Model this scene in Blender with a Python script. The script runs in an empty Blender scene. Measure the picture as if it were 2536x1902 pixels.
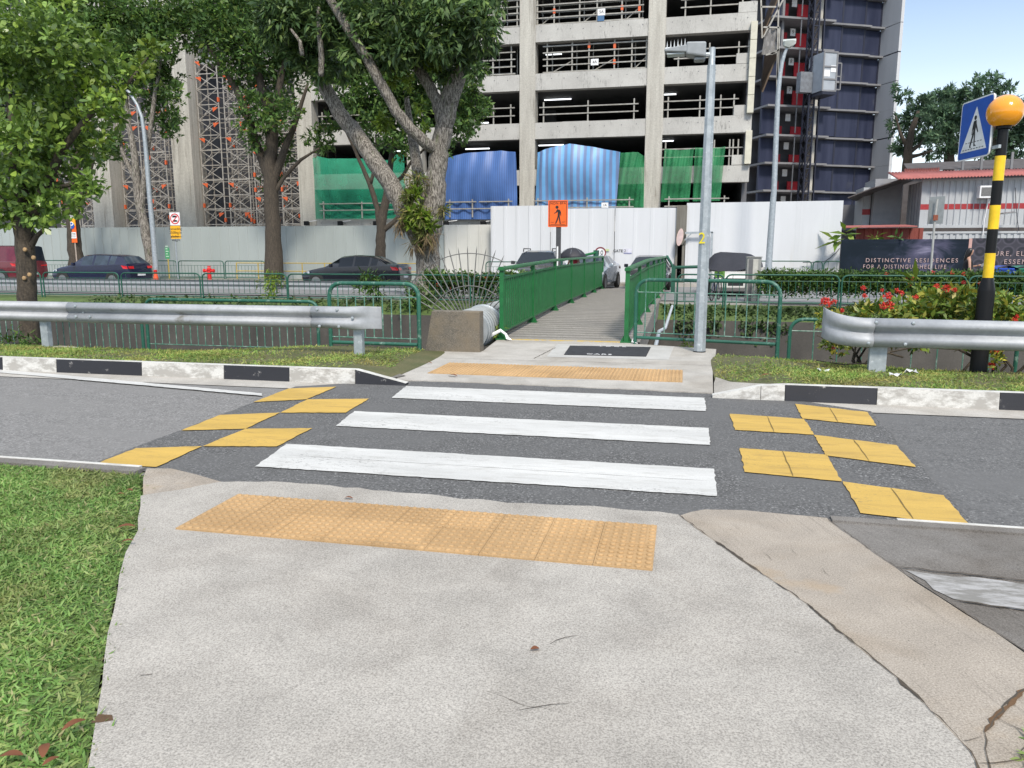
import bpy, math, random
import numpy as np
from mathutils import Vector, Matrix
random.seed(7); RNG = np.random.default_rng(11)
SC = bpy.context.scene; C = SC.collection
PI = math.pi; R = math.radians
# ---------------------------------------------------------------- survey of the place
# x runs along the road, y across it, z up; eye at (0, 0, 1.6).
FOC, YAW, PITCH, EYE = 1905.0, R(12.5), R(9.8), 1.6
FH = (-math.sin(YAW), math.cos(YAW)); RT = (math.cos(YAW), math.sin(YAW))
def sight(u, v):
    x = (u-1268)/FOC; y = -(v-951)/FOC
    a = math.cos(PITCH)+y*math.sin(PITCH); z = -math.sin(PITCH)+y*math.cos(PITCH)
    return Vector((FH[0]*a+RT[0]*x, FH[1]*a+RT[1]*x, z))
OFF = {'t1': (0, 0), 't2': (634, 0), 't3': (1268, 0), 't4': (1902, 0), 'z1': (0, 476), 'z2': (634, 476), 'z3': (1268, 476), 'z4': (1902, 476)}
def px(r, x, y):
    if r == 'd': return (x*1.14647, y*1.14647)
    o = OFF[r]; return (o[0]+x/3.486, o[1]+y/3.486)
def at(r, x, y, Y):                      # the point of the plane y = Y seen there
    d = sight(*px(r, x, y)); t = Y/d.y
    return Vector((d.x*t, Y, EYE+d.z*t))
def on(r, x, y, z=0.0):                  # the point of the level z seen there
    d = sight(*px(r, x, y)); t = (z-EYE)/d.z
    return Vector((d.x*t, d.y*t, z))
def mpp(r, x, Y):                        # metres per source pixel at that column and distance
    d = sight(px(r, x, 0)[0], 622); t = Y/d.y
    return t*(d.x*FH[0]+d.y*FH[1])/FOC
# ---------------------------------------------------------------- objects
WM = {}                                  # world matrices of things
def prop(o, label=None, cat=None, group=None, kind=None):
    if label: o['label'] = label
    if cat: o['category'] = cat
    if group: o['group'] = group
    if kind: o['kind'] = kind
    return o
def thing(name, label, cat, loc=(0, 0, 0), rotz=0.0, group=None):
    o = bpy.data.objects.new(name, None); C.objects.link(o)
    o.empty_display_size = 0.2
    o.location = loc; o.rotation_euler = (0, 0, rotz)
    WM[o.name] = Matrix.Translation(Vector(loc)) @ Matrix.Rotation(rotz, 4, 'Z')
    return prop(o, label, cat, group)
def dup(root, loc=None, rotz=None, label=None, group=None, parent=None):
    c = root.copy(); C.objects.link(c)
    if parent: c.parent = parent
    else:
        if loc is not None: c.location = loc
        if rotz is not None: c.rotation_euler = (0, 0, rotz)
        WM[c.name] = Matrix.Translation(Vector(c.location)) @ Matrix.Rotation(c.rotation_euler.z, 4, 'Z')
    if label: c['label'] = label
    if group: c['group'] = group
    for ch in list(root.children): dup(ch, parent=c)
    return c
def link_mesh(name, me, mat, parent=None, world=False, loc=None):
    o = bpy.data.objects.new(name, me); C.objects.link(o)
    if mat is not None: me.materials.append(mat)
    if parent is not None:
        o.parent = parent
        if world: me.transform(WM[parent.name].inverted())
        WM[o.name] = WM[parent.name]
    elif loc is not None:
        me.transform(Matrix.Translation(-Vector(loc))); o.location = loc
        WM[o.name] = Matrix.Translation(Vector(loc))
    else: WM[o.name] = Matrix.Identity(4)
    return o
class MB:
    def __init__(s): s.v = []; s.f = []
    def add(s, vs, fs):
        n = len(s.v); s.v += [tuple(p) for p in vs]; s.f += [tuple(i+n for i in f) for f in fs]; return s
    def box(s, x0, x1, y0, y1, z0, z1, M=None):
        vs = [(x, y, z) for x in (x0, x1) for y in (y0, y1) for z in (z0, z1)]
        if M is not None: vs = [M @ Vector(p) for p in vs]
        return s.add(vs, [(0, 1, 3, 2), (4, 6, 7, 5), (0, 4, 5, 1), (2, 3, 7, 6), (0, 2, 6, 4), (1, 5, 7, 3)])
    def bar(s, a, b, w, h=None, up=(0, 0, 1)):       # rectangular bar from a to b
        a = Vector(a); b = Vector(b); h = w if h is None else h
        d = (b-a).normalized(); u = Vector(up)
        if abs(d.dot(u)) > .98: u = Vector((0, 1, 0))
        sx = d.cross(u).normalized(); sz = sx.cross(d).normalized()
        vs = [p+sx*i*w/2+sz*j*h/2 for p in (a, b) for i, j in ((-1, -1), (1, -1), (1, 1), (-1, 1))]
        return s.add(vs, [(3, 2, 1, 0), (4, 5, 6, 7), (0, 1, 5, 4), (1, 2, 6, 5), (2, 3, 7, 6), (3, 0, 4, 7)])
    def tube(s, pts, r, n=8, cap=True, wob=0.0):
        pts = [Vector(p) for p in pts]; k = len(pts)
        rs = r if isinstance(r, (list, tuple)) else [r]*k
        if k < 2: return s
        t0 = (pts[1]-pts[0]).normalized()
        nx = t0.orthogonal().normalized()
        vs = []
        for i, p in enumerate(pts):
            t = (pts[min(i+1, k-1)]-pts[max(i-1, 0)]).normalized()
            nx = (nx-t*nx.dot(t))
            nx = nx.normalized() if nx.length > 1e-6 else t.orthogonal().normalized()
            ny = t.cross(nx)
            for j in range(n):
                a = 2*PI*j/n; q = rs[i]*(1+(random.uniform(-wob, wob) if wob else 0))
                vs.append(p+nx*math.cos(a)*q+ny*math.sin(a)*q)
        fs = [(i*n+j, i*n+(j+1) % n, (i+1)*n+(j+1) % n, (i+1)*n+j) for i in range(k-1) for j in range(n)]
        if cap: fs += [tuple(range(n-1, -1, -1)), tuple((k-1)*n+j for j in range(n))]
        return s.add(vs, fs)
    def lathe(s, prof, c=(0, 0, 0), n=20, axis='z', flat=1.0, cap=True):
        vs = []; c = Vector(c)
        for r, h in prof:
            for j in range(n):
                a = 2*PI*(j+.5)/n; x, y = r*math.cos(a), r*math.sin(a)*flat
                vs.append(c+Vector({'z': (x, y, h), 'y': (x, h, y), 'x': (h, x, y)}[axis]))
        k = len(prof)
        fs = [(i*n+j, i*n+(j+1) % n, (i+1)*n+(j+1) % n, (i+1)*n+j) for i in range(k-1) for j in range(n)]
        if cap: fs += [tuple(range(n-1, -1, -1)), tuple((k-1)*n+j for j in range(n))]
        return s.add(vs, fs)
    def prism(s, poly, z0, z1, top_only=False):      # plan polygon raised from z0 to z1
        n = len(poly)
        a = sum(poly[i][0]*poly[(i+1) % n][1]-poly[(i+1) % n][0]*poly[i][1] for i in range(n))
        if a < 0: poly = poly[::-1]
        if top_only: return s.add([(x, y, z1) for x, y in poly], [tuple(range(n))])
        vs = [(x, y, z0) for x, y in poly]+[(x, y, z1) for x, y in poly]
        fs = [tuple(range(n-1, -1, -1)), tuple(range(n, 2*n))]+[(i, (i+1) % n, n+(i+1) % n, n+i) for i in range(n)]
        return s.add(vs, fs)
    def plate(s, poly, y0, y1):                      # upright polygon in x, z from y0 to y1 (front is y0)
        n = len(poly)
        a = sum(poly[i][0]*poly[(i+1) % n][1]-poly[(i+1) % n][0]*poly[i][1] for i in range(n))
        if a < 0: poly = poly[::-1]
        vs = [(x, y0, z) for x, z in poly]+[(x, y1, z) for x, z in poly]
        fs = [tuple(range(n)), tuple(range(2*n-1, n-1, -1))]+[(i, n+i, n+(i+1) % n, (i+1) % n) for i in range(n)]
        return s.add(vs, fs)
    def grid(s, P):                                  # P[i][j] points
        n = len(P[0]); vs = [p for row in P for p in row]
        return s.add(vs, [(i*n+j, i*n+j+1, (i+1)*n+j+1, (i+1)*n+j) for i in range(len(P)-1) for j in range(n-1)])
    def build(s, name, mat, parent=None, smooth=False, world=False, loc=None, sharp=40, bevel=0):
        me = bpy.data.meshes.new(name); me.from_pydata(s.v, [], s.f); me.update()
        if smooth:
            me.polygons.foreach_set('use_smooth', [True]*len(me.polygons)); me.set_sharp_from_angle(angle=R(sharp))
        o = link_mesh(name, me, mat, parent, world, loc)
        if bevel:
            b = o.modifiers.new('b', 'BEVEL'); b.width = bevel; b.segments = 2; b.limit_method = 'ANGLE'
        return o
def part(parent, name, mat, world=False, smooth=False, bevel=0, sharp=40, **kw):
    """shorthand: part(p, 'seat', mat, box=(..)) builds one primitive as one part"""
    m = MB()
    for k, a in kw.items(): getattr(m, k)(*a)
    return m.build(name, mat, parent, smooth, world, None, sharp, bevel)
def rrect(w, h, r, n=5, cx=0, cz=0):
    out = []
    for sx, sz, a0 in ((1, -1, -90), (1, 1, 0), (-1, 1, 90), (-1, -1, 180)):
        for i in range(n+1):
            a = R(a0+90*i/n)
            out.append((cx+sx*(w/2-r)+r*math.cos(a), cz+sz*(h/2-r)+r*math.sin(a)))
    return out
def disc(r, n=24, cx=0, cz=0, a0=0, a1=360):
    return [(cx+r*math.cos(R(a0+(a1-a0)*i/n)), cz+r*math.sin(R(a0+(a1-a0)*i/n))) for i in range(n if a1-a0 >= 360 else n+1)]
def ring_plate(mb, ro, ri, y0, y1, n=28, cx=0, cz=0):
    for i in range(n):
        a, b = 2*PI*i/n, 2*PI*(i+1)/n
        mb.plate([(cx+ri*math.cos(a), cz+ri*math.sin(a)), (cx+ro*math.cos(a), cz+ro*math.sin(a)), (cx+ro*math.cos(b), cz+ro*math.sin(b)), (cx+ri*math.cos(b), cz+ri*math.sin(b))], y0, y1)
def writing(name, body, size, mat, parent, M, align='CENTER', depth=.002, space=1.0, world=False, shear=0):
    cu = bpy.data.curves.new(name, 'FONT'); cu.body = body; cu.size = size; cu.extrude = depth
    cu.align_x = align; cu.align_y = 'CENTER'; cu.space_character = space; cu.shear = shear; cu.resolution_u = 3
    to = bpy.data.objects.new('tmp_text', cu); C.objects.link(to)
    me = bpy.data.meshes.new_from_object(to.evaluated_get(bpy.context.evaluated_depsgraph_get()))
    bpy.data.objects.remove(to); me.name = name
    me.materials.clear(); me.transform(M)
    return link_mesh(name, me, mat, parent, world)
UPRIGHT = Matrix.Rotation(PI/2, 4, 'X')              # text standing up, facing -y
def text_at(x, y, z): return Matrix.Translation((x, y, z)) @ UPRIGHT
# ---------------------------------------------------------------- materials
def newmat(name):
    m = bpy.data.materials.new(name); m.use_nodes = True; nt = m.node_tree
    return m, nt, nt.nodes['Principled BSDF']
def nd(nt, t, **kw):
    n = nt.nodes.new(t)
    for k, v in kw.items():
        if k[0] == '_': setattr(n, k[1:], v)
        else: n.inputs[k.replace('__', ' ')].default_value = v
    return n
def ramp(nt, fac, stops):
    r = nt.nodes.new('ShaderNodeValToRGB'); e = r.color_ramp.elements
    while len(e) < len(stops): e.new(0.5)
    for i, (p, c) in enumerate(stops):
        e[i].position = p; e[i].color = (c, c, c, 1) if not isinstance(c, (tuple, list)) else (*c, 1)
    nt.links.new(fac, r.inputs[0]); return r.outputs[0]
def mixc(nt, fac, a, b, mode='MIX'):
    m = nt.nodes.new('ShaderNodeMix'); m.data_type = 'RGBA'; m.blend_type = mode
    for val, idx in ((fac, 0), (a, 6), (b, 7)):
        if hasattr(val, 'default_value') or hasattr(val, 'is_linked'): nt.links.new(val, m.inputs[idx])
        elif isinstance(val, (tuple, list)): m.inputs[idx].default_value = (*val, 1)
        else: m.inputs[idx].default_value = val
    return m.outputs[2]
def coords(nt, stretch=(1, 1, 1), kind='Object'):
    tc = nt.nodes.new('ShaderNodeTexCoord'); mp = nt.nodes.new('ShaderNodeMapping'); mp.inputs['Scale'].default_value = stretch
    nt.links.new(tc.outputs[kind], mp.inputs[0]); return mp.outputs[0]
def noise(nt, co, scale, detail=4, rough=.55, dist=0):
    n = nd(nt, 'ShaderNodeTexNoise', Scale=scale, Detail=detail, Roughness=rough, Distortion=dist); nt.links.new(co, n.inputs['Vector']); return n.outputs['Fac']
def bump(nt, h, strength, dist, bs):
    b = nd(nt, 'ShaderNodeBump', Strength=strength, Distance=dist); nt.links.new(h, b.inputs['Height']); nt.links.new(b.outputs[0], bs.inputs['Normal']); return b
def surf(name, col, col2=None, rough=.7, metal=0.0, scale=3.0, stretch=(1, 1, 1), fine=60.0, fine_amt=.25, lo=.35, hi=.68, bmp=.15, bdist=.01, stain=None, stain_scale=1.0, stain_rng=(.55, .7), spec=.4, detail=6):
    """base with broad patches between two tones, fine grain, optional stains, bump"""
    m, nt, bs = newmat(name); co = coords(nt, stretch)
    col2 = col2 or tuple(c*.75 for c in col)
    c = mixc(nt, ramp(nt, noise(nt, co, scale, detail), [(lo, 0), (hi, 1)]), col, col2)
    fn = noise(nt, coords(nt), fine, 3, .7)
    if fine_amt: c = mixc(nt, 1.0, c, ramp(nt, fn, [(.3, 1-fine_amt), (.7, 1+fine_amt*.4)]), 'MULTIPLY')
    if stain: c = mixc(nt, ramp(nt, noise(nt, co, stain_scale, 7, .65, .4), [(stain_rng[0], 0), (stain_rng[1], 1)]), c, stain)
    nt.links.new(c, bs.inputs['Base Color'])
    bs.inputs['Roughness'].default_value = rough; bs.inputs['Metallic'].default_value = metal; bs.inputs['Specular IOR Level'].default_value = spec
    if bmp: bump(nt, fn, bmp, bdist, bs)
    return m
def plain(name, col, rough=.5, metal=0, var=.12, scale=8, spec=.5, coat=0):
    m, nt, bs = newmat(name)
    c = mixc(nt, ramp(nt, noise(nt, coords(nt), scale, 5), [(.3, 0), (.7, 1)]), tuple(x*(1-var) for x in col), tuple(min(1, x*(1+var)) for x in col))
    nt.links.new(c, bs.inputs['Base Color'])
    bs.inputs['Roughness'].default_value = rough; bs.inputs['Metallic'].default_value = metal; bs.inputs['Specular IOR Level'].default_value = spec
    bs.inputs['Coat Weight'].default_value = coat; bs.inputs['Coat Roughness'].default_value = .05
    return m
def leafmat(name, cols, rough=.45, trans=.25, spec=.35, dry=None):
    m, nt, bs = newmat(name)
    g = nt.nodes.new('ShaderNodeNewGeometry')
    n = len(cols); c = ramp(nt, g.outputs['Random Per Island'], [(i/(n-1) if n > 1 else 0, k) for i, k in enumerate(cols)])
    big = noise(nt, coords(nt), .9, 3)
    c = mixc(nt, 1.0, c, ramp(nt, big, [(.35, .62), (.65, 1.25)]), 'MULTIPLY')
    if dry: c = mixc(nt, ramp(nt, noise(nt, coords(nt), 1.35, 5, .6), [(.50, 0), (.70, .65)]), c, dry)
    nt.links.new(c, bs.inputs['Base Color']); bs.inputs['Roughness'].default_value = rough; bs.inputs['Specular IOR Level'].default_value = spec
    t = nt.nodes.new('ShaderNodeBsdfTranslucent'); nt.links.new(c, t.inputs[0])
    mx = nt.nodes.new('ShaderNodeMixShader'); mx.inputs[0].default_value = trans
    nt.links.new(bs.outputs[0], mx.inputs[1]); nt.links.new(t.outputs[0], mx.inputs[2])
    nt.links.new(mx.outputs[0], nt.nodes['Material Output'].inputs[0])
    return m
def glow(name, col, strength):
    m, nt, bs = newmat(name); bs.inputs['Emission Color'].default_value = (*col, 1); bs.inputs['Emission Strength'].default_value = strength; bs.inputs['Base Color'].default_value = (*col, 1)
    return m
def worn_paint(name, col, under, rng=(.56, .66), scale=2.5, stretch=(1, 1, 1), rough=.6, bmp=.2, dirt=.85, chip=None):
    m, nt, bs = newmat(name); co = coords(nt, stretch)
    n1 = noise(nt, co, scale, 9, .72); n2 = noise(nt, coords(nt), 90, 3, .7); n3 = noise(nt, co, .9, 5)
    c = mixc(nt, ramp(nt, n3, [(.35, 0), (.7, 1)]), col, tuple(x*dirt for x in col))
    c = mixc(nt, 1.0, c, ramp(nt, n2, [(.3, .86), (.7, 1.05)]), 'MULTIPLY')
    c = mixc(nt, ramp(nt, n1, [(rng[0], 0), (rng[1], 1)]), c, under)
    if chip:
        k = nd(nt, 'ShaderNodeMath', _operation='MULTIPLY'); nt.links.new(ramp(nt, noise(nt, coords(nt, (1, 1.6, 1)), 26, 6, .75), [(.57, 0), (.61, 1)]), k.inputs[0]); nt.links.new(ramp(nt, noise(nt, coords(nt, (.5, 1.4, 1)), 1.1, 5, .6), [(.47, 0), (.62, .9)]), k.inputs[1])
        c = mixc(nt, k.outputs[0], c, chip)
    nt.links.new(c, bs.inputs['Base Color']); bs.inputs['Roughness'].default_value = rough
    bump(nt, n2, bmp, .006, bs); return m
def granular(name, base, dark, light, scale, rough=.9, bmp=.5, big=None, stretch=(1, 1, 1), patch=.8, bdist=.006):
    """speckled aggregate: asphalt, brushed or exposed concrete"""
    m, nt, bs = newmat(name); co = coords(nt)
    v = nd(nt, 'ShaderNodeTexVoronoi', Scale=scale); nt.links.new(co, v.inputs['Vector'])
    n1 = noise(nt, co, scale*.45, 6, .75); n2 = noise(nt, coords(nt, stretch), patch, 6, .6); n3 = noise(nt, co, scale*.06, 5, .6)
    c = mixc(nt, ramp(nt, n1, [(.36, 0), (.62, 1)]), dark, base)
    c = mixc(nt, ramp(nt, v.outputs['Color'], [(.72, 0), (.95, 1)]), c, light)
    c = mixc(nt, 1.0, c, ramp(nt, n3, [(.3, .86), (.7, 1.08)]), 'MULTIPLY')
    if big: c = mixc(nt, ramp(nt, n2, [(.42, 0), (.68, 1)]), c, big, 'MIX')
    nt.links.new(c, bs.inputs['Base Color']); bs.inputs['Roughness'].default_value = rough; bs.inputs['Specular IOR Level'].default_value = .3
    bump(nt, n1, bmp, bdist, bs); return m
def walked_concrete(name, base, dark, light, stain, rust=None, turn=0.0, groove=0.0):
    """brushed concrete: aggregate grain, pits, wide grey stains, broom lines along the slab"""
    m, nt, bs = newmat(name); co = coords(nt)
    mp = nt.nodes.new('ShaderNodeMapping'); mp.inputs['Rotation'].default_value = (0, 0, turn); nt.links.new(co, mp.inputs[0])
    m2 = nt.nodes.new('ShaderNodeMapping'); m2.inputs['Scale'].default_value = (1.1, 55, 1); nt.links.new(mp.outputs[0], m2.inputs[0])
    g1 = noise(nt, co, 125, 6, .8); g2 = noise(nt, co, 310, 3, .7); st = noise(nt, co, .85, 7, .62, .6); s2 = noise(nt, co, 2.6, 5, .6, .3); br = noise(nt, m2.outputs[0], 1.0, 5, .65)
    c = mixc(nt, ramp(nt, g1, [(.34, 0), (.60, 1)]), dark, base); c = mixc(nt, ramp(nt, g2, [(.58, 0), (.78, .8)]), c, light)
    v = nd(nt, 'ShaderNodeTexVoronoi', Scale=16); nt.links.new(co, v.inputs['Vector']); pit = ramp(nt, v.outputs['Distance'], [(.03, .35), (.075, 1)])
    c = mixc(nt, 1.0, c, mixc(nt, ramp(nt, v.outputs['Color'], [(.62, 0), (.64, 1)]), (1, 1, 1), pit), 'MULTIPLY')
    c = mixc(nt, ramp(nt, st, [(.46, 0), (.66, .75)]), c, stain, 'MULTIPLY'); c = mixc(nt, 1.0, c, ramp(nt, s2, [(.3, .84), (.7, 1.10)]), 'MULTIPLY')
    if groove: c = mixc(nt, ramp(nt, noise(nt, co, 1.9, 3), [(.45, 0), (.62, 1)]), c, mixc(nt, 1.0, c, ramp(nt, br, [(.30, 1-groove), (.48, 1.02)]), 'MULTIPLY'))
    if rust: c = mixc(nt, ramp(nt, noise(nt, co, 1.5, 5, .6), [(.58, 0), (.76, .8)]), c, rust)
    nt.links.new(c, bs.inputs['Base Color']); bs.inputs['Roughness'].default_value = .9; bs.inputs['Specular IOR Level'].default_value = .25
    bump(nt, g1, .55, .005, bs); return m
# ---------------------------------------------------------------- leaves and blades
def leaf_mesh(name, pos, dirs, nrm, L, W, fold=.15, curl=.1, oval=False):
    """one kite-shaped leaf per row: base at pos, along dirs, half width W"""
    n = len(pos); side = np.cross(dirs, nrm); side /= (np.linalg.norm(side, axis=1, keepdims=True)+1e-9)
    up = np.cross(side, dirs)
    L = L.reshape(-1, 1); W = W.reshape(-1, 1)
    if oval:                             # six-cornered broad leaf on a short stalk
        a, b = pos+dirs*L*.38, pos+dirs*L*.78
        v = np.stack([pos, a+side*W*.8+up*W*fold, b+side*W*.95+up*W*fold-up*L*curl*.5, pos+dirs*L-up*L*curl, b-side*W*.95+up*W*fold-up*L*curl*.5, a-side*W*.8+up*W*fold], 1).reshape(-1, 3)
        me = bpy.data.meshes.new(name); me.vertices.add(n*6); me.vertices.foreach_set('co', v.astype(np.float32).ravel())
        me.loops.add(n*6); me.loops.foreach_set('vertex_index', np.arange(n*6, dtype=np.int32))
        me.polygons.add(n); me.polygons.foreach_set('loop_start', np.arange(0, n*6, 6, dtype=np.int32)); me.polygons.foreach_set('loop_total', np.full(n, 6, np.int32))
        me.update(calc_edges=True); return me
    mid = pos+dirs*L*.45
    v = np.stack([pos, mid+side*W+up*W*fold, pos+dirs*L-up*L*curl, mid-side*W+up*W*fold], 1).reshape(-1, 3)
    me = bpy.data.meshes.new(name)
    me.vertices.add(n*4); me.vertices.foreach_set('co', v.astype(np.float32).ravel())
    me.loops.add(n*4); me.loops.foreach_set('vertex_index', np.arange(n*4, dtype=np.int32))
    me.polygons.add(n); me.polygons.foreach_set('loop_start', np.arange(0, n*4, 4, dtype=np.int32)); me.polygons.foreach_set('loop_total', np.full(n, 4, np.int32))
    me.update(calc_edges=True); return me
def unit(a): return a/(np.linalg.norm(a, axis=1, keepdims=True)+1e-9)
def crown(name, clumps, n, size, mat, parent=None, aspect=.4, droop=0.0, twig=9, shell=.55, world=True, loc=None, spread=.16, squash=1.0, oval=False):
    """leaves gathered on twigs spread through the volume of the clumps [(centre, radius)]"""
    vol = np.array([c[1]**2.2 for c in clumps]); vol /= vol.sum()
    nt_ = max(1, n//twig); idx = RNG.choice(len(clumps), nt_, p=vol)
    cen = np.array([list(c[0]) for c in clumps]); rad = np.array([c[1] for c in clumps])
    d = unit(RNG.normal(size=(nt_, 3))); rr = RNG.random(nt_)**shell
    tp = cen[idx]+d*(rr*rad[idx])[:, None]*np.array([1, 1, squash]); out = d
    k = np.repeat(np.arange(nt_), twig)
    pos = tp[k]+RNG.normal(size=(len(k), 3))*(spread*rad[idx][k])[:, None]*.6
    dirs = unit(out[k]*.7+RNG.normal(size=(len(k), 3))*.8+np.array([0, 0, .25-droop*2.2]))
    nrm = unit(RNG.normal(size=(len(k), 3))*.6+np.array([0, 0, 1.0])+out[k]*.4)
    L = size*RNG.uniform(.5, 1.45, len(k)); me = leaf_mesh(name, pos, dirs, nrm, L, L*aspect*.5, oval=oval)
    return link_mesh(name, me, mat, parent, world and parent is not None, loc)
# ---------------------------------------------------------------- palette
m_path = walked_concrete('brushed_concrete', (.495, .465, .425), (.175, .162, .148), (.65, .62, .575), (.78, .765, .75), None, .3, .08)
m_tan = walked_concrete('tan_concrete', (.44, .39, .335), (.18, .155, .13), (.54, .485, .42), (.80, .74, .66), (.38, .27, .16), 1.25, .34)
m_slab = walked_concrete('grey_drain_slab', (.24, .225, .21), (.095, .088, .082), (.33, .31, .295), (.62, .58, .54), None, 1.2, .3)
m_apron = walked_concrete('apron_concrete', (.50, .475, .44), (.27, .255, .235), (.60, .575, .54), (.74, .71, .67), None, .1, .06)
m_asph = granular('new_asphalt', (.155, .153, .153), (.045, .045, .046), (.33, .33, .33), 95, rough=.85, bmp=1.0, big=(.125, .124, .125), patch=1.0)
m_aspho = granular('old_asphalt', (.255, .248, .245), (.11, .108, .106), (.40, .39, .385), 100, rough=.85, bmp=.9, big=(.20, .195, .192), patch=.7, stretch=(.4, 1.4, 1))
m_asphr = granular('bluish_asphalt', (.170, .168, .168), (.06, .06, .061), (.30, .30, .30), 100, rough=.85, bmp=.9, big=(.135, .134, .135), patch=.7, stretch=(.4, 1.4, 1))
m_aspfar = surf('far_asphalt', (.25, .25, .255), (.2, .2, .205), fine=30)
m_white = worn_paint('white_road_paint', (.61, .605, .59), (.40, .39, .37), rng=(.50, .70), scale=4.0, stretch=(.8, 4, 1), dirt=.82, chip=(.16, .158, .155))
m_yellow = worn_paint('yellow_road_paint', (.60, .39, .085), (.36, .23, .06), rng=(.50, .70), scale=3.2, stretch=(.6, 3.5, 1), dirt=.8, chip=(.20, .15, .07))
m_tact, nt, bs = newmat('tactile_tan'); co = coords(nt); v = nd(nt, 'ShaderNodeTexVoronoi', Scale=3.31, Randomness=0.0); nt.links.new(co, v.inputs['Vector'])
c = mixc(nt, ramp(nt, noise(nt, co, 1.7, 6), [(.35, 0), (.7, 1)]), (.47, .305, .15), (.40, .25, .115)); c = mixc(nt, 1.0, c, ramp(nt, v.outputs['Color'], [(.2, .88), (.8, 1.06)]), 'MULTIPLY'); c = mixc(nt, 1.0, c, ramp(nt, noise(nt, co, 60, 5, .75), [(.3, .78), (.62, 1.05)]), 'MULTIPLY')
nt.links.new(c, bs.inputs['Base Color']); bs.inputs['Roughness'].default_value = .7
m_kw = worn_paint('kerb_white', (.64, .63, .60), (.34, .325, .30), rng=(.45, .56), scale=3.5, stretch=(1, 1, 2))
m_kb = worn_paint('kerb_black', (.022, .023, .03), (.33, .32, .31), rng=(.62, .68), scale=5, dirt=.7)
m_kt = worn_paint('kerb_top', (.66, .65, .62), (.44, .42, .39), rng=(.46, .6), scale=4)
def streaky(name, col, col2, **k):
    """cast concrete with lime runs and dark drips below the pour lines"""
    m, nt, bs = newmat(name); a = noise(nt, coords(nt, (1, 1, 1)), .6, 6); b = noise(nt, coords(nt, (5, 5, .9)), 2.2, 8, .7, 1.5); d = noise(nt, coords(nt, (1, 1, 1)), 1.1, 4); e = noise(nt, coords(nt), 14, 4, .7)
    c = mixc(nt, ramp(nt, a, [(.35, 0), (.68, 1)]), col, col2); c = mixc(nt, 1.0, c, ramp(nt, e, [(.3, .88), (.7, 1.06)]), 'MULTIPLY')
    g = nd(nt, 'ShaderNodeMath', _operation='MULTIPLY'); nt.links.new(ramp(nt, b, [(.53, 0), (.60, 1)]), g.inputs[0]); nt.links.new(ramp(nt, d, [(.46, 0), (.60, .75)]), g.inputs[1])
    c = mixc(nt, g.outputs[0], c, (.19, .185, .175)); nt.links.new(c, bs.inputs['Base Color']); bs.inputs['Roughness'].default_value = .85; bump(nt, e, .15, .01, bs); return m
m_conc = streaky('site_concrete', (.52, .51, .485), (.41, .40, .38))
m_conc_v = surf('streaked_concrete', (.52, .50, .45), (.41, .39, .35), scale=1.6, stretch=(3, 3, .22), fine=14, fine_amt=.2, stain=(.22, .2, .17), stain_scale=1.7, stain_rng=(.56, .72), bmp=.1)
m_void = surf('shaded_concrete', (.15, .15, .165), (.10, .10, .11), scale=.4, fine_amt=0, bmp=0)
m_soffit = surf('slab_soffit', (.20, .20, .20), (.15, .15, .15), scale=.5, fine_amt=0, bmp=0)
m_canal = surf('canal_wall', (.085, .078, .068), (.05, .046, .041), scale=1.1, stretch=(1, 1, .6), fine=30, stain=(.05, .047, .04), stain_scale=.8, bmp=.3)
m_soil = surf('verge_soil', (.13, .12, .055), (.085, .095, .035), scale=3, fine=60, fine_amt=.4)
m_turf = surf('turf', (.10, .15, .04), (.07, .11, .03), scale=4, fine=70, fine_amt=.45)
m_dust = surf('site_ground', (.33, .31, .28), (.26, .245, .225), scale=.8, fine=20)
m_deck = granular('bridge_deck', (.35, .33, .30), (.15, .14, .13), (.46, .44, .41), 95, bmp=.6, big=(.235, .22, .205), patch=2)
m_gal = surf('galvanised', (.42, .46, .49), (.31, .35, .38), rough=.5, metal=.35, scale=9, fine=30, fine_amt=.12, stain=(.60, .63, .66), stain_scale=14, stain_rng=(.6, .68), bmp=.05)
m_rail = surf('galvanised_rail', (.40, .415, .44), (.32, .335, .36), rough=.58, metal=.25, scale=3, fine=20, fine_amt=.1, stain=(.20, .195, .18), stain_scale=2.6, stain_rng=(.62, .72), bmp=.05)
m_green = surf('bridge_green', (.018, .155, .046), (.012, .115, .034), rough=.42, scale=6, fine=40, fine_amt=.2, bmp=.05)
m_teal = worn_paint('railing_green', (.022, .125, .085), (.25, .36, .31), rng=(.56, .70), scale=9, rough=.45, bmp=.1, dirt=.75)
m_bar = worn_paint('railing_bar_green', (.07, .21, .155), (.30, .40, .35), rng=(.48, .66), scale=9, rough=.5, bmp=.1, dirt=.75)
m_tealf = surf('far_railing_green', (.024, .11, .075), (.018, .08, .055), rough=.5, fine_amt=.1, bmp=0)
m_black = plain('black_paint', (.008, .008, .009), .42, spec=.25)
m_by = plain('beacon_yellow', (.80, .52, .012), .4)
m_globe = plain('amber_globe', (.80, .31, .012), .16, coat=.6, var=.05)
m_blue = plain('sign_blue', (.012, .085, .42), .35)
m_signw = plain('sign_white', (.75, .75, .76), .4)
m_ink = plain('black_ink', (.012, .012, .014), .5)
m_orange = plain('sign_orange', (.83, .13, .012), .45)
m_signback = plain('sign_back_grey', (.24, .255, .26), .45, .4)
m_redp = plain('red_paint', (.60, .022, .02), .4)
m_rubber = surf('black_mat', (.024, .025, .03), (.04, .041, .047), rough=.8, scale=9, fine=120)
m_soil2 = m_soil
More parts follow.
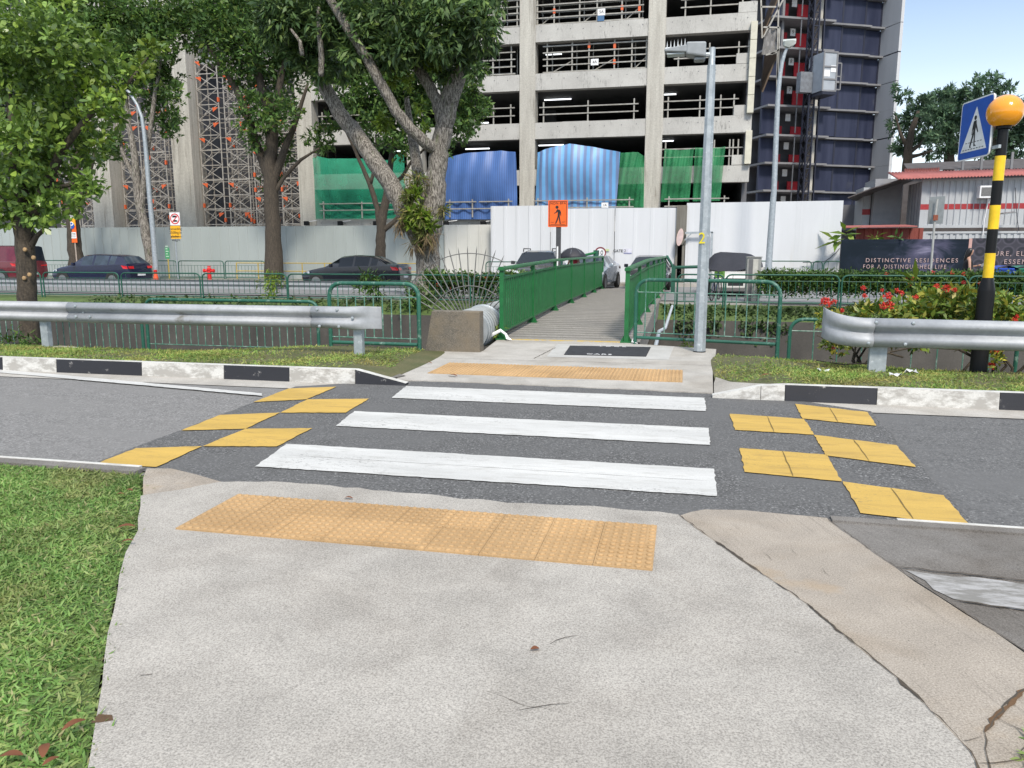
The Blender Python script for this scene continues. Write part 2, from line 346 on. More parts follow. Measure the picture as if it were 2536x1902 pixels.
# ---------------------------------------------------------------- ground with the canal trough
prof = [(-250, -.06), (8.76, -.06), (8.8, -.62), (13.75, -.62), (13.85, -2.9), (23.1, -2.9), (23.45, -.42), (24.0, -.12), (24.6, -.03), (36.4, -.02), (320, -.02)]
def strip(name, prof, mat, x0=-320, x1=320, nx=2):
    return MB().grid([[(x0+(x1-x0)*i/(nx-1), y, z) for y, z in prof] for i in range(nx)]).build(name, mat)
prop(strip('ground', prof[:4], m_soil), kind='structure')
prop(strip('canal', prof[3:7], m_canal), kind='structure')
prop(strip('canal_bank', prof[6:9], m_turf), kind='structure')
prop(strip('ground', prof[8:], m_dust), kind='structure')
# near lane: worn asphalt, raised dark crossing table, concrete gutter
prop(strip('road', [(4.70, -.012), (8.35, -.012)], m_aspho, -320, -1), kind='structure'); prop(strip('road', [(4.70, -.012), (8.35, -.012)], m_asphr, -1, 320), kind='structure')
prop(strip('road', [(25.9, .0), (35.6, .02)], m_aspfar), kind='structure')
prop(strip('gutter', [(8.2, -.004), (8.66, -.002)], m_apron), kind='structure')
def jag(pts, step=.12, amp=.02):
    out = []
    for a, b in zip(pts[:-1], pts[1:]):
        n = max(1, int((Vector(b)-Vector(a)).length/step))
        for i in range(n):
            p = Vector(a).lerp(Vector(b), i/n); out.append((p.x+random.uniform(-amp, amp)*(i > 0), p.y+random.uniform(-amp, amp)*(i > 0)))
    return out+[tuple(pts[-1])]
table = [(-4.36, 4.72)]+jag([(-3.6, 4.78), (-3.05, 4.55), (-2.4, 4.5), (.1, 4.5), (.5, 4.78), (1.74, 4.72)], .2, .01)+jag([(1.76, 5.4), (1.82, 6.7), (1.9, 8.24)], .15, .008)
table += jag([(1.2, 8.72), (.6, 8.93), (.2, 8.95), (-1.8, 9.06), (-3.2, 9.02), (-3.9, 8.72), (-4.5, 8.3)], .2, .01)+jag([(-4.5, 8.3), (-4.44, 6.7), (-4.36, 4.72)], .15, .008)[:-1]
prop(MB().prism(table, 0, .002, True).build('crossing_table', m_asph), kind='structure')
# far apron (road side edge is ragged) and kerb flares
ap = jag([(-3.45, 8.96), (-2.6, 9.0), (-1.8, 8.97), (-.9, 8.95), (.37, 8.88)], .1, .022)+[(.42, 10.5), (.56, 12.98), (-.80, 13.44), (-.84, 13.62), (-3.28, 13.62), (-3.12, 11.9), (-4.05, 11.72), (-3.9, 10.4), (-3.75, 9.6)]
prop(MB().prism(ap, -.8, .014).build('pavement', m_apron), kind='structure')
# near footpath and its flanking slabs
pathL = [(-3.44, 4.22), (-3.02, 3.66), (-2.86, 3.36), (-2.68, 3.09), (-2.2, 2.42), (-1.77, 1.84), (-.9, .66), (.4, -1.2)]
pathR = [(.02, 4.6), (.22, 4.2), (.42, 3.83), (.60, 3.5), (.74, 3.15), (.84, 2.92), (.89, 2.76), (.955, 2.5), (.945, 2.3), (.9, 2.1), (1.0, 1.2), (1.5, -1.2)]
path = jag([(-3.44, 4.22), (-3.26, 4.40), (-3.12, 4.60), (-2.75, 4.70), (-1.9, 4.67), (-1.05, 4.60), (-.5, 4.66), (.02, 4.61)], .1, .02)+jag(pathR, .15, .008)[1:]+jag(pathL[::-1], .2, .01)[:-1]
prop(MB().prism(path, -.2, .014).build('footpath', m_path), kind='structure')
tan = jag(pathR, .15, .008)+[(2.6, -1.2), (1.78, 2.2), (1.62, 2.62)]+jag([(1.55, 2.85), (1.39, 3.25), (1.11, 4.04), (.9, 4.72)], .15, .01)+jag([(.9, 4.76), (.42, 4.80), (.18, 4.76), (.02, 4.62)], .1, .006)[:-1]
prop(MB().prism(tan, -.2, .008).build('path_shoulder', m_tan), kind='structure')
slab = [(.86, 4.76), (1.11, 4.06), (1.41, 3.26), (1.6, 2.8), (1.9, 2.3), (3.2, 1.4), (9, 1.0), (9, 4.72), (2.0, 4.74)]
prop(MB().prism(slab, -.2, .002).build('drain_slab', m_slab), kind='structure')
m_patch = worn_paint('worn_white_patch', (.40, .39, .385), (.20, .19, .175), rng=(.42, .56), scale=7, stretch=(.6, 2, 1))
prop(MB().prism(jag([(1.15, 4.03), (1.67, 3.97), (2.6, 3.9), (2.4, 3.55), (1.55, 3.66), (1.28, 3.72), (1.15, 4.03)], .1, .02)[:-1], 0, .006, True).build('slab_patch', m_patch), kind='structure')
flare = [(-3.84, 4.80), (-3.66, 4.84), (-3.38, 4.74), (-3.06, 4.60), (-3.1, 4.35), (-3.36, 4.14), (-3.70, 4.58)]
prop(MB().prism(flare, -.2, .011).build('path_shoulder', m_tan), kind='structure')
# cracks and joints along the slabs
m_crack = surf('crack_dirt', (.055, .045, .035), (.10, .075, .05), fine=90)
m_rust = surf('crack_soil', (.16, .085, .035), (.09, .055, .03), fine=90)
def crackline(pts, w0, w1, z, mat=None, step=.04, amp=.009):
    q = jag(pts, step, amp); m = MB(); rows = []
    for i, p in enumerate(q):
        a = Vector(q[max(0, i-1)]); b = Vector(q[min(len(q)-1, i+1)]); d = (b-a); d = Vector((-d.y, d.x)).normalized()
        w = random.uniform(w0, w1)*(.3 if i in (0, len(q)-1) else 1)
        rows.append([(p[0]-d.x*w, p[1]-d.y*w, z), (p[0]+d.x*w, p[1]+d.y*w, z)])
    m.grid(rows); return prop(m.build('pavement_joint', mat or m_crack), kind='structure')
crackline(pathR[:10], .0008, .0045, .0185, amp=.006); crackline(pathR[1:3], .002, .011, .0187); crackline(pathR[5:7], .003, .012, .0187); crackline(pathR[3:5], .001, .008, .0187)
crackline([(.9, 4.72), (1.11, 4.05), (1.40, 3.25), (1.62, 2.66)], .0006, .003, .0125)
crackline([(1.11, 4.06), (1.5, 4.03), (1.9, 4.0)], .003, .008, .0105); crackline([(1.28, 3.70), (1.55, 3.66), (2.0, 3.58)], .003, .008, .0105)
crackline([(-.66, 2.5), (-.5, 2.44), (-.38, 2.43)], .0004, .0013, .0155); crackline([(-.58, 2.0), (-.55, 1.85), (-.62, 1.72)], .0006, .0016, .0155)
crackline([(-3.05, 5.37), (-1.5, 5.38), (.26, 5.38)], .0008, .002, .0118, None, .1, .003)
crackline([(.965, 2.45), (1.10, 2.50), (1.18, 2.62)], .001, .003, .0125)
crackline([(1.285, 2.95), (1.22, 2.87), (1.11, 2.73), (1.04, 2.63)], .004, .013, .0125, m_rust, .03, .010); crackline([(1.30, 2.96), (1.225, 2.885), (1.12, 2.745), (1.05, 2.64)], .0015, .005, .0128, None, .03, .008)
crackline([(1.04, 2.63), (1.0, 2.49), (.98, 2.40)], .001, .0035, .0125); crackline([(1.285, 2.95), (1.42, 2.97), (1.6, 2.9)], .002, .005, .0125); crackline([(1.11, 2.73), (1.18, 2.66), (1.3, 2.62)], .001, .003, .0125); crackline([(.95, 2.56), (1.02, 2.60)], .0008, .002, .0125)
prop(MB().prism([(-1.93, 2.07), (-1.88, 2.075), (-1.855, 2.05), (-1.89, 2.03), (-1.92, 2.02)], 0, .0155, True).build('pavement_joint', m_rust), kind='structure')
for x0_, y0_, x1_, y1_ in ((.25, 4.25, .31, 4.16), (.47, 4.1, .50, 4.0), (.74, 3.95, .76, 3.85), (.62, 4.2, .64, 4.1)): crackline([(x0_, y0_), (x1_, y1_)], .0006, .0014, .0122)
crackline([(-2.15, 11.2), (-2.05, 12.6)], .004, .008, .0185); crackline([(-3.5, 10.95), (.48, 11.05)], .003, .006, .0185)
# near kerb line, nearly flush, with a white edge
def ribbon(name, pts, w, z0, z1, mat):
    m = MB()
    for a, b in zip(pts[:-1], pts[1:]):
        m.box(a[0], b[0], a[1]-w/2, a[1]+w/2, z0, z1)
    return prop(m.build(name, mat), kind='structure')
ribbon('kerb', [(-60, 4.74), (-30, 4.74), (-3.85, 4.74)], .11, -.2, .02, m_slab)
ribbon('kerb', [(.92, 4.745), (1.9, 4.745), (40, 4.745)], .08, -.2, .016, m_slab)
ribbon('kerb_edge', [(-60, 4.81), (-3.9, 4.81)], .035, 0, .024, m_kt)
ribbon('kerb_edge', [(1.3, 4.80), (40, 4.80)], .03, 0, .019, m_kt)
# far kerb: black and white blocks, a ramped end on each side of the apron
def kerb_run(blocks):
    for x0, x1, h0, h1, mat in blocks:
        y0, y1 = 8.62, 8.62+.13
        m = MB(); g = .003
        vs = [(x0+g, y0+.0, -.05), (x1-g, y0, -.05), (x1-g, y0+.02, h1), (x0+g, y0+.02, h0), (x0+g, y1, -.05), (x1-g, y1, -.05), (x1-g, y1, h1), (x0+g, y1, h0)]
        m.add(vs, [(0, 1, 2, 3), (5, 4, 7, 6), (4, 0, 3, 7), (1, 5, 6, 2)]); prop(m.build('kerb', mat), kind='structure')
        prop(MB().add([(x0, y0+.02, h0), (x1, y0+.02, h1), (x1, y1, h1), (x0, y1, h0)], [(0, 1, 2, 3)]).build('kerb_top', m_kt), kind='structure')
kh = .175
xs = [-60.0]; x = -8.75
def kx(u, v): return on('d', u, v).x
L = [kx(900, 822), kx(786, 822), kx(628, 823), kx(478, 820), kx(304, 812), kx(123, 804), kx(15, 798)]
cols = [m_kb, m_kw, m_kb, m_kw, m_kb, m_kw]
run = [(L[i+1], L[i], kh, (.03 if i == 0 else kh), cols[i]) for i in range(6)]
xl = L[6]
for i in range(12): run.append((xl-1.25, xl, kh, kh, [m_kb, m_kw][i % 2])); xl -= 1.25
kerb_run(run)
Rr = [kx(1537, 852), kx(1690, 859), kx(1897, 877), kx(2155, 883)]
run = [(Rr[0], Rr[1]-.25, .03, kh-.02, m_kw), (Rr[1]-.25, Rr[1], kh-.02, kh, m_kw), (Rr[1], Rr[2], kh, kh, m_kb), (Rr[2], Rr[3], kh, kh, m_kw)]
xr = Rr[3]
for i in range(10): run.append((xr, xr+.95, kh, kh, [m_kb, m_kw][i % 2])); xr += .95
kerb_run(run)
# concrete haunches where the kerbs meet the apron
prop(MB().add([(-4.3, 8.76, .16), (-3.62, 8.76, .03), (-3.45, 9.25, .022), (-3.82, 9.55, .03), (-4.15, 9.3, .11)], [(0, 1, 2, 3, 4)]).build('pavement', m_slab), kind='structure')
prop(MB().add([(.375, 8.76, .03), (1.02, 8.76, .16), (.8, 8.95, .13), (.58, 9.3, .08), (.44, 9.95, .03), (.40, 9.5, .022)], [(0, 1, 2, 3, 4, 5)]).build('pavement', m_apron), kind='structure')
# ---------------------------------------------------------------- road markings
def stripe(name, pts, mat, z=.010):
    return prop(MB().prism(jag(pts+[pts[0]], .06, .007)[:-1], 0, z, True).build(name, mat), kind='structure')
for a, b in ((5.03, 5.71), (6.42, 7.08), (7.83, 8.58)):
    stripe('zebra_stripe', [(-3.09, a), (.265, a+.02), (.27, b), (-3.2, b)], m_white)
s_ = lambda r: [tuple(on('z1', 0, 0)[:2])]
def zq(x0, sc, pts): return [tuple(sight_ground(x0+x/sc, 900+y/sc)) for x, y in pts]
def sight_ground(u, v):
    d = sight(u, v); t = (-EYE+.01)/d.z; return (d.x*t, d.y*t)
for pts in ([(615, 652), (1010, 670), (1310, 535), (880, 548)], [(1310, 535), (1790, 537), (2025, 418), (1590, 422)], [(1175, 433), (1590, 422), (1815, 318), (1425, 333)], [(1815, 318), (2240, 318), (2390, 228), (1990, 232)], [(1640, 250), (1985, 232), (2180, 150), (1870, 162)]):
    stripe('yellow_check', zq(0, 2.615, pts), m_yellow)
m_seam = plain('paint_seam', (.16, .11, .03), .8)
for pts in ([(398, 703), (1030, 765), (930, 592), (368, 548)], [(1035, 765), (1690, 855), (1870, 1055), (1150, 970)], [(850, 462), (1385, 530), (1510, 672), (930, 597)], [(303, 326), (785, 360), (850, 462), (335, 430)], [(725, 262), (1195, 315), (1255, 405), (775, 357)]):
    q = zq(1692, 2.621, pts); stripe('yellow_check', q, m_yellow)
    e = [Vector(p) for p in q]
    if pts[0][0] in (398, 303): a, b = e[0].lerp(e[1], .51), e[3].lerp(e[2], .5)
    else: a, b = e[0].lerp(e[1], .49), e[3].lerp(e[2], .49)
    crackline([tuple(a), tuple(b)], .003, .006, .0125, m_seam, .1, .004)
stripe('road_line', [(-9.3, 8.50), (-4.56, 7.66), (-4.65, 7.80), (-9.3, 8.70)], m_white, .004)
stripe('road_line', [(-30, 8.50), (-9.3, 8.50), (-9.3, 8.66), (-30, 8.64)], m_white, .004)
# blistered tactile tiles
def tactile(x0, x1, y0, y1, nx, ny, pitch):
    m = MB(); tw, th = (x1-x0)/nx, (y1-y0)/ny
    for i in range(nx):
        for j in range(ny):
            a, b = x0+i*tw+.0012, y0+j*th+.0012
            m.box(a, a+tw-.0024, b, b+th-.0024, 0, .022+random.uniform(-.001, .001))
            k = max(1, round(tw/pitch)); l = max(1, round(th/pitch))
            for p in range(k):
                for q in range(l):
                    m.lathe([(.0185, .0), (.0165, .005), (.0115, .0082), (.0, .0092)], (a+(p+.5)*tw/k, b+(q+.5)*th/l, .022), 8, cap=False)
    return prop(m.build('tactile_paving', m_tact, smooth=False), kind='structure')
tactile(-2.82, -.10, 3.72, 4.37, 9, 2, .0505)
tactile(-3.25, .03, 9.52, 10.48, 11, 3, .05)
# rubber look-out mat with lettering for walkers coming off the bridge
mt = [(-1.77, 11.70), (-.52, 11.77), (-.50, 12.95), (-1.84, 12.85)]
prop(MB().prism([(-2.0, 11.45), (-.18, 11.5), (-.12, 13.2), (-2.1, 13.1)], 0, .0165, True).build('pavement_patch', surf('pale_mortar', (.50, .49, .47), (.43, .42, .40), fine=90)), kind='structure')
mat_o = prop(MB().prism(mt, .014, .026).build('ground_panel', m_rubber, loc=(-1.15, 12.3, .014)), 'black ground panel with white lettering laid in the paving before the bridge', 'ground panel')
def flatwrite(body, size, x, y, z, rz=0):
    return writing('lettering', body, size, m_signw, mat_o, Matrix.Translation((x+1.15, y-12.3, z-.014)) @ Matrix.Rotation(rz, 4, 'Z'), depth=.001, space=1.15)
flatwrite('L O O K', .11, -1.12, 12.85, .0285)
flatwrite('CARS', .15, -1.24, 11.82, .0285)
# ================================================================ street furniture on this side of the canal
def hoop(name, label, p0, p1, h, r=.03, bend=.2, sill=.15, low=.24, top=None, pitch=.15, rb=.0105, group=None, mat=None, cat='railing', z0=None, inner=True):
    p0 = Vector(p0); p1 = Vector(p1); d = p1-p0; L = math.hypot(d.x, d.y); rz = math.atan2(d.y, d.x)
    t = thing(name, label, cat, p0, rz, group); fr = MB(); mat = mat or m_teal
    pts = [(0, 0, -.12), (0, 0, h-bend)]+[(bend-bend*math.cos(R(a)), 0, h-bend+bend*math.sin(R(a))) for a in (22, 45, 68)]+[(bend, 0, h), (L/2, 0, h)]
    pts += [(L-x, 0, z) for x, y, z in pts[-2::-1]]
    fr.tube(pts, r, 10 if r > .025 else 6); fr.build('hoop_frame', mat, t, True)
    b = MB()
    if sill: b.tube([(r, 0, sill), (L-r, 0, sill)], r*.85, 8)
    b.build('bottom_rail', mat, t, True)
    k = MB(); top = h-.19 if top is None else top
    for z in (low, top): k.tube([(r*.5, 0, z), (L-r*.5, 0, z)], rb, 5)
    n = max(2, round(L/pitch))
    for i in range(1, n):
        x = L*i/n; hi = top
        if inner and i in (1, n-1): hi = h-r*.5 if x > bend*.6 else h-bend*.5
        k.tube([(x, 0, sill if (inner and i in (1, n-1)) else low), (x, 0, hi)], rb, 5)
    k.build('bars', m_bar if mat is m_teal else mat, t, True)
    return t
hoop('railing_panel', 'near green hooped railing panel behind the left guardrail end', (-5.62, 11.62, -.02), (-4.07, 11.56, -.02), 1.11, .034, top=.90)
hoop('railing_panel', 'near green hooped railing panel behind the grey lamp post', (-.79, 13.42, -.02), (1.50, 12.86, -.03), 1.14, .032, .22, pitch=.165, top=.93)
EG = 'low railing panels along the canal edge'
xa = at('z1', 1290, 1395, 13.4).x; xb = at('z2', 548, 1430, 13.4).x
hoop('railing_panel', 'low green railing panel at canal edge behind the long left guardrail, beside the hooped one', (xa, 13.4, -.47), (xb, 13.4, -.47), 1.13, .032, .16, pitch=.158, group=EG, sill=.1, low=.24)
hoop('railing_panel', 'low green railing panel at canal edge, behind the left guardrail and the broad-leaved tree', (xa-4.0, 13.4, -.47), (xa-.12, 13.4, -.47), 1.02, .032, .16, pitch=.158, group=EG, sill=.04, low=.05)
xr = at('z4', 190, 1200, 13.2).x
hoop('railing_panel', 'low green railing panel at canal edge behind the curled right guardrail end', (xr, 13.2, -.62), (xr+3.3, 13.1, -.62), 1.13, .03, .2, pitch=.35, group=EG)
# ---------------------------------------------------------------- W-beam guardrails
WP = [(-.012, .158), (-.030, .150), (-.062, .120), (-.080, .088), (-.074, .058), (-.035, .025), (-.010, 0.0)]
WP = WP+[(y, -z) for y, z in WP[-2::-1]]
def wbeam(path, hs=1.0, flat=None):
    rows = []
    for i, p in enumerate(path):
        p = Vector(p[:3]); f = path[i][3] if len(path[i]) > 3 else 1.0; k = path[i][4] if len(path[i]) > 4 else 1.0
        rows.append([(p.x, p.y+y*f-(1-f)*.03, p.z+z*hs*k) for y, z in WP])
    return MB().grid(rows)
def solid(o, th=.006):
    s = o.modifiers.new('s', 'SOLIDIFY'); s.thickness = th; return o
def bolts(m, pts):
    for x, y, z in pts: m.lathe([(.0, -.012), (.018, -.008), (.022, 0), (.022, .012)], (x, y, z), 8, 'y', cap=False)
def channel(m, x, y, z0, z1, w=.13, d=.09, t=.008):
    m.box(x-w/2, x+w/2, y, y+t, z0, z1); m.box(x-w/2, x-w/2+t, y+t, y+d, z0, z1); m.box(x+w/2-t, x+w/2, y+t, y+d, z0, z1)
gl = thing('guardrail', 'long grey steel guardrail with dented flat end, left of the crossing', 'guardrail', (-5.2, 10.3, 0))
solid(wbeam([(-24, 10.3, .66), (-15, 10.3, .66), (-9.3, 10.3, .66)]).build('beam', m_rail, gl, True, True, sharp=60))
solid(wbeam([(-9.38, 10.285, .655, 1), (-7.2, 10.285, .655), (-5.2, 10.29, .658)]).build('beam', m_rail, gl, True, True, sharp=60))
solid(wbeam([(-5.24, 10.274, .66), (-4.95, 10.274, .66, 1.02), (-4.72, 10.275, .655, .9, 1.03), (-4.58, 10.28, .655, .6, 1.06), (-4.47, 10.29, .66, .22, 1.06), (-4.38, 10.29, .665, .03, 1.02), (-4.17, 10.285, .665, .03, 1.0)]).build('end_plate', m_rail, gl, True, True, sharp=60))
for q in ([(-5.13, 10.19, .775), (-4.82, 10.19, .775), (-5.10, 10.19, .535), (-4.80, 10.19, .535), (-4.60, 10.22, .66), (-9.12, 10.27, .66), (-9.2, 10.2, .6), (-8.95, 10.2, .6), (-9.2, 10.2, .76)]): bm = MB(); bolts(bm, [q]); bm.build('bolt', m_gal, gl, False, True)
for x in (-4.58, -9.95, -13.9, -17.9): 
    p = MB(); channel(p, x, 10.34, -.25, .70); p.build('post', m_gal, gl, True, True)
m_foot = surf('post_footing', (.42, .39, .34), (.3, .27, .22), fine=50)
for x in (-9.75, -4.5):
    f = MB(); f.lathe([(.75 if x < -6 else .40, -.06), (.55 if x < -6 else .32, .05), (.25, .10), (.0, .12)], (x, 10.45, -.02 if x < -6 else -.09), 18, flat=.45, cap=False); f.build('concrete_footing', m_foot, gl, True, True)
gr = thing('guardrail', 'grey steel guardrail with curled flared end in front of red flowering shrubs', 'guardrail', (2.3, 10.3, 0))
cv = []
for i in range(9):
    t = i/8; cv.append((2.24-.50*math.sin(t*1.25), 10.27+.34*t*t, .60+.10*t*t, 1.0-.55*t, 1.16+.10*t))
solid(wbeam(cv[::-1]+[(2.32, 10.27, .60, 1, 1.16)]).build('end_plate', m_rail, gr, True, True, sharp=60), .006)
solid(wbeam([(2.24, 10.28, .605, 1, 1.14), (4.0, 10.28, .595, 1, 1.13), (14, 10.28, .58, 1, 1.13), (30, 10.28, .55, 1, 1.13)]).build('beam', m_rail, gr, True, True, sharp=60))
for q in ([(2.33, 10.2, .735), (2.75, 10.2, .735), (2.26, 10.2, .48), (2.68, 10.2, .475)]): bm = MB(); bolts(bm, [q]); bm.build('bolt', m_gal, gr, False, True)
for x in (2.42, 6.6, 10.6):
    p = MB(); channel(p, x, 10.36, -.35, .66, .2); p.build('post', m_gal, gr, True, True)
# ---------------------------------------------------------------- street lamp with bird spikes
lp = thing('street_lamp', 'short grey steel street lamp with bird spikes beside the footbridge', 'street lamp', (.285, 12.56, 0))
m = MB(); m.lathe([(.097, 0), (.094, 1.0), (.085, 2.4), (.073, 3.55), (.066, 4.33)], (0, 0, .014), 8); m.build('pole', m_gal, lp)
m = MB(); m.lathe([(.058, 4.32), (.057, 4.36), (.050, 4.37), (.049, 4.60), (.0, 4.605)], (0, 0, 0), 14); m.tube([(-.03, -.02, 4.50), (-.11, -.02, 4.50)], .035, 8); m.build('spigot', m_gal, lp, True)
m_lan = plain('lantern_grey', (.27, .29, .31), .55)
MB().add([(x, y, z) for x, w_, z0_, z1_ in ((-.38, .15, 4.50, 4.675), (-.09, .15, 4.45, 4.665)) for y, z in ((-w_, z0_), (w_, z0_), (w_, z1_), (-w_, z1_))], [(0, 1, 2, 3), (7, 6, 5, 4), (0, 4, 5, 1), (1, 5, 6, 2), (2, 6, 7, 3), (3, 7, 4, 0)]).build('gear_housing', m_lan, lp, bevel=.025)
MB().add([(x, y, z) for x, w_, z0_, z1_ in ((-.70, .12, 4.56, 4.60), (-.37, .145, 4.53, 4.635)) for y, z in ((-w_, z0_), (w_, z0_), (w_, z1_), (-w_, z1_))], [(0, 1, 2, 3), (7, 6, 5, 4), (0, 4, 5, 1), (1, 5, 6, 2), (2, 6, 7, 3), (3, 7, 4, 0)]).build('lantern', m_lan, lp, bevel=.015)
MB().box(-.26, -.10, -.10, .10, 4.415, 4.46).build('driver_box', m_lan, lp, bevel=.02)
MB().box(-.66, -.40, -.10, .10, 4.515, 4.535).build('lens', plain('lamp_lens', (.40, .44, .46), .2), lp)
m = MB()
for i in range(6):
    for j in (-.10, 0, .10): m.lathe([(.014, 0), (.0, .11)], (-.66+i*.052, j, 4.60+i*.005), 6)
m.build('bird_spikes', plain('spike_grey', (.5, .52, .54), .5), lp)
m = MB(); m.box(-.02, .30, -.17, -.11, 1.30, 1.33); m.build('strap', m_gal, lp) if False else None
writing('lettering', '2', .24, plain('yellow_digit', (.75, .62, .02), .5), lp, Matrix.Translation((-.036, -.0885, 1.79)) @ Matrix.Rotation(R(-22.5), 4, 'Z') @ UPRIGHT, depth=.0015)
m = MB(); m.lathe([(.102, 0), (.102, .03)], (0, 0, .0), 8); m.build('base_collar', m_black, lp)
# ---------------------------------------------------------------- belisha beacon with the zebra crossing sign
bx, by = 3.735, 10.84
bc = thing('crossing_beacon', 'black and yellow crossing beacon with amber globe and blue walker sign', 'beacon', (bx, by, -.1))
def seg(name, prof, mat): MB().lathe([(r, z+.1) for r, z in prof], (0, 0, 0), 20).build(name, mat, bc, True)
seg('base_sleeve', [(.118, -.12), (.102, .0), (.098, 1.1), (.096, 1.13), (.062, 1.27)], m_black)
zz = [1.27, 1.575, 1.87, 2.16, 2.455, 2.75, 3.06]
for i in range(6): seg('pole_band', [(.0605, zz[i]), (.0605 if i < 5 else .058, zz[i+1])], m_by if i % 2 == 0 else m_black)
seg('globe_collar', [(.06, 3.06), (.085, 3.07), (.085, 3.10), (.06, 3.105)], m_black)
MB().lathe([(.0, 0), (.09, .004)]+[(.203*math.cos(R(a)), .165+.203*math.sin(R(a))) for a in range(-55, 91, 8)], (0, 0, 3.10+.1), 28, cap=False).build('globe', m_globe, bc, True)
# the sign is turned towards drivers coming from the left
A = Vector((3.60, 10.83, 0))
best = None
for i in range(400):
    d = sight(*px('t4', 1657, 1135)); q = Vector((d.x, d.y, 0))*(10.4+i*.01)/d.y
    e = abs((q-A).length-.74)
    if best is None or e < best[0]-1e-4 or (e < .006 and q.y > best[1].y): best = (e, q)
q = best[1]; srz = math.atan2(A.y-q.y, A.x-q.x)
sg = Matrix.Translation((-bx, -by, .1)) @ Matrix.Translation((q.x, q.y, 3.13)) @ Matrix.Rotation(srz, 4, 'Z')
def onsign(name, mb, mat):
    o = mb.build(name, mat, bc); o.data.transform(sg); return o
W = .74
sp = onsign('sign_plate', MB().plate(rrect(W, W, .05, 5, W/2), .0, .012), m_signw)
onsign('sign_back', MB().plate(rrect(W-.01, W-.01, .05, 5, W/2), .0125, .03), m_signback)
onsign('sign_face', MB().plate(rrect(W-.035, W-.035, .04, 5, W/2), -.002, .0), m_blue)
onsign('triangle', MB().plate([(W/2-.30, -.27), (W/2+.30, -.27), (W/2, .27)], -.004, -.002), m_signw)
m = MB(); cx = W/2
m.plate(disc(.028, 14, cx-.005, .135), -.006, -.004)
m.plate([(cx-.03, .10), (cx+.025, .10), (cx+.03, .06), (cx+.062, .0), (cx+.085, -.045), (cx+.072, -.055), (cx+.045, -.02), (cx+.022, .02), (cx+.012, -.035), (cx-.034, -.035), (cx-.03, .02), (cx-.045, -.02), (cx-.05, -.07), (cx-.064, -.07), (cx-.06, .0), (cx-.045, .07)], -.006, -.004)
m.plate([(cx-.034, -.034), (cx-.006, -.034), (cx-.022, -.10), (cx-.066, -.21), (cx-.05, -.225), (cx-.088, -.225), (cx-.094, -.205)], -.0062, -.0042)
m.plate([(cx-.012, -.034), (cx+.014, -.034), (cx+.022, -.12), (cx+.025, -.19), (cx+.062, -.215), (cx+.005, -.215), (cx-.002, -.12)], -.0064, -.0044)
onsign('walker_symbol', m, m_ink)
m = MB()
for i in range(8): m.plate([(cx-.25+i*.064, -.247), (cx-.212+i*.064, -.247), (cx-.212+i*.064, -.238), (cx-.25+i*.064, -.238)], -.006, -.004)
for i in range(6): m.plate([(cx-.19+i*.067, -.165), (cx-.15+i*.067, -.165), (cx-.15+i*.067, -.157), (cx-.19+i*.067, -.157)], -.006, -.004)
onsign('dashes', m, m_ink)
onsign('bracket', MB().box(W-.16, W+.14, .03, .06, -.30, -.26).box(W-.16, W+.14, .03, .06, .22, .26), m_gal)
# ---------------------------------------------------------------- footbridge
br = thing('footbridge', 'concrete footbridge with bright green railings across the canal', 'bridge', (-2.05, 13.6, 0))
def dz(y): return .02+.09*min(1, (y-13.6)/6)
ys = [13.62+(31.4-13.62)*i/24 for i in range(25)]
dk = MB(); dk.grid([[(-3.35, y, dz(y)), (-.72, y, dz(y))] for y in ys])
dk.grid([[(-.72, y, dz(y)), (-.72, y, dz(y)-.45)] for y in ys]); dk.grid([[(-3.35, y, dz(y)-.45), (-3.35, y, dz(y))] for y in ys])
dk.grid([[(-.72, y, dz(y)-.45), (-3.35, y, dz(y)-.45)] for y in ys]); dk.build('deck', m_deck, br, world=True)
m_gap = plain('joint_dark', (.035, .03, .027), .9)
jm = MB(); y = 14.0
while y < 31.2: jm.box(-3.34, -.73, y-.005, y+.005, dz(y)-.004, dz(y)+.0035); y += .37
jm.build('deck_joints', m_gap, br, world=True)
MB().box(-3.15, -.84, 13.56, 13.66, .0, .0225).build('threshold_strip', worn_paint('yellow_threshold', (.62, .42, .08), (.4, .37, .32), rng=(.48, .6), scale=8), br, world=True)
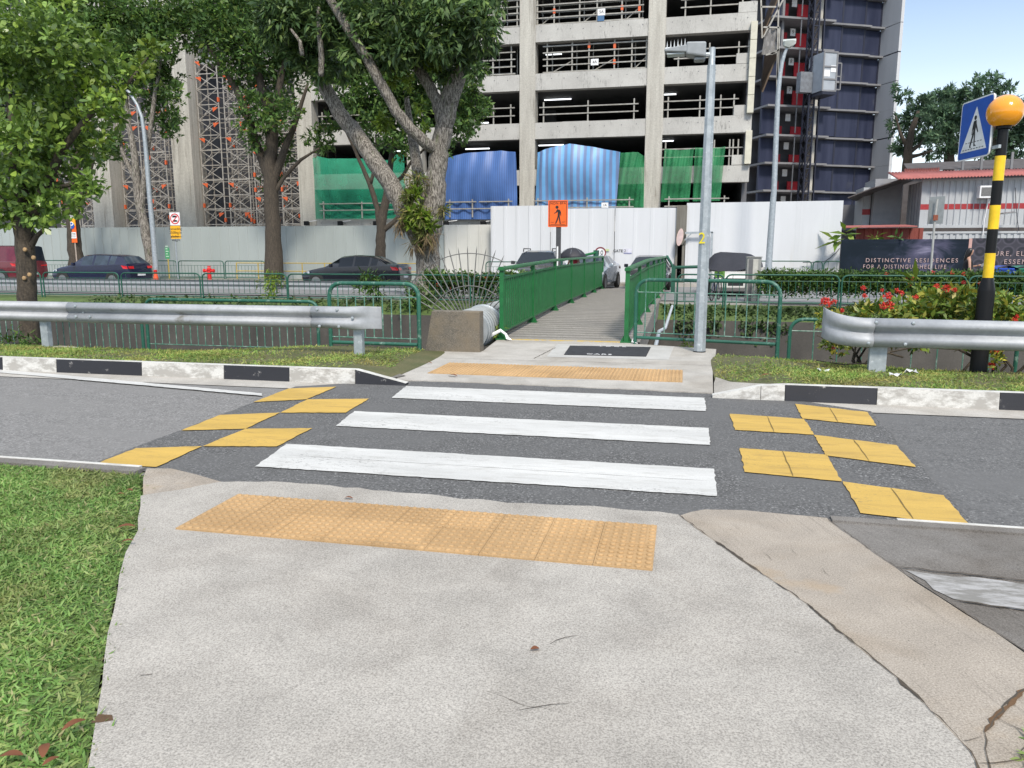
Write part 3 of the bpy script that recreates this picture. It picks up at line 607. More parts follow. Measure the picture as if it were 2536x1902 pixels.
def rail_side(x, y0, y1, x1, label):
    rl = bpy.data.objects.new('railing', None); C.objects.link(rl); rl.parent = br; WM[rl.name] = WM[br.name]; hm = MB()
    f = lambda y: x+(x1-x)*(y-y0)/(y1-y0)
    H_ = lambda y: dz(y)+1.27
    hm.grid([[(f(y)-.055, y, H_(y)), (f(y)-.045, y, H_(y)+.03), (f(y)+.045, y, H_(y)+.03), (f(y)+.055, y, H_(y)), (f(y)+.05, y, H_(y)-.03), (f(y)-.05, y, H_(y)-.03), (f(y)-.055, y, H_(y))] for y in [y0-.08+(y1-y0+.16)*i/12 for i in range(13)]])
    hm.add([(f(y0)-.055, y0-.08, H_(y0)), (f(y0)-.045, y0-.08, H_(y0)+.03), (f(y0)+.045, y0-.08, H_(y0)+.03), (f(y0)+.055, y0-.08, H_(y0)), (f(y0)+.05, y0-.08, H_(y0)-.03), (f(y0)-.05, y0-.08, H_(y0)-.03)], [(0, 1, 2, 3, 4, 5)])
    h = hm.build('handrail', m_green, rl, world=True, smooth=True)
    bm = MB(); n = 18 if x < -2 else 18
    for z in (1.10, .14):
        bm.grid([[(f(y)-.022, y, dz(y)+z-.02), (f(y)-.022, y, dz(y)+z+.02), (f(y)+.022, y, dz(y)+z+.02), (f(y)+.022, y, dz(y)+z-.02), (f(y)-.022, y, dz(y)+z-.02)] for y in [y0+(y1-y0)*i/10 for i in range(11)]])
    y = y0+.1
    while y < y1-.05:
        bm.box(f(y)-.008, f(y)+.008, y-.045, y+.045, dz(y)+.15, dz(y)+1.09); y += .165
    bm.build('balusters', m_green, rl, world=True)
    k = int((y1-y0)/2.9)
    for i in range(k+1):
        y = y0+(y1-y0)*i/k; p = MB()
        p.box(f(y)-.038, f(y)+.038, y-.045, y+.045, dz(y)-.01, H_(y)-.02); p.box(f(y)-.1, f(y)+.1, y-.1, y+.1, dz(y)-.005, dz(y)+.014)
        for s in (-1, 1): p.add([(f(y)+s*.038, y, dz(y)+.13), (f(y)+s*.10, y, dz(y)+.012), (f(y)+s*.038, y, dz(y)+.012)], [(0, 1, 2)])
        p.build('post', m_green, rl, world=True)
rail_side(-3.2, 13.6, 31.2, -3.2, 'l'); rail_side(-.955, 13.62, 31.2, -.74, 'r')
# white tape left on the post feet
def rag(pts, label, r=.018):
    m = MB(); m.tube(pts, [r*.6]+[r*random.uniform(.8, 1.5) for _ in pts[2:]]+[r*.4], 7, wob=.3)
    prop(m.build('plastic_tape', plain('white_plastic', (.78, .79, .80), .45), loc=pts[0], smooth=True), label, 'tape')
rag([(-3.42, 13.45, .05), (-3.33, 13.46, .12), (-3.2, 13.48, .19), (-3.10, 13.46, .12), (-3.06, 13.42, .05), (-2.98, 13.40, .03)], 'white plastic tape tied round the left bridge post foot', .022)
rag([(-.82, 13.5, .45), (-.78, 13.48, .3), (-.80, 13.47, .15), (-.84, 13.42, .05), (-.74, 13.38, .03)], 'white plastic strip hanging down the right bridge post', .014)
# ---------------------------------------------------------------- pipe, block and spiked fan
pp = thing('drain_pipe', 'ribbed grey pipe crossing the canal beside the footbridge', 'pipe', (-3.72, 12.2, .2))
pr = []; y = 13.1
while y < 30: pr += [(.36, y), (.36, y+.09), (.378, y+.11), (.378, y+.125), (.36, y+.14)]; y += .16
MB().lathe(pr, (-3.70, 0, .21), 26, 'y').build('pipe', plain('pipe_grey', (.27, .29, .30), .55), pp, True, True)
MB().lathe([(.385, 14.1), (.40, 14.11), (.40, 14.19), (.385, 14.2)], (-3.70, 0, .21), 26, 'y').build('clamp', m_gal, pp, True, True)
bp = [(-4.06, -.1), (-3.13, -.1), (-3.13, .655), (-3.92, .66)]
blk = MB(); blk.add([(x, 11.74, z) for x, z in bp]+[(x, 12.0, z) for x, z in bp], [(0, 1, 2, 3), (7, 6, 5, 4), (3, 2, 6, 7), (1, 5, 6, 2), (4, 0, 3, 7)])
m_block = granular('aggregate_block', (.185, .165, .135), (.075, .068, .06), (.31, .275, .23), 150, bmp=.6, big=(.205, .165, .115), patch=1.6)
prop(blk.build('concrete_block', m_block, loc=(-3.6, 11.87, -.1), bevel=.012), 'brown aggregate concrete block at the end of the pipe', 'block')
fn = thing('spiked_fan', 'fan of grey steel spikes guarding the pipe above concrete block', 'spike guard', (-3.52, 14.15, .6))
m_spk = plain('spike_steel', (.15, .15, .145), .6, .2)
YFN = 14.15; c0 = at('z2', 1850, 1200, YFN); u_ = mpp('z2', 1850, YFN)/3.486
def fp(a, r, y=YFN): return (c0.x+r*u_*math.cos(R(a)), y, c0.z+r*u_*math.sin(R(a)))
for i in range(19):
    a = 151-i*(151-32)/18; rr = (655, 665, 690, 700)[min(i, 3)] if i < 4 else 725+random.uniform(-12, 12)
    if i > 15: rr -= 40*(i-15)
    while fp(a, rr)[0] > -3.27: rr -= 5
    m = MB(); m.tube([fp(a, 165), fp(a, rr*.94), fp(a, rr)], [.012, .011, .001], 6); m.build('spike', m_spk, fn, True, True)
for rr, a0, a1 in ((390, 150, 36), (665, 142, 64)):
    m = MB(); m.tube([fp(a0+(a1-a0)*i/22, rr, YFN-.018) for i in range(23)], .0095, 6); m.build('hoop', m_spk, fn, True, True)
# conduit slung beside the right rail
prop(MB().tube([(-.45, 13.2, -.1), (-.42, 14.6, .12), (-.36, 17, -.05), (-.3, 22.6, .05)], .035, 8).build('conduit_pipe', plain('conduit', (.5, .53, .58), .4), loc=(-.45, 13.2, 0), smooth=True), 'thin grey conduit pipe slung along the right of the footbridge', 'pipe')
# ================================================================ across the canal
# low hooped railings on the far canal edge
YF = 24.25
def X(r, x, Y=YF): return at(r, x, 700, Y).x
spans = [('z1', -330, 'z1', 345), ('z1', 368, 'z1', 1020), ('z1', 1042, 'z1', 1722), ('z1', 1742, 'z2', 262), ('z2', 272, 'z2', 1035), ('z2', 1052, 'z2', 1850), ('z2', 1876, 'z3', 480), ('z3', 1432, 'z3', 1832), ('z3', 1850, 'z4', 620), ('z4', 645, 'z4', 1722), ('z4', 1745, 'z4', 2700)]
lab = ['behind the trunk of the broad-leaved tree', 'in front of the blue hatchback', 'in front of the street lamp and red cone', 'in front of the red hydrant', 'in front of the black saloon bonnet', 'in front of the big leaning tree', 'in front of the dark off-roader', 'in front of the bicycle', 'in front of the grey utility cabinet', 'behind the red flowering shrubs', 'behind the black and yellow beacon']
for (ra, a, rb_, b), l in zip(spans, lab):
    x0, x1 = X(ra, a), X(rb_, b); right = x0 > -1
    hoop('railing_panel', 'low green railing on far canal edge '+l, (x0, YF, .0), (x1, YF, .0), .90 if right else .83, .026, .17, sill=.08 if right else .03, low=.15 if not right else .22, top=.72 if right else .64, pitch=.2, rb=.009, group='low green railings on the far canal edge', mat=m_tealf)
# guardrail along the far road
g2 = thing('guardrail', 'pale grey guardrail seen from behind along the far road', 'guardrail', (-20, 25.4, 0))
x1 = X('z2', 1330, 25.5)
MB().grid([[(x, 25.5-y, .40+z) for y, z in WP] for x in (-60, -40, -25, x1)]).build('beam', plain('rail_back', (.27, .29, .31), .55, .2), g2, True, True)
for xx in (at('z1', 20, 850, 25.35).x, at('z1', 825, 850, 25.35).x, at('z1', 1690, 850, 25.35).x, at('z2', 392, 850, 25.35).x, at('z1', 20, 850, 25.35).x-4.3):
    m = MB(); m.box(xx-.13, xx+.06, 25.33, 25.345, -.1, .56); m.box(xx-.13, xx-.115, 25.345, 25.44, -.1, .56); m.box(xx+.06, xx+.19, 25.40, 25.44, .24, .56); m.build('post', m_gal, g2, True)
# far kerb and pavement
prop(MB().box(-120, 120, 35.6, 35.75, -.1, .15).build('kerb', m_apron), kind='structure')
prop(MB().box(-120, 120, 35.75, 39.5, -.1, .12).build('pavement', m_dust), kind='structure')
# hooped fence and yellow rail before the hoarding
YB = 37.4
pr = [('z1', -900, 'z1', -300), ('z1', -290, 'z1', 365), ('z1', 380, 'z1', 960), ('z1', 970, 'z1', 1530), ('z1', 1545, 'z1', 1935), ('z1', 1948, 'z1', 2290), ('z4', -150, 'z4', 370), ('z4', 385, 'z4', 465), ('z4', 478, 'z4', 628), ('z4', 640, 'z4', 915), ('z2', 1985, 'z3', 300)]
lb = ['far left behind the red van', 'behind the red van and blue hatchback', 'behind the blue hatchback roof', 'behind the leaning street lamp', 'behind the red hydrant', 'next to the yellow pipe rail', 'behind the far right street lamp', 'narrowest, below the tall white hoarding', 'beside the edge of the tall white hoarding', 'before the dark hoarding lettering', 'behind the spiked fan']
for (ra, a, rb_, b), l in zip(pr, lb):
    x0, x1 = X(ra, a, YB), X(rb_, b, YB)
    hoop('railing_panel', 'dark green hooped railing on far pavement, '+l, (x0, YB, .1), (x1, YB, .1), .98 if x1 < -10 or x0 < -5 else 1.05, .026, .16, sill=.1, low=.15, top=.74, pitch=.19, rb=.009, group='hooped railings on the far pavement', mat=m_tealf)
yr = thing('pipe_rail', 'yellow pipe rail in front of the grey hoarding', 'railing', (-18, YB, .1))
m_yr = plain('yellow_pipe', (.42, .31, .07), .5)
x0, x1 = X('z1', 2050, YB), X('z2', 1400, YB)
for z in (.56, .98): MB().tube([(x0, YB-.05, z), (x1, YB-.05, z)], .026, 6).build('rail', m_yr, yr, True, True)
for i in range(9): MB().tube([(x0+(x1-x0)*i/8, YB-.05, .1), (x0+(x1-x0)*i/8, YB-.05, 1.0)], .03, 6).build('post', m_yr, yr, True, True)
yg = thing('barred_stand', 'small yellow barred frame standing above the yellow pipe rail', 'stand', at('z2', 1215, 640, 37.2))
for xx in (1178, 1200, 1222, 1248): MB().bar(at('z2', xx, 503, 37.2), at('z2', xx, 605, 37.2), .035).build('bar', plain('yellow_frame', (.62, .40, .05), .5), yg, True)
MB().bar(at('z2', 1174, 503, 37.2), at('z2', 1252, 503, 37.2), .04).bar(at('z2', 1174, 605, 37.2), at('z2', 1252, 605, 37.2), .04).bar(at('z2', 1213, 605, 37.2), at('z2', 1213, 640, 37.2), .05).build('frame', m_yr, yg, True)
# ---------------------------------------------------------------- hoardings
m_hg = surf('grey_hoarding', (.36, .40, .395), (.31, .345, .34), scale=.5, stretch=(1, 1, .3), rough=.5, fine_amt=.06, bmp=0)
m_hw = surf('white_hoarding', (.62, .635, .665), (.56, .575, .60), scale=.5, stretch=(2, 1, .25), rough=.5, fine_amt=.05, bmp=0, stain=(.50, .49, .47), stain_scale=.6, stain_rng=(.68, .85))
m_hw2 = surf('cream_hoarding', (.60, .60, .57), (.5, .5, .47), scale=.5, rough=.5, fine_amt=.05, bmp=0)
def hoarding(name, label, x0, x1, Y, z0, z1, mat, pitch=.62, rib=.035, z1b=None, tilt=0):
    t = thing(name, label, 'hoarding', ((x0+x1)/2, Y, z0)); m = MB(); rows = []; x = x0; z1b = z1 if z1b is None else z1b
    while x < x1-.01:
        for dx, dy in ((0, 0), (.04, 0), (.07, -rib), (.16, -rib), (.19, 0)):
            xx = min(x+dx*pitch/.62, x1); zt = z1+(z1b-z1)*(xx-x0)/(x1-x0); rows.append([(xx, Y+dy+random.uniform(-.004, .004), z0), (xx, Y+dy+tilt, zt)])
        x += pitch
    rows.append([(x1, Y, z0), (x1, Y+tilt, z1b)]); o = m.grid(rows).build('sheet', mat, t, world=True); solid(o, .02)
    MB().box(x0, x1, Y+.06, Y+.12, z1-.5, z1-.42).build('frame_rail', m_gal, t, world=True)
    return t
Hx = lambda r, x, Y=38.0: at(r, x, 300, Y).x
hoarding('hoarding', 'long ribbed grey site hoarding behind the parked cars', -62, Hx('z2', 1620, 39), 39, 0, 2.94, m_hg, .58, z1b=2.94)
hoarding('hoarding', 'short pale cream hoarding length between the big tree and the white gate', Hx('z2', 1625, 39), Hx('z2', 2035, 39), 39, 0, 2.94, m_hw2, .6)
hoarding('hoarding', 'white hoarding left of the orange walker sign', Hx('z2', 2028), Hx('z3', 330), 38, 0, 3.80, m_hw, .62)
hoarding('site_gate', 'left white gate leaf behind the umbrella', Hx('z3', 332), Hx('z3', 884), 38.08, .12, 3.64, m_hw, .9, .015)
gt = hoarding('site_gate', 'right white gate leaf marked gate 2', Hx('z3', 890), Hx('z3', 1418), 38.0, .12, 3.64, m_hw, .8, .012, 3.62)
hr = hoarding('hoarding', 'tall white hoarding right of the timber gate post', Hx('z3', 1503), Hx('z4', 636), 38, 0, 3.83, m_hw, 1.2, .006, 3.85)
writing('lettering', 'GATE 2', .19, m_ink, gt, text_at(at('z3', 928, 507, 37.95).x, 37.95, at('z3', 928, 507, 37.95).z), world=True)
p = at('z3', 998, 505, 37.97)
MB().box(p.x-.2, p.x+.2, 37.955, 37.965, p.z-.10, p.z+.10).build('notice', plain('notice_white', (.60, .60, .68), .5), gt, world=True)
MB().box(p.x-.17, p.x+.2, 37.950, 37.954, p.z-.13, p.z-.105).build('notice_line', plain('notice_blue', (.2, .22, .5), .5), gt, world=True)
p = at('z3', 815, 500, 38.0); prop(MB().box(p.x-.13, p.x+.13, 37.98, 38.0, p.z-.045, p.z+.045).build('label_plate', plain('lime_label', (.45, .52, .25), .5), loc=p), 'small lime label stuck on the left white gate leaf', 'label')
gp = thing('gate_post', 'weathered grey timber gate post between the white hoardings', 'post', (Hx('z3', 1460), 37.9, 0))
m_tim = surf('weathered_timber', (.20, .19, .165), (.13, .12, .10), scale=2, stretch=(6, 6, .5), fine=50)
xq = Hx('z3', 1462, 37.9); MB().box(xq-.24, xq+.24, 37.86, 38.1, 1.9, 3.72).build('upper_post', m_tim, gp, world=True, bevel=.01)
for dx in (-.2, .13): MB().box(xq+dx-.06, xq+dx+.06, 37.9, 38.05, 0, 1.9).build('leg', m_tim, gp, world=True)
mr = thing('convex_mirror', 'pale pink rimmed convex mirror hanging on the timber gate post', 'mirror', at('z3', 1450, 390, 37.5))
c0 = at('z3', 1450, 388, 37.5)
def ell(n, a, b, y): return [(c0.x+a*math.cos(R(360*i/n))+.05*math.sin(R(360*i/n)), y, c0.z+b*math.sin(R(360*i/n))) for i in range(n)]
m = MB(); e0 = ell(20, .15, .40, 37.52); e1 = ell(20, .15, .40, 37.44); m.add(e0+e1, [tuple(range(20, 40))]+[(i, (i+1) % 20, 20+(i+1) % 20, 20+i) for i in range(20)]); m.build('rim', plain('pink_rim', (.60, .45, .42), .5), mr, world=True)
m = MB(); e0 = ell(20, .10, .32, 37.435); m.add(e0, [tuple(range(20))]); m.build('mirror_face', plain('mirror_face', (.55, .43, .42), .3), mr, world=True)
fb = thing('bracket_frame', 'grey steel bracket frame on the white hoarding beside the lamp post', 'frame', at('z3', 1560, 350, 37.7))
MB().bar(at('z3', 1495, 352, 37.7), at('z3', 1735, 345, 37.7), .09).bar(at('z3', 1490, 415, 37.7), at('z3', 1545, 360, 37.7), .05).bar(at('z3', 1728, 345, 37.7), at('z3', 1718, 640, 37.7), .09).build('frame', m_gal, fb, world=True)
# dark printed hoarding with lettering
YA = 36.0
xa, xb, xc = at('z4', 637, 410, YA).x, at('z4', 1765, 405, YA).x, at('z4', 2620, 395, YA).x
ad = thing('printed_hoarding', 'dark printed hoarding with pale cloud picture and pink lettering', 'hoarding', ((xa+xc)/2, YA, 0))
m_cl, nt, bs = newmat('cloud_print'); co = coords(nt, (.55, 1, .9))
n1 = noise(nt, co, 1.3, 8, .6, 1.2); sx = nd(nt, 'ShaderNodeSeparateXYZ'); tc = nd(nt, 'ShaderNodeTexCoord'); nt.links.new(tc.outputs['Generated'], sx.inputs[0])
band = ramp(nt, sx.outputs[0], [(.35, .0), (.68, .30), (.82, .26), (.95, 0)])
ad1 = nd(nt, 'ShaderNodeMath', _operation='ADD'); nt.links.new(n1, ad1.inputs[0]); nt.links.new(band, ad1.inputs[1])
nt.links.new(ramp(nt, ad1.outputs[0], [(.46, (.006, .012, .020)), (.62, (.013, .020, .034)), (.80, (.07, .07, .115)), (.98, (.22, .21, .30))]), bs.inputs['Base Color']); bs.inputs['Roughness'].default_value = .6; bs.inputs['Specular IOR Level'].default_value = .15
MB().box(xa, xb-.12, YA, YA+.06, 0, 2.1).build('left_panel', m_cl, ad, world=True)
m_pt, nt, bs = newmat('rosette_print'); co = coords(nt, (1.9, 1, 1.9)); w = nd(nt, 'ShaderNodeTexVoronoi', Scale=1.0, Randomness=0.0); nt.links.new(co, w.inputs['Vector'])
nt.links.new(ramp(nt, w.outputs['Distance'], [(.12, (.035, .03, .045)), (.2, (.012, .012, .02)), (.33, (.014, .014, .022)), (.42, (.06, .055, .075)), (.52, (.03, .028, .04))]), bs.inputs['Base Color']); bs.inputs['Roughness'].default_value = .45
MB().box(xb, xc, YA, YA+.06, 0, 2.13).build('right_panel', m_pt, ad, world=True)
MB().box(xb-.12, xb, YA-.005, YA+.06, 0, 2.12).build('strip', plain('pink_strip', (.45, .27, .24), .5), ad, world=True)
m_let = plain('pink_letter', (.40, .29, .28), .5)
def adtext(body, ra, a, b, rb2, y, hgt, sp):
    p0, p1 = at(ra, a, y, YA-.03), at(rb2, b, y, YA-.03)
    o = writing('lettering', body, .34, m_let, ad, Matrix.Identity(4), depth=.004, space=sp)
    xs = [v.co.x for v in o.data.vertices]; w = max(xs)-min(xs); cxx = (max(xs)+min(xs))/2
    o.data.transform(Matrix.Translation(((p0.x+p1.x)/2, YA-.03, (p0.z+p1.z)/2)) @ UPRIGHT @ Matrix.Diagonal((abs(p1.x-p0.x)/w, hgt, 1, 1)) @ Matrix.Translation((-cxx, 0, 0)))
    o.data.transform(WM[ad.name].inverted())
adtext('DISTINCTIVE RESIDENCES', 'z4', 845, 1640, 'z4', 590, .72, 1.35)
adtext('FOR A DISTINGUISHED LIFE', 'z4', 822, 1538, 'z4', 645, .72, 1.35)
adtext('URE, EL', 'z4', 1955, 2210, 'z4', 532, .78, 1.35); adtext('ESSEN', 'z4', 2040, 2230, 'z4', 602, .78, 1.35)
# ---------------------------------------------------------------- signs beyond the canal
def post(t, x, y, z0, z1, r=.03, mat=None): MB().tube([(x, y, z0), (x, y, z1)], r, 8).build('post', mat or m_gal, t, world=True, smooth=True)
def at2(r, x0, y0, x1, y1, Y): a = at(r, x0, y0, Y); b = at(r, x1, y1, Y); return min(a.x, b.x), max(a.x, b.x), min(a.z, b.z), max(a.z, b.z)
Yo = 24.9
x0, x1, z0, z1 = at2('z3', 313, 70, 480, 300, Yo); xm = (x0+x1)/2; w = x1-x0; h = z1-z0; zm = (z0+z1)/2
os_ = thing('walker_sign', 'orange temporary sign with black walker and NON-BFA lettering', 'sign', (xm, Yo, 0))
def pl(name, mb, mat): mb.v = [(x+xm, y+Yo, z+zm) for x, y, z in mb.v]; return mb.build(name, mat, os_, world=True)
pl('plate', MB().plate(rrect(w, h, .03), 0, .012), m_orange)
m = MB(); t_ = .014
for a in (w/2-.035,):
    b = h/2-.035
    m.plate([(-a, b), (a, b), (a, b-t_), (-a, b-t_)], -.004, 0); m.plate([(-a, -b+t_), (a, -b+t_), (a, -b), (-a, -b)], -.004, 0); m.plate([(-a, -b), (-a+t_, -b), (-a+t_, b), (-a, b)], -.0035, 0); m.plate([(a-t_, -b), (a, -b), (a, b), (a-t_, b)], -.0035, 0)
m.plate([(-.24, -.27), (-.12, -.27), (-.12, -.258), (-.24, -.258)], -.004, 0); m.plate([(.12, -.27), (.24, -.27), (.24, -.258), (.12, -.258)], -.004, 0); m.plate([(-.24, -.345), (.24, -.345), (.24, -.332), (-.24, -.332)], -.004, 0)
pl('border', m, m_ink)
m = MB(); m.plate(disc(.05, 14, -.03, .20), -.004, 0)
m.plate([(-.03, .14), (.06, .12), (.10, .05), (.105, -.06), (.085, -.06), (.07, .03), (.06, -.08), (-.01, -.08), (-.005, .06), (-.06, .02), (-.12, .0), (-.125, .02), (-.07, .05)], -.0042, 0)
m.plate([(-.01, -.078), (.03, -.078), (.01, -.18), (-.05, -.31), (-.09, -.31), (-.04, -.18)], -.0044, 0); m.plate([(.02, -.078), (.06, -.078), (.075, -.18), (.10, -.32), (.06, -.32), (.035, -.18)], -.0046, 0)
pl('walker_symbol', m, m_ink)
writing('lettering', 'NON-BFA', .105, m_ink, os_, text_at(xm, Yo-.004, zm+h/2-.10), space=1.15, world=True)
MB().box(xm-.06, xm+.09, Yo+.02, Yo+.12, -.1, zm).build('post', plain('dark_post', (.06, .06, .065), .5), os_, world=True)
MB().box(xm-.03, xm+.02, Yo+.0, Yo+.018, .5, 1.75).build('reflector', m_signw, os_, world=True)
# parking sign
Yp = 35.9
x0, x1, z0, z1 = at2('z1', 578, 190, 668, 435, Yp); xm = (x0+x1)/2; w = x1-x0; h = z1-z0
ps = thing('parking_sign', 'tall orange and yellow parking sign before the left tree trunk', 'sign', (xm, Yp, 0))
def pan(t, name, xx, zz, ww, hh, y, mat, r=.02): MB().plate(rrect(ww, hh, r, 3, xx, zz), y, y+.01).build(name, mat, t, world=True)
m_sy = plain('sign_yellow', (.78, .40, .012), .45)
pan(ps, 'plate', xm, z0+h*.5, w, h, Yp, m_orange)
pan(ps, 'yellow_field', xm, z0+h*.72, w-.02, h*.26, Yp-.012, m_sy); pan(ps, 'top_plate', xm, z0+h*.925, w-.02, h*.145, Yp-.013, m_signw); pan(ps, 'notice', xm, z0+h*.26, w-.04, h*.22, Yp-.013, m_signw)
MB().plate(disc(w*.36, 22, xm, z0+h*.60), Yp-.024, Yp-.012).build('blue_disc', m_blue, ps, world=True)
writing('lettering', 'P', .52, m_signw, ps, text_at(xm, Yp-.027, z0+h*.60), world=True)
for k, s_ in enumerate(('No Fees', '', '')):
    if s_: writing('lettering', s_, .11, m_ink, ps, text_at(xm, Yp-.016, z0+h*.315), world=True)
m = MB(); m.plate([(xm-w*.42, z0+h*.26), (xm+w*.38, z0+h*.26), (xm+w*.38, z0+h*.272), (xm-w*.42, z0+h*.272)], Yp-.016, Yp-.013); m.plate([(xm-w*.42, z0+h*.20), (xm+w*.4, z0+h*.20), (xm+w*.4, z0+h*.212), (xm-w*.42, z0+h*.212)], Yp-.016, Yp-.013)
for i in range(4): m.plate([(xm-.05+i*.08, z0+h*.89), (xm-.015+i*.08, z0+h*.89), (xm-.015+i*.08, z0+h*.96), (xm-.05+i*.08, z0+h*.96)], Yp-.016, Yp-.013)
m.build('print_lines', m_ink, ps, world=True)
post(ps, xm+.05, Yp+.05, .1, z0+.3, .035, plain('parking_post', (.40, .33, .28), .5))
# no-overtaking-by-heavy-vehicles sign with yellow plate
x0, x1, z0, z1 = at2('z1', 1462, 175, 1557, 285, Yp); xm = (x0+x1)/2; w = x1-x0; h = z1-z0
hs = thing('road_sign', 'white square sign with red barred ring above yellow lettered plate', 'sign', (xm, Yp, 0))
pan(hs, 'plate', xm, (z0+z1)/2, w, h, Yp, m_signw)
m = MB(); ring_plate(m, w*.46, w*.37, Yp-.006, Yp, 28, xm, (z0+z1)/2); c_ = (z0+z1)/2
m.plate([(xm-w*.29, c_-w*.25), (xm-w*.24, c_-w*.30), (xm+w*.29, c_+w*.25), (xm+w*.24, c_+w*.30)], Yp-.007, Yp); m.build('red_ring', m_redp, hs, world=True)
m = MB()
for dz_ in (.12, -.10): m.plate([(xm-w*.25, c_+dz_-.05), (xm+w*.25, c_+dz_-.05), (xm+w*.22, c_+dz_+.02), (xm+w*.05, c_+dz_+.05), (xm-w*.2, c_+dz_+.05)], Yp-.004, Yp)
m.build('car_symbol', m_ink, hs, world=True)
x0, x1, z0, z1 = at2('z1', 1469, 290, 1563, 402, Yp); c_ = (z0+z1)/2; xn = (x0+x1)/2
pan(hs, 'yellow_plate', xn, c_, x1-x0, z1-z0, Yp, m_sy)
for i, s_ in enumerate(('Exceeding', '2500kg in', 'laden', 'weight')): writing('lettering', s_, .185, m_ink, hs, text_at(xn, Yp-.004, z1-.16-i*.19), world=True)
m = MB(); m.plate([(xn-.33, z0+.10), (xn-.22, z0+.15), (xn-.22, z0+.115), (xn+.33, z0+.115), (xn+.33, z0+.085), (xn-.22, z0+.085), (xn-.22, z0+.05)], Yp-.004, Yp); m.build('arrow', m_ink, hs, world=True)
post(hs, at('z1', 1535, 700, Yp+.05).x, Yp+.05, .1, z0+1.0, .035)
x0, x1, z0, z1 = at2('z1', 1421, 478, 1467, 575, Yp); xm = (x0+x1)/2
gs = thing('notice_sign', 'small green notice sign on thin yellow post', 'sign', (xm, Yp, 0))
pan(gs, 'plate', xm, (z0+z1)/2, x1-x0, z1-z0, Yp, plain('notice_green', (.06, .27, .12), .5)); m = MB()
for i in range(5): m.plate([(x0+.05, z0+.10+i*.13), (x1-.05-.05*(i % 2), z0+.10+i*.13), (x1-.05-.05*(i % 2), z0+.15+i*.13), (x0+.05, z0+.15+i*.13)], Yp-.004, Yp)
m.build('print_lines', plain('pale_print', (.4, .55, .42), .5), gs, world=True); post(gs, xm, Yp+.03, .1, z0+.1, .03, m_yr)
# hydrant, cone
p = at('z1', 1812, 762, 36.0); p.z = .1
hy = thing('fire_hydrant', 'red two-outlet fire hydrant on the far pavement', 'hydrant', p)
MB().lathe([(.15, 0), (.15, .03), (.10, .05), (.10, .52), (.13, .54), (.13, .60), (.10, .62), (.08, .66), (.0, .67)], (0, 0, 0), 14).build('barrel', m_redp, hy, True)
for s in (-1, 1):
    MB().tube([(0, 0, .47), (s*.24, -.03, .50)], [.07, .06], 10).lathe([(.09, s*.22), (.10, s*.30), (.06, s*.33)], (0, -.03, .50), 10, 'x').build('outlet', m_redp, hy, True)
MB().tube([(0, 0, .6), (0, 0, .73)], .03, 8).tube([(-.10, 0, .72), (.10, 0, .72)], .025, 6).build('valve', m_redp, hy, True)
p = at('z1', 1347, 750, 35.3); p.z = .02
cn = thing('traffic_cone', 'orange traffic cone beside the left far lamp post', 'cone', p)
m_cone = plain('cone_orange', (.80, .10, .03), .5)
MB().box(-.2, .2, -.2, .2, 0, .04).build('base', m_cone, cn); MB().lathe([(.15, .04), (.08, .42), (.075, .46)], (0, 0, 0), 14).build('body', m_cone, cn, True)
MB().lathe([(.082, .42), (.07, .5), (.09, .52), (.09, .62), (.0, .63)], (0, 0, 0), 14).build('tip', m_redp, cn, True)
# round speed plate over the left rail end, grey sign back, cabinet, bins
p = at('z3', 763, 523, 33); sp = thing('speed_sign', 'small round white speed sign reading 10 above the bridge rail', 'sign', (p.x, 33, 0))
MB().plate(disc(.24, 24, p.x, p.z), 33, 33.02).build('plate', m_signw, sp, world=True); m = MB(); ring_plate(m, .245, .19, 32.99, 33, 24, p.x, p.z); m.build('ring', plain('dark_red', (.2, .03, .04), .5), sp, world=True)
writing('lettering', '10', .26, m_ink, sp, text_at(p.x, 32.99, p.z), world=True); post(sp, p.x, 33.05, .02, p.z)
pa, pb, pc, pd = at('z4', 1398, 42, 27), at('z4', 1532, 32, 27.25), at('z4', 1508, 272, 27.25), at('z4', 1376, 276, 27)
bk = thing('road_sign', 'grey back of a tall road sign in front of the container cabin', 'sign', (7.6, 27, 0))
m = MB(); m.add([pa, pb, pc, pd]+[p+Vector((0, .02, 0)) for p in (pa, pb, pc, pd)], [(0, 3, 2, 1), (4, 5, 6, 7), (0, 1, 5, 4), (1, 2, 6, 5), (2, 3, 7, 6), (3, 0, 4, 7)]); m.build('plate', m_signback, bk, world=True)
pm = at('z4', 1440, 230, 26.95); MB().tube([(at('z4', 1408, 690, 26.95).x, 26.95, 0), (pm.x, 26.95, pm.z), (at('z4', 1462, 60, 26.95).x, 26.95, 3.2)], .035, 8).build('post', plain('sign_post', (.36, .36, .35), .5), bk, world=True, smooth=True)
MB().box(pm.x-.06, pm.x+.07, 26.88, 26.93, pm.z-.05, pm.z+.12).build('clamp', plain('rusty_clamp', (.22, .06, .03), .7), bk, world=True)
x0, x1, z0, z1 = at2('z3', 2032, 572, 2136, 940, 25.8)
cb = thing('utility_cabinet', 'tall two-tone grey utility cabinet beside the hedge', 'cabinet', ((x0+x1)/2, 25.8, 0))
m_cab = plain('cabinet_grey', (.27, .27, .26), .5); MB().box(x0, x1, 25.8, 26.3, -.05, 1.40).build('body', m_cab, cb, world=True, bevel=.01)
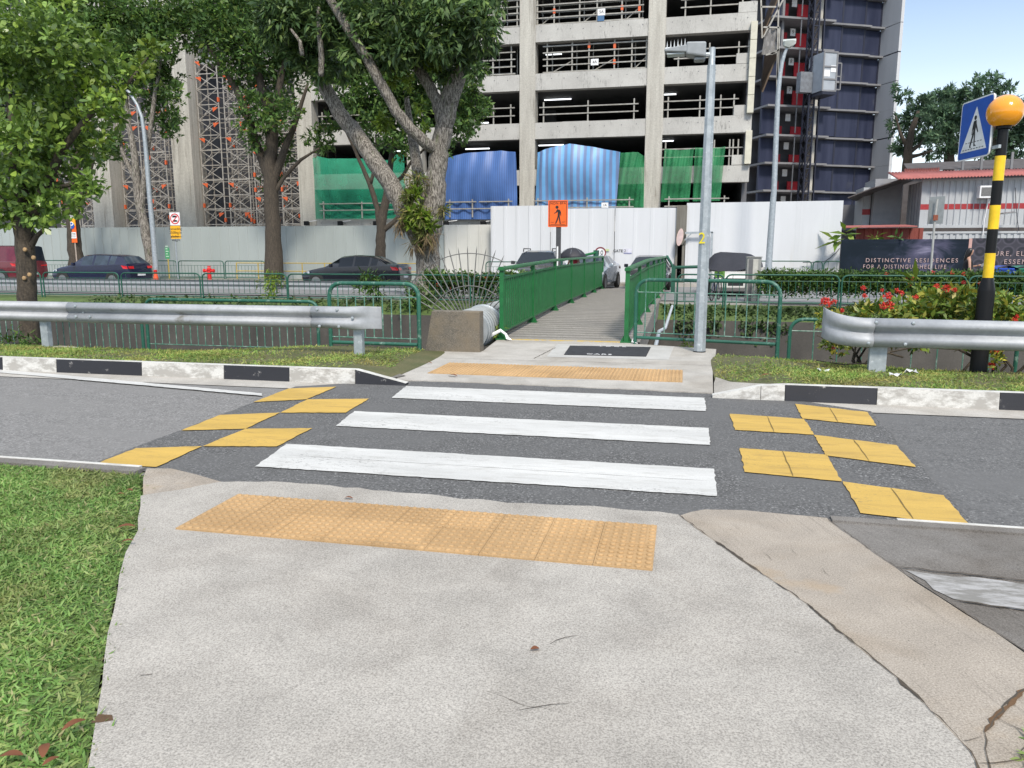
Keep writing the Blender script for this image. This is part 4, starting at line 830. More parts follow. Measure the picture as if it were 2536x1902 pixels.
MB().box(x0+(x1-x0)*.42, x1-.10, 25.785, 25.8, .02, 1.35).build('door', plain('cabinet_pale', (.45, .44, .40), .5), cb, world=True); MB().box(x0+.06, x0+(x1-x0)*.40, 25.788, 25.8, .02, 1.35).build('side_door', plain('cabinet_dark', (.12, .12, .125), .5), cb, world=True); MB().box(x0-.02, x1+.02, 25.77, 26.32, 1.40, 1.43).build('cap', m_cab, cb, world=True)
for (xx, col, l, tx) in ((2022, (.015, .07, .42), 'blue wheeled bin behind the hedge by the beacon', 'ipi'), (2190, (.012, .17, .10), 'green wheeled bin behind the hedge at the right edge', '')):
    p = at('z4', xx, 665, 30.5); b = thing('wheeled_bin', l, 'bin', (p.x, 30.5, 0)); mm = plain('bin_'+l.split()[0], col, .4)
    MB().add([(-.26, -.3, .08), (.26, -.3, .08), (.26, .3, .08), (-.26, .3, .08), (-.34, -.36, 1.0), (.34, -.36, 1.0), (.34, .36, 1.0), (-.34, .36, 1.0)], [(3, 2, 1, 0), (4, 5, 6, 7), (0, 1, 5, 4), (1, 2, 6, 5), (2, 3, 7, 6), (3, 0, 4, 7)]).build('tub', mm, b, bevel=.02)
    MB().grid([[(x, y, 1.0+.10*(1-(x/.38)**2)) for y in (-.40, 0, .38)] for x in (-.38, -.2, 0, .2, .38)]).box(-.37, .37, -.40, -.38, .97, 1.02).build('lid', mm, b, True)
    for s in (-.28, .28): MB().lathe([(.10, -.03), (.10, .03)], (s, .3, .10), 12, 'x').build('wheel', m_black, b, True)
# street lamps on the far pavement
def far_lamp(label, Y, pts, head, r0=.10):
    P = [at(r, x, y, Y) for r, x, y in pts]; P[0].z = .1
    t = thing('street_lamp', label, 'street lamp', P[0])
    ys_ = np.linspace(0, 1, len(P)); m = MB(); m.tube(P, [r0*(1-.62*k) for k in ys_], 10); m.build('pole', m_gal, t, True, True)
    return t, P
t, P = far_lamp('tall leaning grey street lamp before the grey hoarding at left', 35.7, [('z1', 1352, 715), ('z1', 1320, 330), ('z1', 1290, 20), ('t1', 1262, 1320), ('t1', 1245, 1150), ('t1', 1225, 1010), ('t1', 1185, 905), ('t1', 1120, 800), ('t1', 1040, 730), ('t1', 970, 700)], None, .14)
a, b = at('t1', 975, 702, 35.7), at('t1', 868, 695, 35.7); m = MB(); m.grid([[(x, 35.7-w_, z), (x, 35.7-w_*.7, z+.09), (x, 35.7+w_*.7, z+.09), (x, 35.7+w_, z), (x, 35.7, z-.06), (x, 35.7-w_, z)] for x, w_, z in ((a.x, .05, a.z), (a.x-.2, .14, a.z), ((a.x+b.x)/2, .17, a.z), (b.x+.1, .13, b.z), (b.x, .03, b.z))]); m.build('lantern', plain('far_lantern', (.6, .62, .64), .4), t, True, True)
p = at('z1', 1335, 480, 35.55); MB().box(p.x-.09, p.x+.09, 35.52, 35.56, p.z-.1, p.z+.1).build('number_plate', plain('lamp_tag', (.4, .12, .12), .5), t, True)
t, P = far_lamp('tall grey street lamp with curved arm in front of the red lift lobby', 35.5, [('z4', 0, 690), ('z4', 20, 420), ('z4', 45, 60), ('t4', 52, 1640), ('t4', 75, 1060), ('t4', 88, 800), ('t4', 105, 640), ('t4', 122, 540), ('t4', 145, 460), ('t4', 165, 415)], None, .15)
p = at('t4', 180, 372, 35.5); m = MB(); m.grid([[(p.x+dx, 35.5-w_, p.z+.06), (p.x+dx, 35.5, p.z+.16), (p.x+dx, 35.5+w_, p.z+.06), (p.x+dx, 35.5+w_*.7, p.z-.12*k), (p.x+dx, 35.5-w_*.7, p.z-.12*k), (p.x+dx, 35.5-w_, p.z+.06)] for dx, w_, k in ((-.24, .05, .5), (-.18, .16, 1), (.0, .22, 1.6), (.2, .18, .8), (.28, .05, .2))]); m.build('lantern', plain('far_lantern_b', (.45, .48, .46), .4), t, True, True)
# green end rail on the far bank
er = thing('handrail', 'dark green pipe handrail on the far bank behind the lamp post', 'railing', at('z3', 1395, 740, 31))
p0, p1, p2 = at('z3', 1338, 555, 31.2), at('z3', 1395, 650, 30.5), at('z3', 1738, 640, 30.5)
MB().tube([p0, p1, p2], .06, 8).build('rail', m_tealf, er, True, True)
for q in (p1, p2): MB().box(q.x-.08, q.x+.08, 30.42, 30.58, -.05, q.z+.08).build('post', m_tealf, er, world=True)
p0, p1 = at('z3', 415, 590, 30.6), at('z3', 725, 522, 32.5)
er = thing('handrail', 'dark green handrail outside the left bridge railing', 'railing', (p0.x, 30.6, 0))
MB().tube([p0, p1], .055, 8).build('rail', m_green, er, True, True)
for q in (p0, p1): MB().box(q.x-.1, q.x+.1, q.y-.08, q.y+.08, 0, q.z+.1).build('post', m_tealf, er, world=True)
# ================================================================ vehicles
m_glass = plain('car_glass', (.012, .017, .026), .08, 0, .1, spec=.35)
m_glass_l = plain('car_glass_pale', (.035, .05, .07), .06, 0, .5, spec=.5, scale=2)
m_tyre = plain('tyre', (.015, .015, .015), .8); m_rim = plain('alloy', (.30, .31, .32), .35, .7)
m_tail = plain('tail_lamp', (.55, .012, .015), .2, coat=.5); m_head = plain('head_lamp', (.6, .63, .66), .12); m_trim = plain('black_trim', (.018, .018, .02), .5)
SHAPES = {  # (s, belt z, top z, half width, roof half width)
 'hatch': (4.27, [(0, .50, .55, .62, .55), (.015, .62, .68, .76, .66), (.06, .73, .80, .84, .74), (.15, .82, .90, .88, .78), (.25, .89, .98, .895, .80), (.285, .92, 1.02, .90, .74), (.41, .95, 1.40, .90, .60), (.44, .955, 1.43, .90, .60), (.55, .965, 1.465, .90, .60), (.575, .97, 1.465, .90, .60), (.74, .985, 1.45, .90, .59), (.76, .99, 1.445, .90, .585), (.83, 1.01, 1.42, .89, .57), (.90, 1.02, 1.37, .88, .55), (.965, .98, 1.05, .86, .70), (.985, .88, .95, .83, .7), (1.0, .62, .66, .76, .66)], (5, 6), [(6, 8), (9, 10), (11, 12)], (13, 14), .175, .80),
 'saloon': (4.55, [(0, .52, .57, .60, .5), (.015, .62, .68, .74, .62), (.06, .70, .77, .83, .72), (.15, .79, .87, .87, .76), (.25, .87, .96, .885, .78), (.27, .90, .99, .885, .70), (.40, .94, 1.36, .885, .56), (.43, .945, 1.39, .885, .56), (.54, .96, 1.435, .885, .57), (.56, .965, 1.435, .885, .57), (.70, .985, 1.40, .88, .55), (.72, .99, 1.385, .88, .54), (.78, 1.0, 1.28, .87, .55), (.865, 1.01, 1.08, .86, .66), (.97, .99, 1.05, .83, .68), (.99, .88, .94, .79, .66), (1.0, .60, .64, .72, .6)], (5, 6), [(6, 8), (9, 10), (11, 12)], (11, 13), .175, .80),
 'suv': (4.5, [(0, .62, .68, .70, .62), (.015, .80, .88, .82, .74), (.06, .92, 1.0, .88, .8), (.15, .98, 1.06, .90, .82), (.25, 1.02, 1.12, .91, .82), (.275, 1.05, 1.15, .91, .76), (.39, 1.08, 1.56, .91, .64), (.42, 1.08, 1.59, .91, .64), (.55, 1.09, 1.64, .91, .65), (.57, 1.09, 1.64, .91, .65), (.74, 1.1, 1.63, .91, .65), (.76, 1.1, 1.62, .91, .64), (.86, 1.11, 1.60, .90, .63), (.93, 1.10, 1.54, .89, .62), (.975, 1.05, 1.12, .88, .75), (.99, .9, .97, .86, .7), (1.0, .7, .75, .78, .7)], (5, 6), [(6, 8), (9, 10), (11, 12)], (13, 14), .18, .80),
 'van': (4.9, [(0, .6, .66, .70, .6), (.015, .85, .93, .84, .76), (.05, .98, 1.06, .90, .82), (.10, 1.05, 1.14, .92, .84), (.13, 1.08, 1.2, .93, .84), (.26, 1.12, 1.78, .93, .74), (.29, 1.12, 1.82, .93, .75), (.40, 1.12, 1.86, .93, .76), (.42, 1.12, 1.86, .93, .76), (.62, 1.12, 1.87, .93, .76), (.64, 1.12, 1.87, .93, .76), (.84, 1.12, 1.87, .93, .76), (.86, 1.12, 1.87, .93, .76), (.97, 1.12, 1.85, .92, .76), (.99, 1.06, 1.14, .91, .86), (.996, .8, .87, .90, .8), (1.0, .6, .65, .88, .8)], (4, 5), [(5, 7), (8, 9)], (13, 14), .16, .80)}
def car(name, label, kind, loc, rz, paint, glass=None, group=None, cat='car', plate_back=None):
    L, st, ws, side, rw, f1, f2 = SHAPES[kind]; glass = glass or m_glass
    t = thing(name, label, cat, loc, rz, group); zb = .20; rows = []
    for s, bz, tz, w, wr in st:
        x = L/2-s*L; lowz = zb if .02 < s < .98 else .34
        half = [(0, lowz), (w*.90, lowz), (w*.985, lowz+.10), (w, (lowz+bz)/2+.02), (w*.985, bz-.03), (w*.955, bz), (wr+.035, tz-.055), (wr*.82, tz-.008), (0, tz)]
        if tz-bz < .15: half[6] = (w*.90, bz+(tz-bz)*.55); half[7] = (w*.6, tz-.008)
        rows.append([(x, -y, z) for y, z in half]+[(x, y, z) for y, z in half[-2:0:-1]])
    n = len(rows[0]); vs = [p for r in rows for p in r]; body = MB(); body.v = list(vs); gl = {}
    for i in range(len(rows)-1):
        for j in range(n):
            f = (i*n+j, i*n+(j+1) % n, (i+1)*n+(j+1) % n, (i+1)*n+j)
            top = j in (6, 7, 8, 9); sd = j in (5, 10)
            g = (top and (ws[0] <= i < ws[1] or rw[0] <= i < rw[1])) or (sd and any(a <= i < b for a, b in side))
            if not g: body.f.append(f); continue
            key = ('windscreen' if i < rw[0] else 'rear_window', 0) if top else ('side_window', (j, [a for a, b in side if a <= i < b][0]))
            gl.setdefault(key, []).append(f)
    body.f += [tuple(range(n)), tuple(range(len(vs)-1, len(vs)-1-n, -1))]
    body.build('body', paint, t, True, sharp=32); 
    for (nm, _), fs in gl.items():
        ids = sorted({i for f in fs for i in f}); mp_ = {v: i for i, v in enumerate(ids)}
        MB().add([vs[i] for i in ids], [tuple(mp_[i] for i in f) for f in fs]).build(nm, glass, t, True, sharp=32)
    rw_ = .315 if kind not in ('suv', 'van') else .35
    w = st[8][3]
    for s in (f1, f2):
        x = L/2-s*L
        for sg in (-1, 1):
            arch = MB(); arch.lathe([(.0, sg*(w+.004)), (rw_+.055, sg*(w+.004))], (x, 0, rw_+.01), 20, 'y', cap=False); arch.build('wheel_arch', m_trim, t)
            wh = MB(); wh.lathe([(rw_*.6, sg*(w-.14)), (rw_-.02, sg*(w-.14)), (rw_, sg*(w-.11)), (rw_, sg*(w+.01)), (rw_-.03, sg*(w+.03)), (rw_*.66, sg*(w+.025))], (x, 0, rw_), 22, 'y', cap=False); tw = wh.build('wheel', m_tyre, t, True)
            rm = MB(); rm.lathe([(rw_*.66, sg*(w+.024)), (rw_*.5, sg*(w+.012)), (.0, sg*(w+.018))], (x, 0, rw_), 22, 'y', cap=False); o = rm.build('rim', m_rim, tw, True)
    bz = st[2][1]
    for sg in (-1, 1):
        x = L/2-.055*L; MB().add([(L/2-.03*L, sg*st[1][3]*.99, bz-.02), (x-.05*L, sg*(st[3][3]+.006), bz+.06), (x-.055*L, sg*(st[3][3]+.006), bz-.03), (L/2-.02*L, sg*st[1][3]*.98, bz-.13)], [(0, 1, 2, 3)]).add([(L/2-.012*L, sg*st[1][3]*.95, bz-.06), (L/2-.008*L, sg*st[1][3]*.55, bz-.09), (L/2-.003*L, sg*st[1][3]*.55, bz-.17), (L/2-.006*L, sg*st[1][3]*.93, bz-.16)], [(0, 1, 2, 3)]).build('headlight', m_head, t)
        zt = st[-3][1] if kind != 'saloon' else .98
        MB().add([(-L/2+.085*L, sg*(st[-4][3]+.008), zt-.02), (-L/2+.018*L, sg*(st[-2][3]+.025), zt-.06), (-L/2+.008*L, sg*(st[-2][3]+.012), zt-.18), (-L/2+.06*L, sg*(st[-4][3]+.010), zt-.17)], [(0, 1, 2, 3)]).add([(-L/2+.010*L, sg*st[-2][3]*.98, zt-.06), (-L/2+.010*L, sg*st[-2][3]*.55, zt-.06), (-L/2+.003*L, sg*st[-2][3]*.55, zt-.17), (-L/2+.003*L, sg*st[-2][3]*.97, zt-.17)], [(0, 1, 2, 3)]).build('tail_light', m_tail, t)
        xm = L/2-st[ws[1]][0]*L+.28; zm = st[ws[1]][1]+.06
        MB().box(xm-.06, xm+.06, sg*w, sg*(w+.17), zm-.07, zm+.07).build('wing_mirror', paint, t, bevel=.03)
    for z, y in ((.62, .0),): MB().box(L/2-.02, L/2+.004, -.26, .26, .40, .51).build('front_plate', m_trim, t); MB().box(-L/2-.006, -L/2+.02, -.26, .26, .48, .59).build('number_plate', plate_back or m_signw, t)
    MB().box(L/2-.03, L/2-.0, -.5, .5, .55, .66).build('grille', m_trim, t)
    if kind in ('suv',):
        for sg in (-1, 1): MB().tube([(.55, sg*.60, 1.58), (.45, sg*.60, 1.70), (-1.2, sg*.60, 1.70), (-1.35, sg*.60, 1.60)], .022, 6).build('roof_rail', m_trim, t, True)
    return t
navy = plain('navy_paint', (.006, .009, .036), .25, .1, .2, coat=.4); blk = plain('black_car_paint', (.006, .007, .016), .2, .1, .2, coat=.5); sil = plain('silver_blue_paint', (.33, .38, .44), .22, .4, .08, coat=.8)
mar = plain('maroon_paint', (.13, .012, .022), .2, .2, .15, coat=.8); gry = plain('dark_grey_paint', (.05, .055, .06), .22, .3, .15, coat=.7); wht = plain('white_car_paint', (.62, .61, .58), .25, 0, .05, coat=.6)
a, b = at('z1', 440, 740, 30.7), at('z1', 1075, 740, 30.7); cx_ = (a.x+b.x)/2
car('hatchback', 'dark blue hatchback with red tail lamps behind the canal railing', 'hatch', (cx_+.05, 31.6, 0), PI, navy, m_glass_l)
a, b = at('z2', 392, 740, 30.7), at('z2', 1200, 740, 30.7); cx_ = (a.x+b.x)/2
car('saloon_car', 'shiny black saloon car in front of the grey hoarding', 'saloon', (cx_+.02, 31.6, 0), PI, blk, m_glass)
a = at('z1', 100, 700, 31.0)
car('van', 'dark red van cut by the left edge behind the tree trunk', 'van', (a.x-2.15, 32.0, 0), PI, mar, m_glass, cat='van')
p = at('z3', 835, 838, 31.4); car('saloon_car', 'silver blue car beyond the end of the footbridge', 'saloon', (p.x-.88, 33.0, .03), -PI/2-.10, sil, m_glass_l)
p = at('z3', 205, 690, 30); car('suv', 'dark grey off-roader with roof rails behind the left bridge railing', 'suv', (p.x-.25, 32.2, 0), -PI/2+.03, gry, m_glass)
p = at('z3', 1160, 800, 31); car('saloon_car', 'black car half hidden behind the right bridge railing', 'saloon', (p.x-.02, 34.2, 0), -PI/2, blk, m_glass)
p = at('z3', 1925, 800, 28.5); wc = car('covered_car', 'white car with black sheet over its windscreen beside the utility cabinet', 'saloon', (p.x, 30.5, 0), -PI/2, wht, m_glass, plate_back=m_signw)
# black sheet over the roof and windscreen of the white car
tt = [at('z3', x, y, Y) for x, y, Y in ((1727, 640, 28.7), (1803, 518, 29.6), (1900, 530, 29.8), (2000, 545, 29.8), (2095, 540, 29.8), (2118, 575, 29.2))]
m = MB(); rows = []
top = [Vector((p.x+dx, 30.0, z)) for dx, z in ((-1.02, 1.10), (-.72, 1.62), (-.25, 1.58), (.2, 1.54), (.62, 1.55), (.95, 1.28))]
lowf = [Vector((p.x+dx, y, z)) for dx, y, z in ((-1.05, 29.3, .98), (-.62, 29.05, .90), (-.25, 28.95, .84), (.2, 28.95, .93), (.6, 29.0, 1.02), (1.0, 29.3, 1.0))]
lowb = [Vector((p.x+dx, y, z)) for dx, y, z in ((-1.05, 31.8, 1.0), (-.7, 31.9, 1.45), (-.25, 31.9, 1.47), (.2, 31.9, 1.47), (.7, 31.9, 1.45), (1.0, 31.8, 1.0))]
for k in range(9):
    t = k/8; rows.append([(lowf[i].lerp(top[i], t)+Vector((0, -.10*math.sin(PI*t)*(1 if i % 2 else -.4), .05*math.sin(PI*t)*(1 if i % 2 else -1)))) for i in range(6)])
for k in range(1, 6): rows.append([top[i].lerp(lowb[i], k/5) for i in range(6)])
o = m.grid(rows).build('car_sheet', plain('black_sheet', (.016, .016, .024), .55, var=.2), smooth=True, sharp=80, loc=(p.x, 30, .9)); prop(o, 'black sheet draped over the roof and windscreen of white car', 'cover')
sd = o.modifiers.new('u', 'SUBSURF'); sd.levels = sd.render_levels = 1
# bicycle leaning by the far railing
p = at('z3', 1755, 900, 26.4); bk = thing('bicycle', 'dark bicycle with green basket parked behind the far railing', 'bicycle', (p.x, 26.4, 0), R(75))
for s in (-.5, .5):
    w = MB(); rr = [(.33*math.cos(R(a)), .33*math.sin(R(a))) for a in range(0, 361, 15)]; w.tube([(s+x, 0, .34+z) for x, z in rr], .02, 6, False); wo = w.build('wheel', m_tyre, bk, True)
    sp_ = MB()
    for a in range(0, 180, 20): sp_.tube([(s+.32*math.cos(R(a)), 0, .34+.32*math.sin(R(a))), (s-.32*math.cos(R(a)), 0, .34-.32*math.sin(R(a)))], .003, 4)
    sp_.build('spokes', m_rim, wo)
f = MB(); 
for q in ([(-.5, 0, .34), (-.1, 0, .30), (-.2, 0, .78), (-.5, 0, .34)], [(-.1, 0, .30), (.34, 0, .72), (-.18, 0, .72)], [(.5, 0, .34), (.34, 0, .72), (.30, 0, .92)]): f.tube(q, .018, 6)
f.build('frame', plain('bicycle_frame', (.03, .035, .07), .3), bk, True); MB().tube([(.3, -.28, .96), (.32, 0, .93), (.3, .28, .96)], .014, 6).build('handlebar', m_trim, bk, True)
MB().box(-.34, -.06, -.06, .06, .82, .87).build('saddle', m_trim, bk, bevel=.02); MB().box(.36, .62, -.15, .15, .72, .94).build('basket', plain('basket_green', (.14, .32, .05), .6), bk, bevel=.02)
# ================================================================ car-park block under construction
FY = 46.0
T_ = [3.62, 6.33, 8.98, 11.68, 14.30, 16.95, 19.6]
COLX = [(-24.0, -22.92), (-16.75, -15.8), (-9.74, -8.82), (-2.45, -1.50)]
bd = thing('carpark_block', 'raw concrete multi-storey block under construction with open dark floors', 'building', (-10, FY, 0))
for i, (a, b) in enumerate(COLX):
    MB().box(a, b, FY-.06, FY+.9, 0, 20.5).build('column', m_conc_v, bd, world=True, bevel=.02)
bays = [(COLX[0][1], COLX[1][0]), (COLX[1][1], COLX[2][0]), (COLX[2][1], COLX[3][0]), (COLX[3][1], 3.32)]
for k, zt in enumerate(T_):
    for a, b in bays:
        m = MB(); d = random.uniform(0, .02); zb = zt-.9+random.uniform(-.02, .02); x = a; n = int((b-a)/1.9)+1
        for i in range(n):
            m.box(a+(b-a)*i/n+(.004 if i else 0), a+(b-a)*(i+1)/n, FY+random.uniform(-.008, .008), FY+.55, zb, zt+random.uniform(-.015, .015))
        m.build('beam', m_conc, bd, world=True)
        if b > 3: MB().box(2.35, 3.32, FY+.02, FY+.5, zt+.02, zt+.55).build('upstand', m_conc, bd, world=True)
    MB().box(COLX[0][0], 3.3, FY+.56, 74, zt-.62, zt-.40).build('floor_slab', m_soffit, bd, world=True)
MB().box(COLX[0][0], 3.3, 62, 62.3, 0, 20).build('dark_backdrop', m_void, bd, world=True)  # dark backdrop added so the open floors read as deep shade
MB().box(3.02, 3.30, FY+.9, 62, 0, 20).build('side_wall', m_void, bd, world=True); MB().box(COLX[0][0]+.02, COLX[0][0]+.3, FY+.9, 62, 0, 20).build('side_wall', m_void, bd, world=True)  # flank walls added to keep light out of the open floors
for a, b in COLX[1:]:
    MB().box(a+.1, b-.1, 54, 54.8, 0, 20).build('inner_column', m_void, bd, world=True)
m_duct = surf('cream_duct', (.62, .60, .50), (.52, .5, .42), fine_amt=.08, bmp=0)
for y0, y1, xx in ((190, 980, 3.2), (1130, 1420, 3.1)):
    a, b = at('t3', 2085 if xx > 3.15 else 2040, y0, FY-.1), at('t3', 2085 if xx > 3.15 else 2040, y1, FY-.1)
    m = MB(); n = 5 if y1-y0 > 400 else 1
    for i in range(n): m.box(3.02, 3.36, FY-.3, FY-.02, b.z+(a.z-b.z)*i/n+.02, b.z+(a.z-b.z)*(i+1)/n)
    m.build('duct', m_duct, bd, world=True, bevel=.01)
# tie holes and formwork drips cast in the beams
m = MB()
for zt in T_[:6]:
    for a, b in bays:
        x = a+.35
        while x < b-.2: m.lathe([(.0, -.012), (.028, -.012)], (x, FY, zt-.28+random.uniform(-.03, .03)), 6, 'y', cap=False); x += random.uniform(.6, 1.0)
m.build('tie_holes', m_void, bd, world=True)
# ---------------------------------------------------------------- ceiling lights (lit)
m_lit = glow('lit_tube', (.93, .97, 1.0), 1.5)
LG = 'lit tube lamps under the car-park ceilings'
for r, x, y, Y, w in (('t3', 395, 858, 50, 1.7), ('t3', 1345, 815, 50, 1.0), ('t3', 338, 1253, 50, 1.6), ('t3', 1330, 1217, 50, .9), ('t3', 360, 468, 50, 1.0), ('t2', 1912, 1284, 50, 1.6), ('t2', 1238, 1304, 50, .95), ('t3', 1330, 412, 50, .5), ('t2', 1145, 932, 50, .3), ('t2', 1975, 1060, 50, .5)):
    p = at(r, x, y, Y); t = thing('ceiling_light', 'lit white tube lamp under a dark car-park ceiling', 'lamp', p, 0, LG)
    MB().box(-w/2, w/2, -.05, .05, -.035, .025).build('tube', m_lit, t); MB().box(-w/2, w/2, -.06, .06, .03, .08).build('housing', m_signback, t)
# ---------------------------------------------------------------- scaffolding in the openings
m_sc = surf('scaffold_tube', (.40, .39, .36), (.28, .26, .23), rough=.5, metal=.2, scale=4, fine_amt=.1, bmp=0)
m_oc = plain('scaffold_orange', (.66, .12, .035), .5)
def scaffold(label, xs, zs, z0, z1, Y, brace=True, group=None, orange=0, deep=1.1, name='scaffold'):
    t = thing(name, label, 'scaffold', ((xs[0]+xs[-1])/2, Y, z0), 0, group)
    for x in xs: MB().bar((x, Y, z0), (x, Y, z1), .075).build('upright', m_sc, t, world=True)
    for z in zs: MB().bar((xs[0]-.25, Y-.05, z), (xs[-1]+.25, Y-.05, z), .062).build('ledger', m_sc, t, world=True)
    if deep:
        m = MB()
        for x in xs: m.bar((x+.12, Y+deep, z0), (x+.12, Y+deep, z1), .06)
        for z in zs: m.bar((xs[0], Y+deep, z-.1), (xs[-1], Y+deep, z-.1), .05)
        m.build('rear_frame', m_sc, t, world=True)
    if brace:
        m = MB()
        for i in range(0, len(xs)-1, 2): m.bar((xs[i], Y+.3, z0+.05), (xs[i+1], Y+.3, z0+(z1-z0)*.45), .05)
        m.build('brace', m_sc, t, world=True)
    for i in range(orange): x = random.choice(xs); z = random.uniform(z0+.2, z1-.3); MB().box(x-.07, x+.07, Y-.06, Y+.06, z, z+.26).build('clip', m_oc, t, world=True)
    return t
xx = [at('t3', q, 480, FY+.3).x for q in (305, 520, 665, 885, 1035, 1160)]
scaffold('full scaffold frame in the opening with the 4A plate', xx, [11.78, 12.15, 12.5, 12.85, 13.2], 11.66, 13.42, FY+.3, orange=3)
xx = [at('t3', q, 100, FY+.3).x for q in (220, 365, 585, 735, 950, 1100)]
scaffold('full scaffold frame in the opening with the 5A plate', xx, [14.4, 14.75, 15.1, 15.45, 15.8], 14.28, 16.05, FY+.3, orange=3)
scaffold('scaffold frame in the top opening beside the big tree crown', [-15.2, -13.6, -12.2, -10.9, -9.95], [14.4, 14.75, 15.1, 15.45, 15.8], 14.28, 16.05, FY+.3)
scaffold('scaffold frame in the opening right of the hanging crown leaves', [-15.2, -13.8, -12.4, -11.4, -10.3], [11.8, 12.2, 12.6, 13.0], 11.66, 13.4, FY+.3, orange=2)
def guard(label, r, pts, zs, z0, z1, Y=FY+.25):
    xs = [at(r, q, 700, Y).x for q in pts]; return scaffold(label, xs, zs, z0, z1, Y, False, deep=0, name='guard_rail')
guard('two-bar guard rail in the opening below the 4A scaffold', 't3', (275, 660, 1060), [9.45, 9.85], 8.95, 10.15)
guard('two-bar guard rail in the right opening beside the lamp post top', 't3', (1355, 1630, 1810, 1925), [9.45, 9.9], 8.95, 10.15)
guard('guard rail in the right opening behind the lantern', 't3', (1430, 1695, 1945, 2030), [12.15, 12.6], 11.66, 12.9)
guard('guard rail in the topmost right opening', 't3', (1475, 1690, 1960), [14.8, 15.2], 14.28, 15.6)
guard('guard rail above the right green nets', 't3', (1345, 1770, 1905, 1935, 1980), [6.85, 7.3], 6.3, 7.75)
guard('guard rail behind the big tree, second opening', 't2', (1890, 2050, 2200), [9.45, 9.9], 8.95, 10.1)
guard('guard rail left of the big tree in the second opening', 't2', (560, 800, 1000, 1200), [9.4, 9.85], 8.95, 10.1)
guard('guard rail left of the big tree in the third opening', 't2', (560, 700, 840, 1000), [12.1, 12.5], 11.66, 12.8)
gz = [4.1, 4.5]
guard('low guard rail before the left green net', 't2', (540, 880, 1220), gz, 3.6, 4.65, FY-.5)
guard('low guard rail before the dark blue sheet', 't2', (1660, 1860, 2180), gz, 3.6, 4.65, FY-.5)
guard('low guard rail before the striped light blue sheet', 't3', (230, 665, 1040), gz, 3.6, 4.65, FY-.5)
guard('low guard rail before the right pair of green nets', 't3', (1390, 1750, 1880), gz, 3.6, 4.65, FY-.5)
# floor plates
for s_, r, x0, y0, x1, y1 in (('5A', 't3', 740, 76, 804, 130), ('4A', 't3', 681, 510, 746, 561), ('1A', 'z3', 772, 90, 831, 134)):
    a, b, c, d = at2(r, x0, y0, x1, y1, FY-.62 if s_ == '1A' else FY+.1); yy = FY-.62 if s_ == '1A' else FY+.1
    t = thing('floor_sign', 'white floor plate lettered '+s_, 'sign', ((a+b)/2, yy, c)); MB().box(a, b, yy, yy+.02, c, d).build('plate', m_signw, t, world=True)
    writing('lettering', s_, (d-c)*.62, m_ink, t, text_at((a+b)/2, yy-.004, (c+d)/2), world=True)
    if s_ == '5A': MB().box(a, b-.05, yy+.0, yy+.02, c-.3, c-.01).build('lower_plate', plain('plate_blue', (.05, .13, .26), .5), t, world=True)
# floodlights on the low beam
for r, x in (('z2', 437), ('z2', 728), ('z2', 1035), ('z2', 1640), ('z2', 1962)):
    p = at(r, x, 268, FY-.35); t = thing('floodlight', 'small black floodlight bracketed to the low concrete beam', 'lamp', p, 0, 'black floodlights along the low concrete beam')
    MB().box(-.17, .17, -.08, .10, -.13, .13).build('housing', m_black, t, bevel=.02); MB().bar((.1, 0, .1), (.7, .05, .17), .04).build('arm', m_signw, t)
# ---------------------------------------------------------------- sheets and nets
def netmat(name, col, open_=.3):
    m, nt, bs = newmat(name); c = mixc(nt, ramp(nt, noise(nt, coords(nt), 1.4, 4), [(.35, 0), (.7, 1)]), col, tuple(k*.65 for k in col)); nt.links.new(c, bs.inputs['Base Color']); bs.inputs['Roughness'].default_value = .7
    tr = nt.nodes.new('ShaderNodeBsdfTransparent'); mx = nt.nodes.new('ShaderNodeMixShader'); mx.inputs[0].default_value = open_
    nt.links.new(bs.outputs[0], mx.inputs[1]); nt.links.new(tr.outputs[0], mx.inputs[2]); nt.links.new(mx.outputs[0], nt.nodes['Material Output'].inputs[0]); return m
def stripemat(name, a, b, width):
    m, nt, bs = newmat(name); w = nd(nt, 'ShaderNodeTexWave', Scale=width, Distortion=.3); w.bands_direction = 'X'; nt.links.new(coords(nt), w.inputs['Vector'])
    c = mixc(nt, ramp(nt, w.outputs['Fac'], [(.45, 0), (.62, 1)]), a, b); c = mixc(nt, 1.0, c, ramp(nt, noise(nt, coords(nt), .7, 5), [(.3, .8), (.7, 1.1)]), 'MULTIPLY')
    nt.links.new(c, bs.inputs['Base Color']); bs.inputs['Roughness'].default_value = .45; return m
m_ng = netmat('green_net', (.03, .40, .23), .42); m_ng2 = netmat('green_net_dark', (.03, .26, .10), .3)
m_tb = stripemat('striped_blue_sheet', (.14, .36, .66), (.15, .22, .40), .85); m_td = stripemat('dark_blue_sheet', (.075, .165, .43), (.06, .125, .33), 2.4)
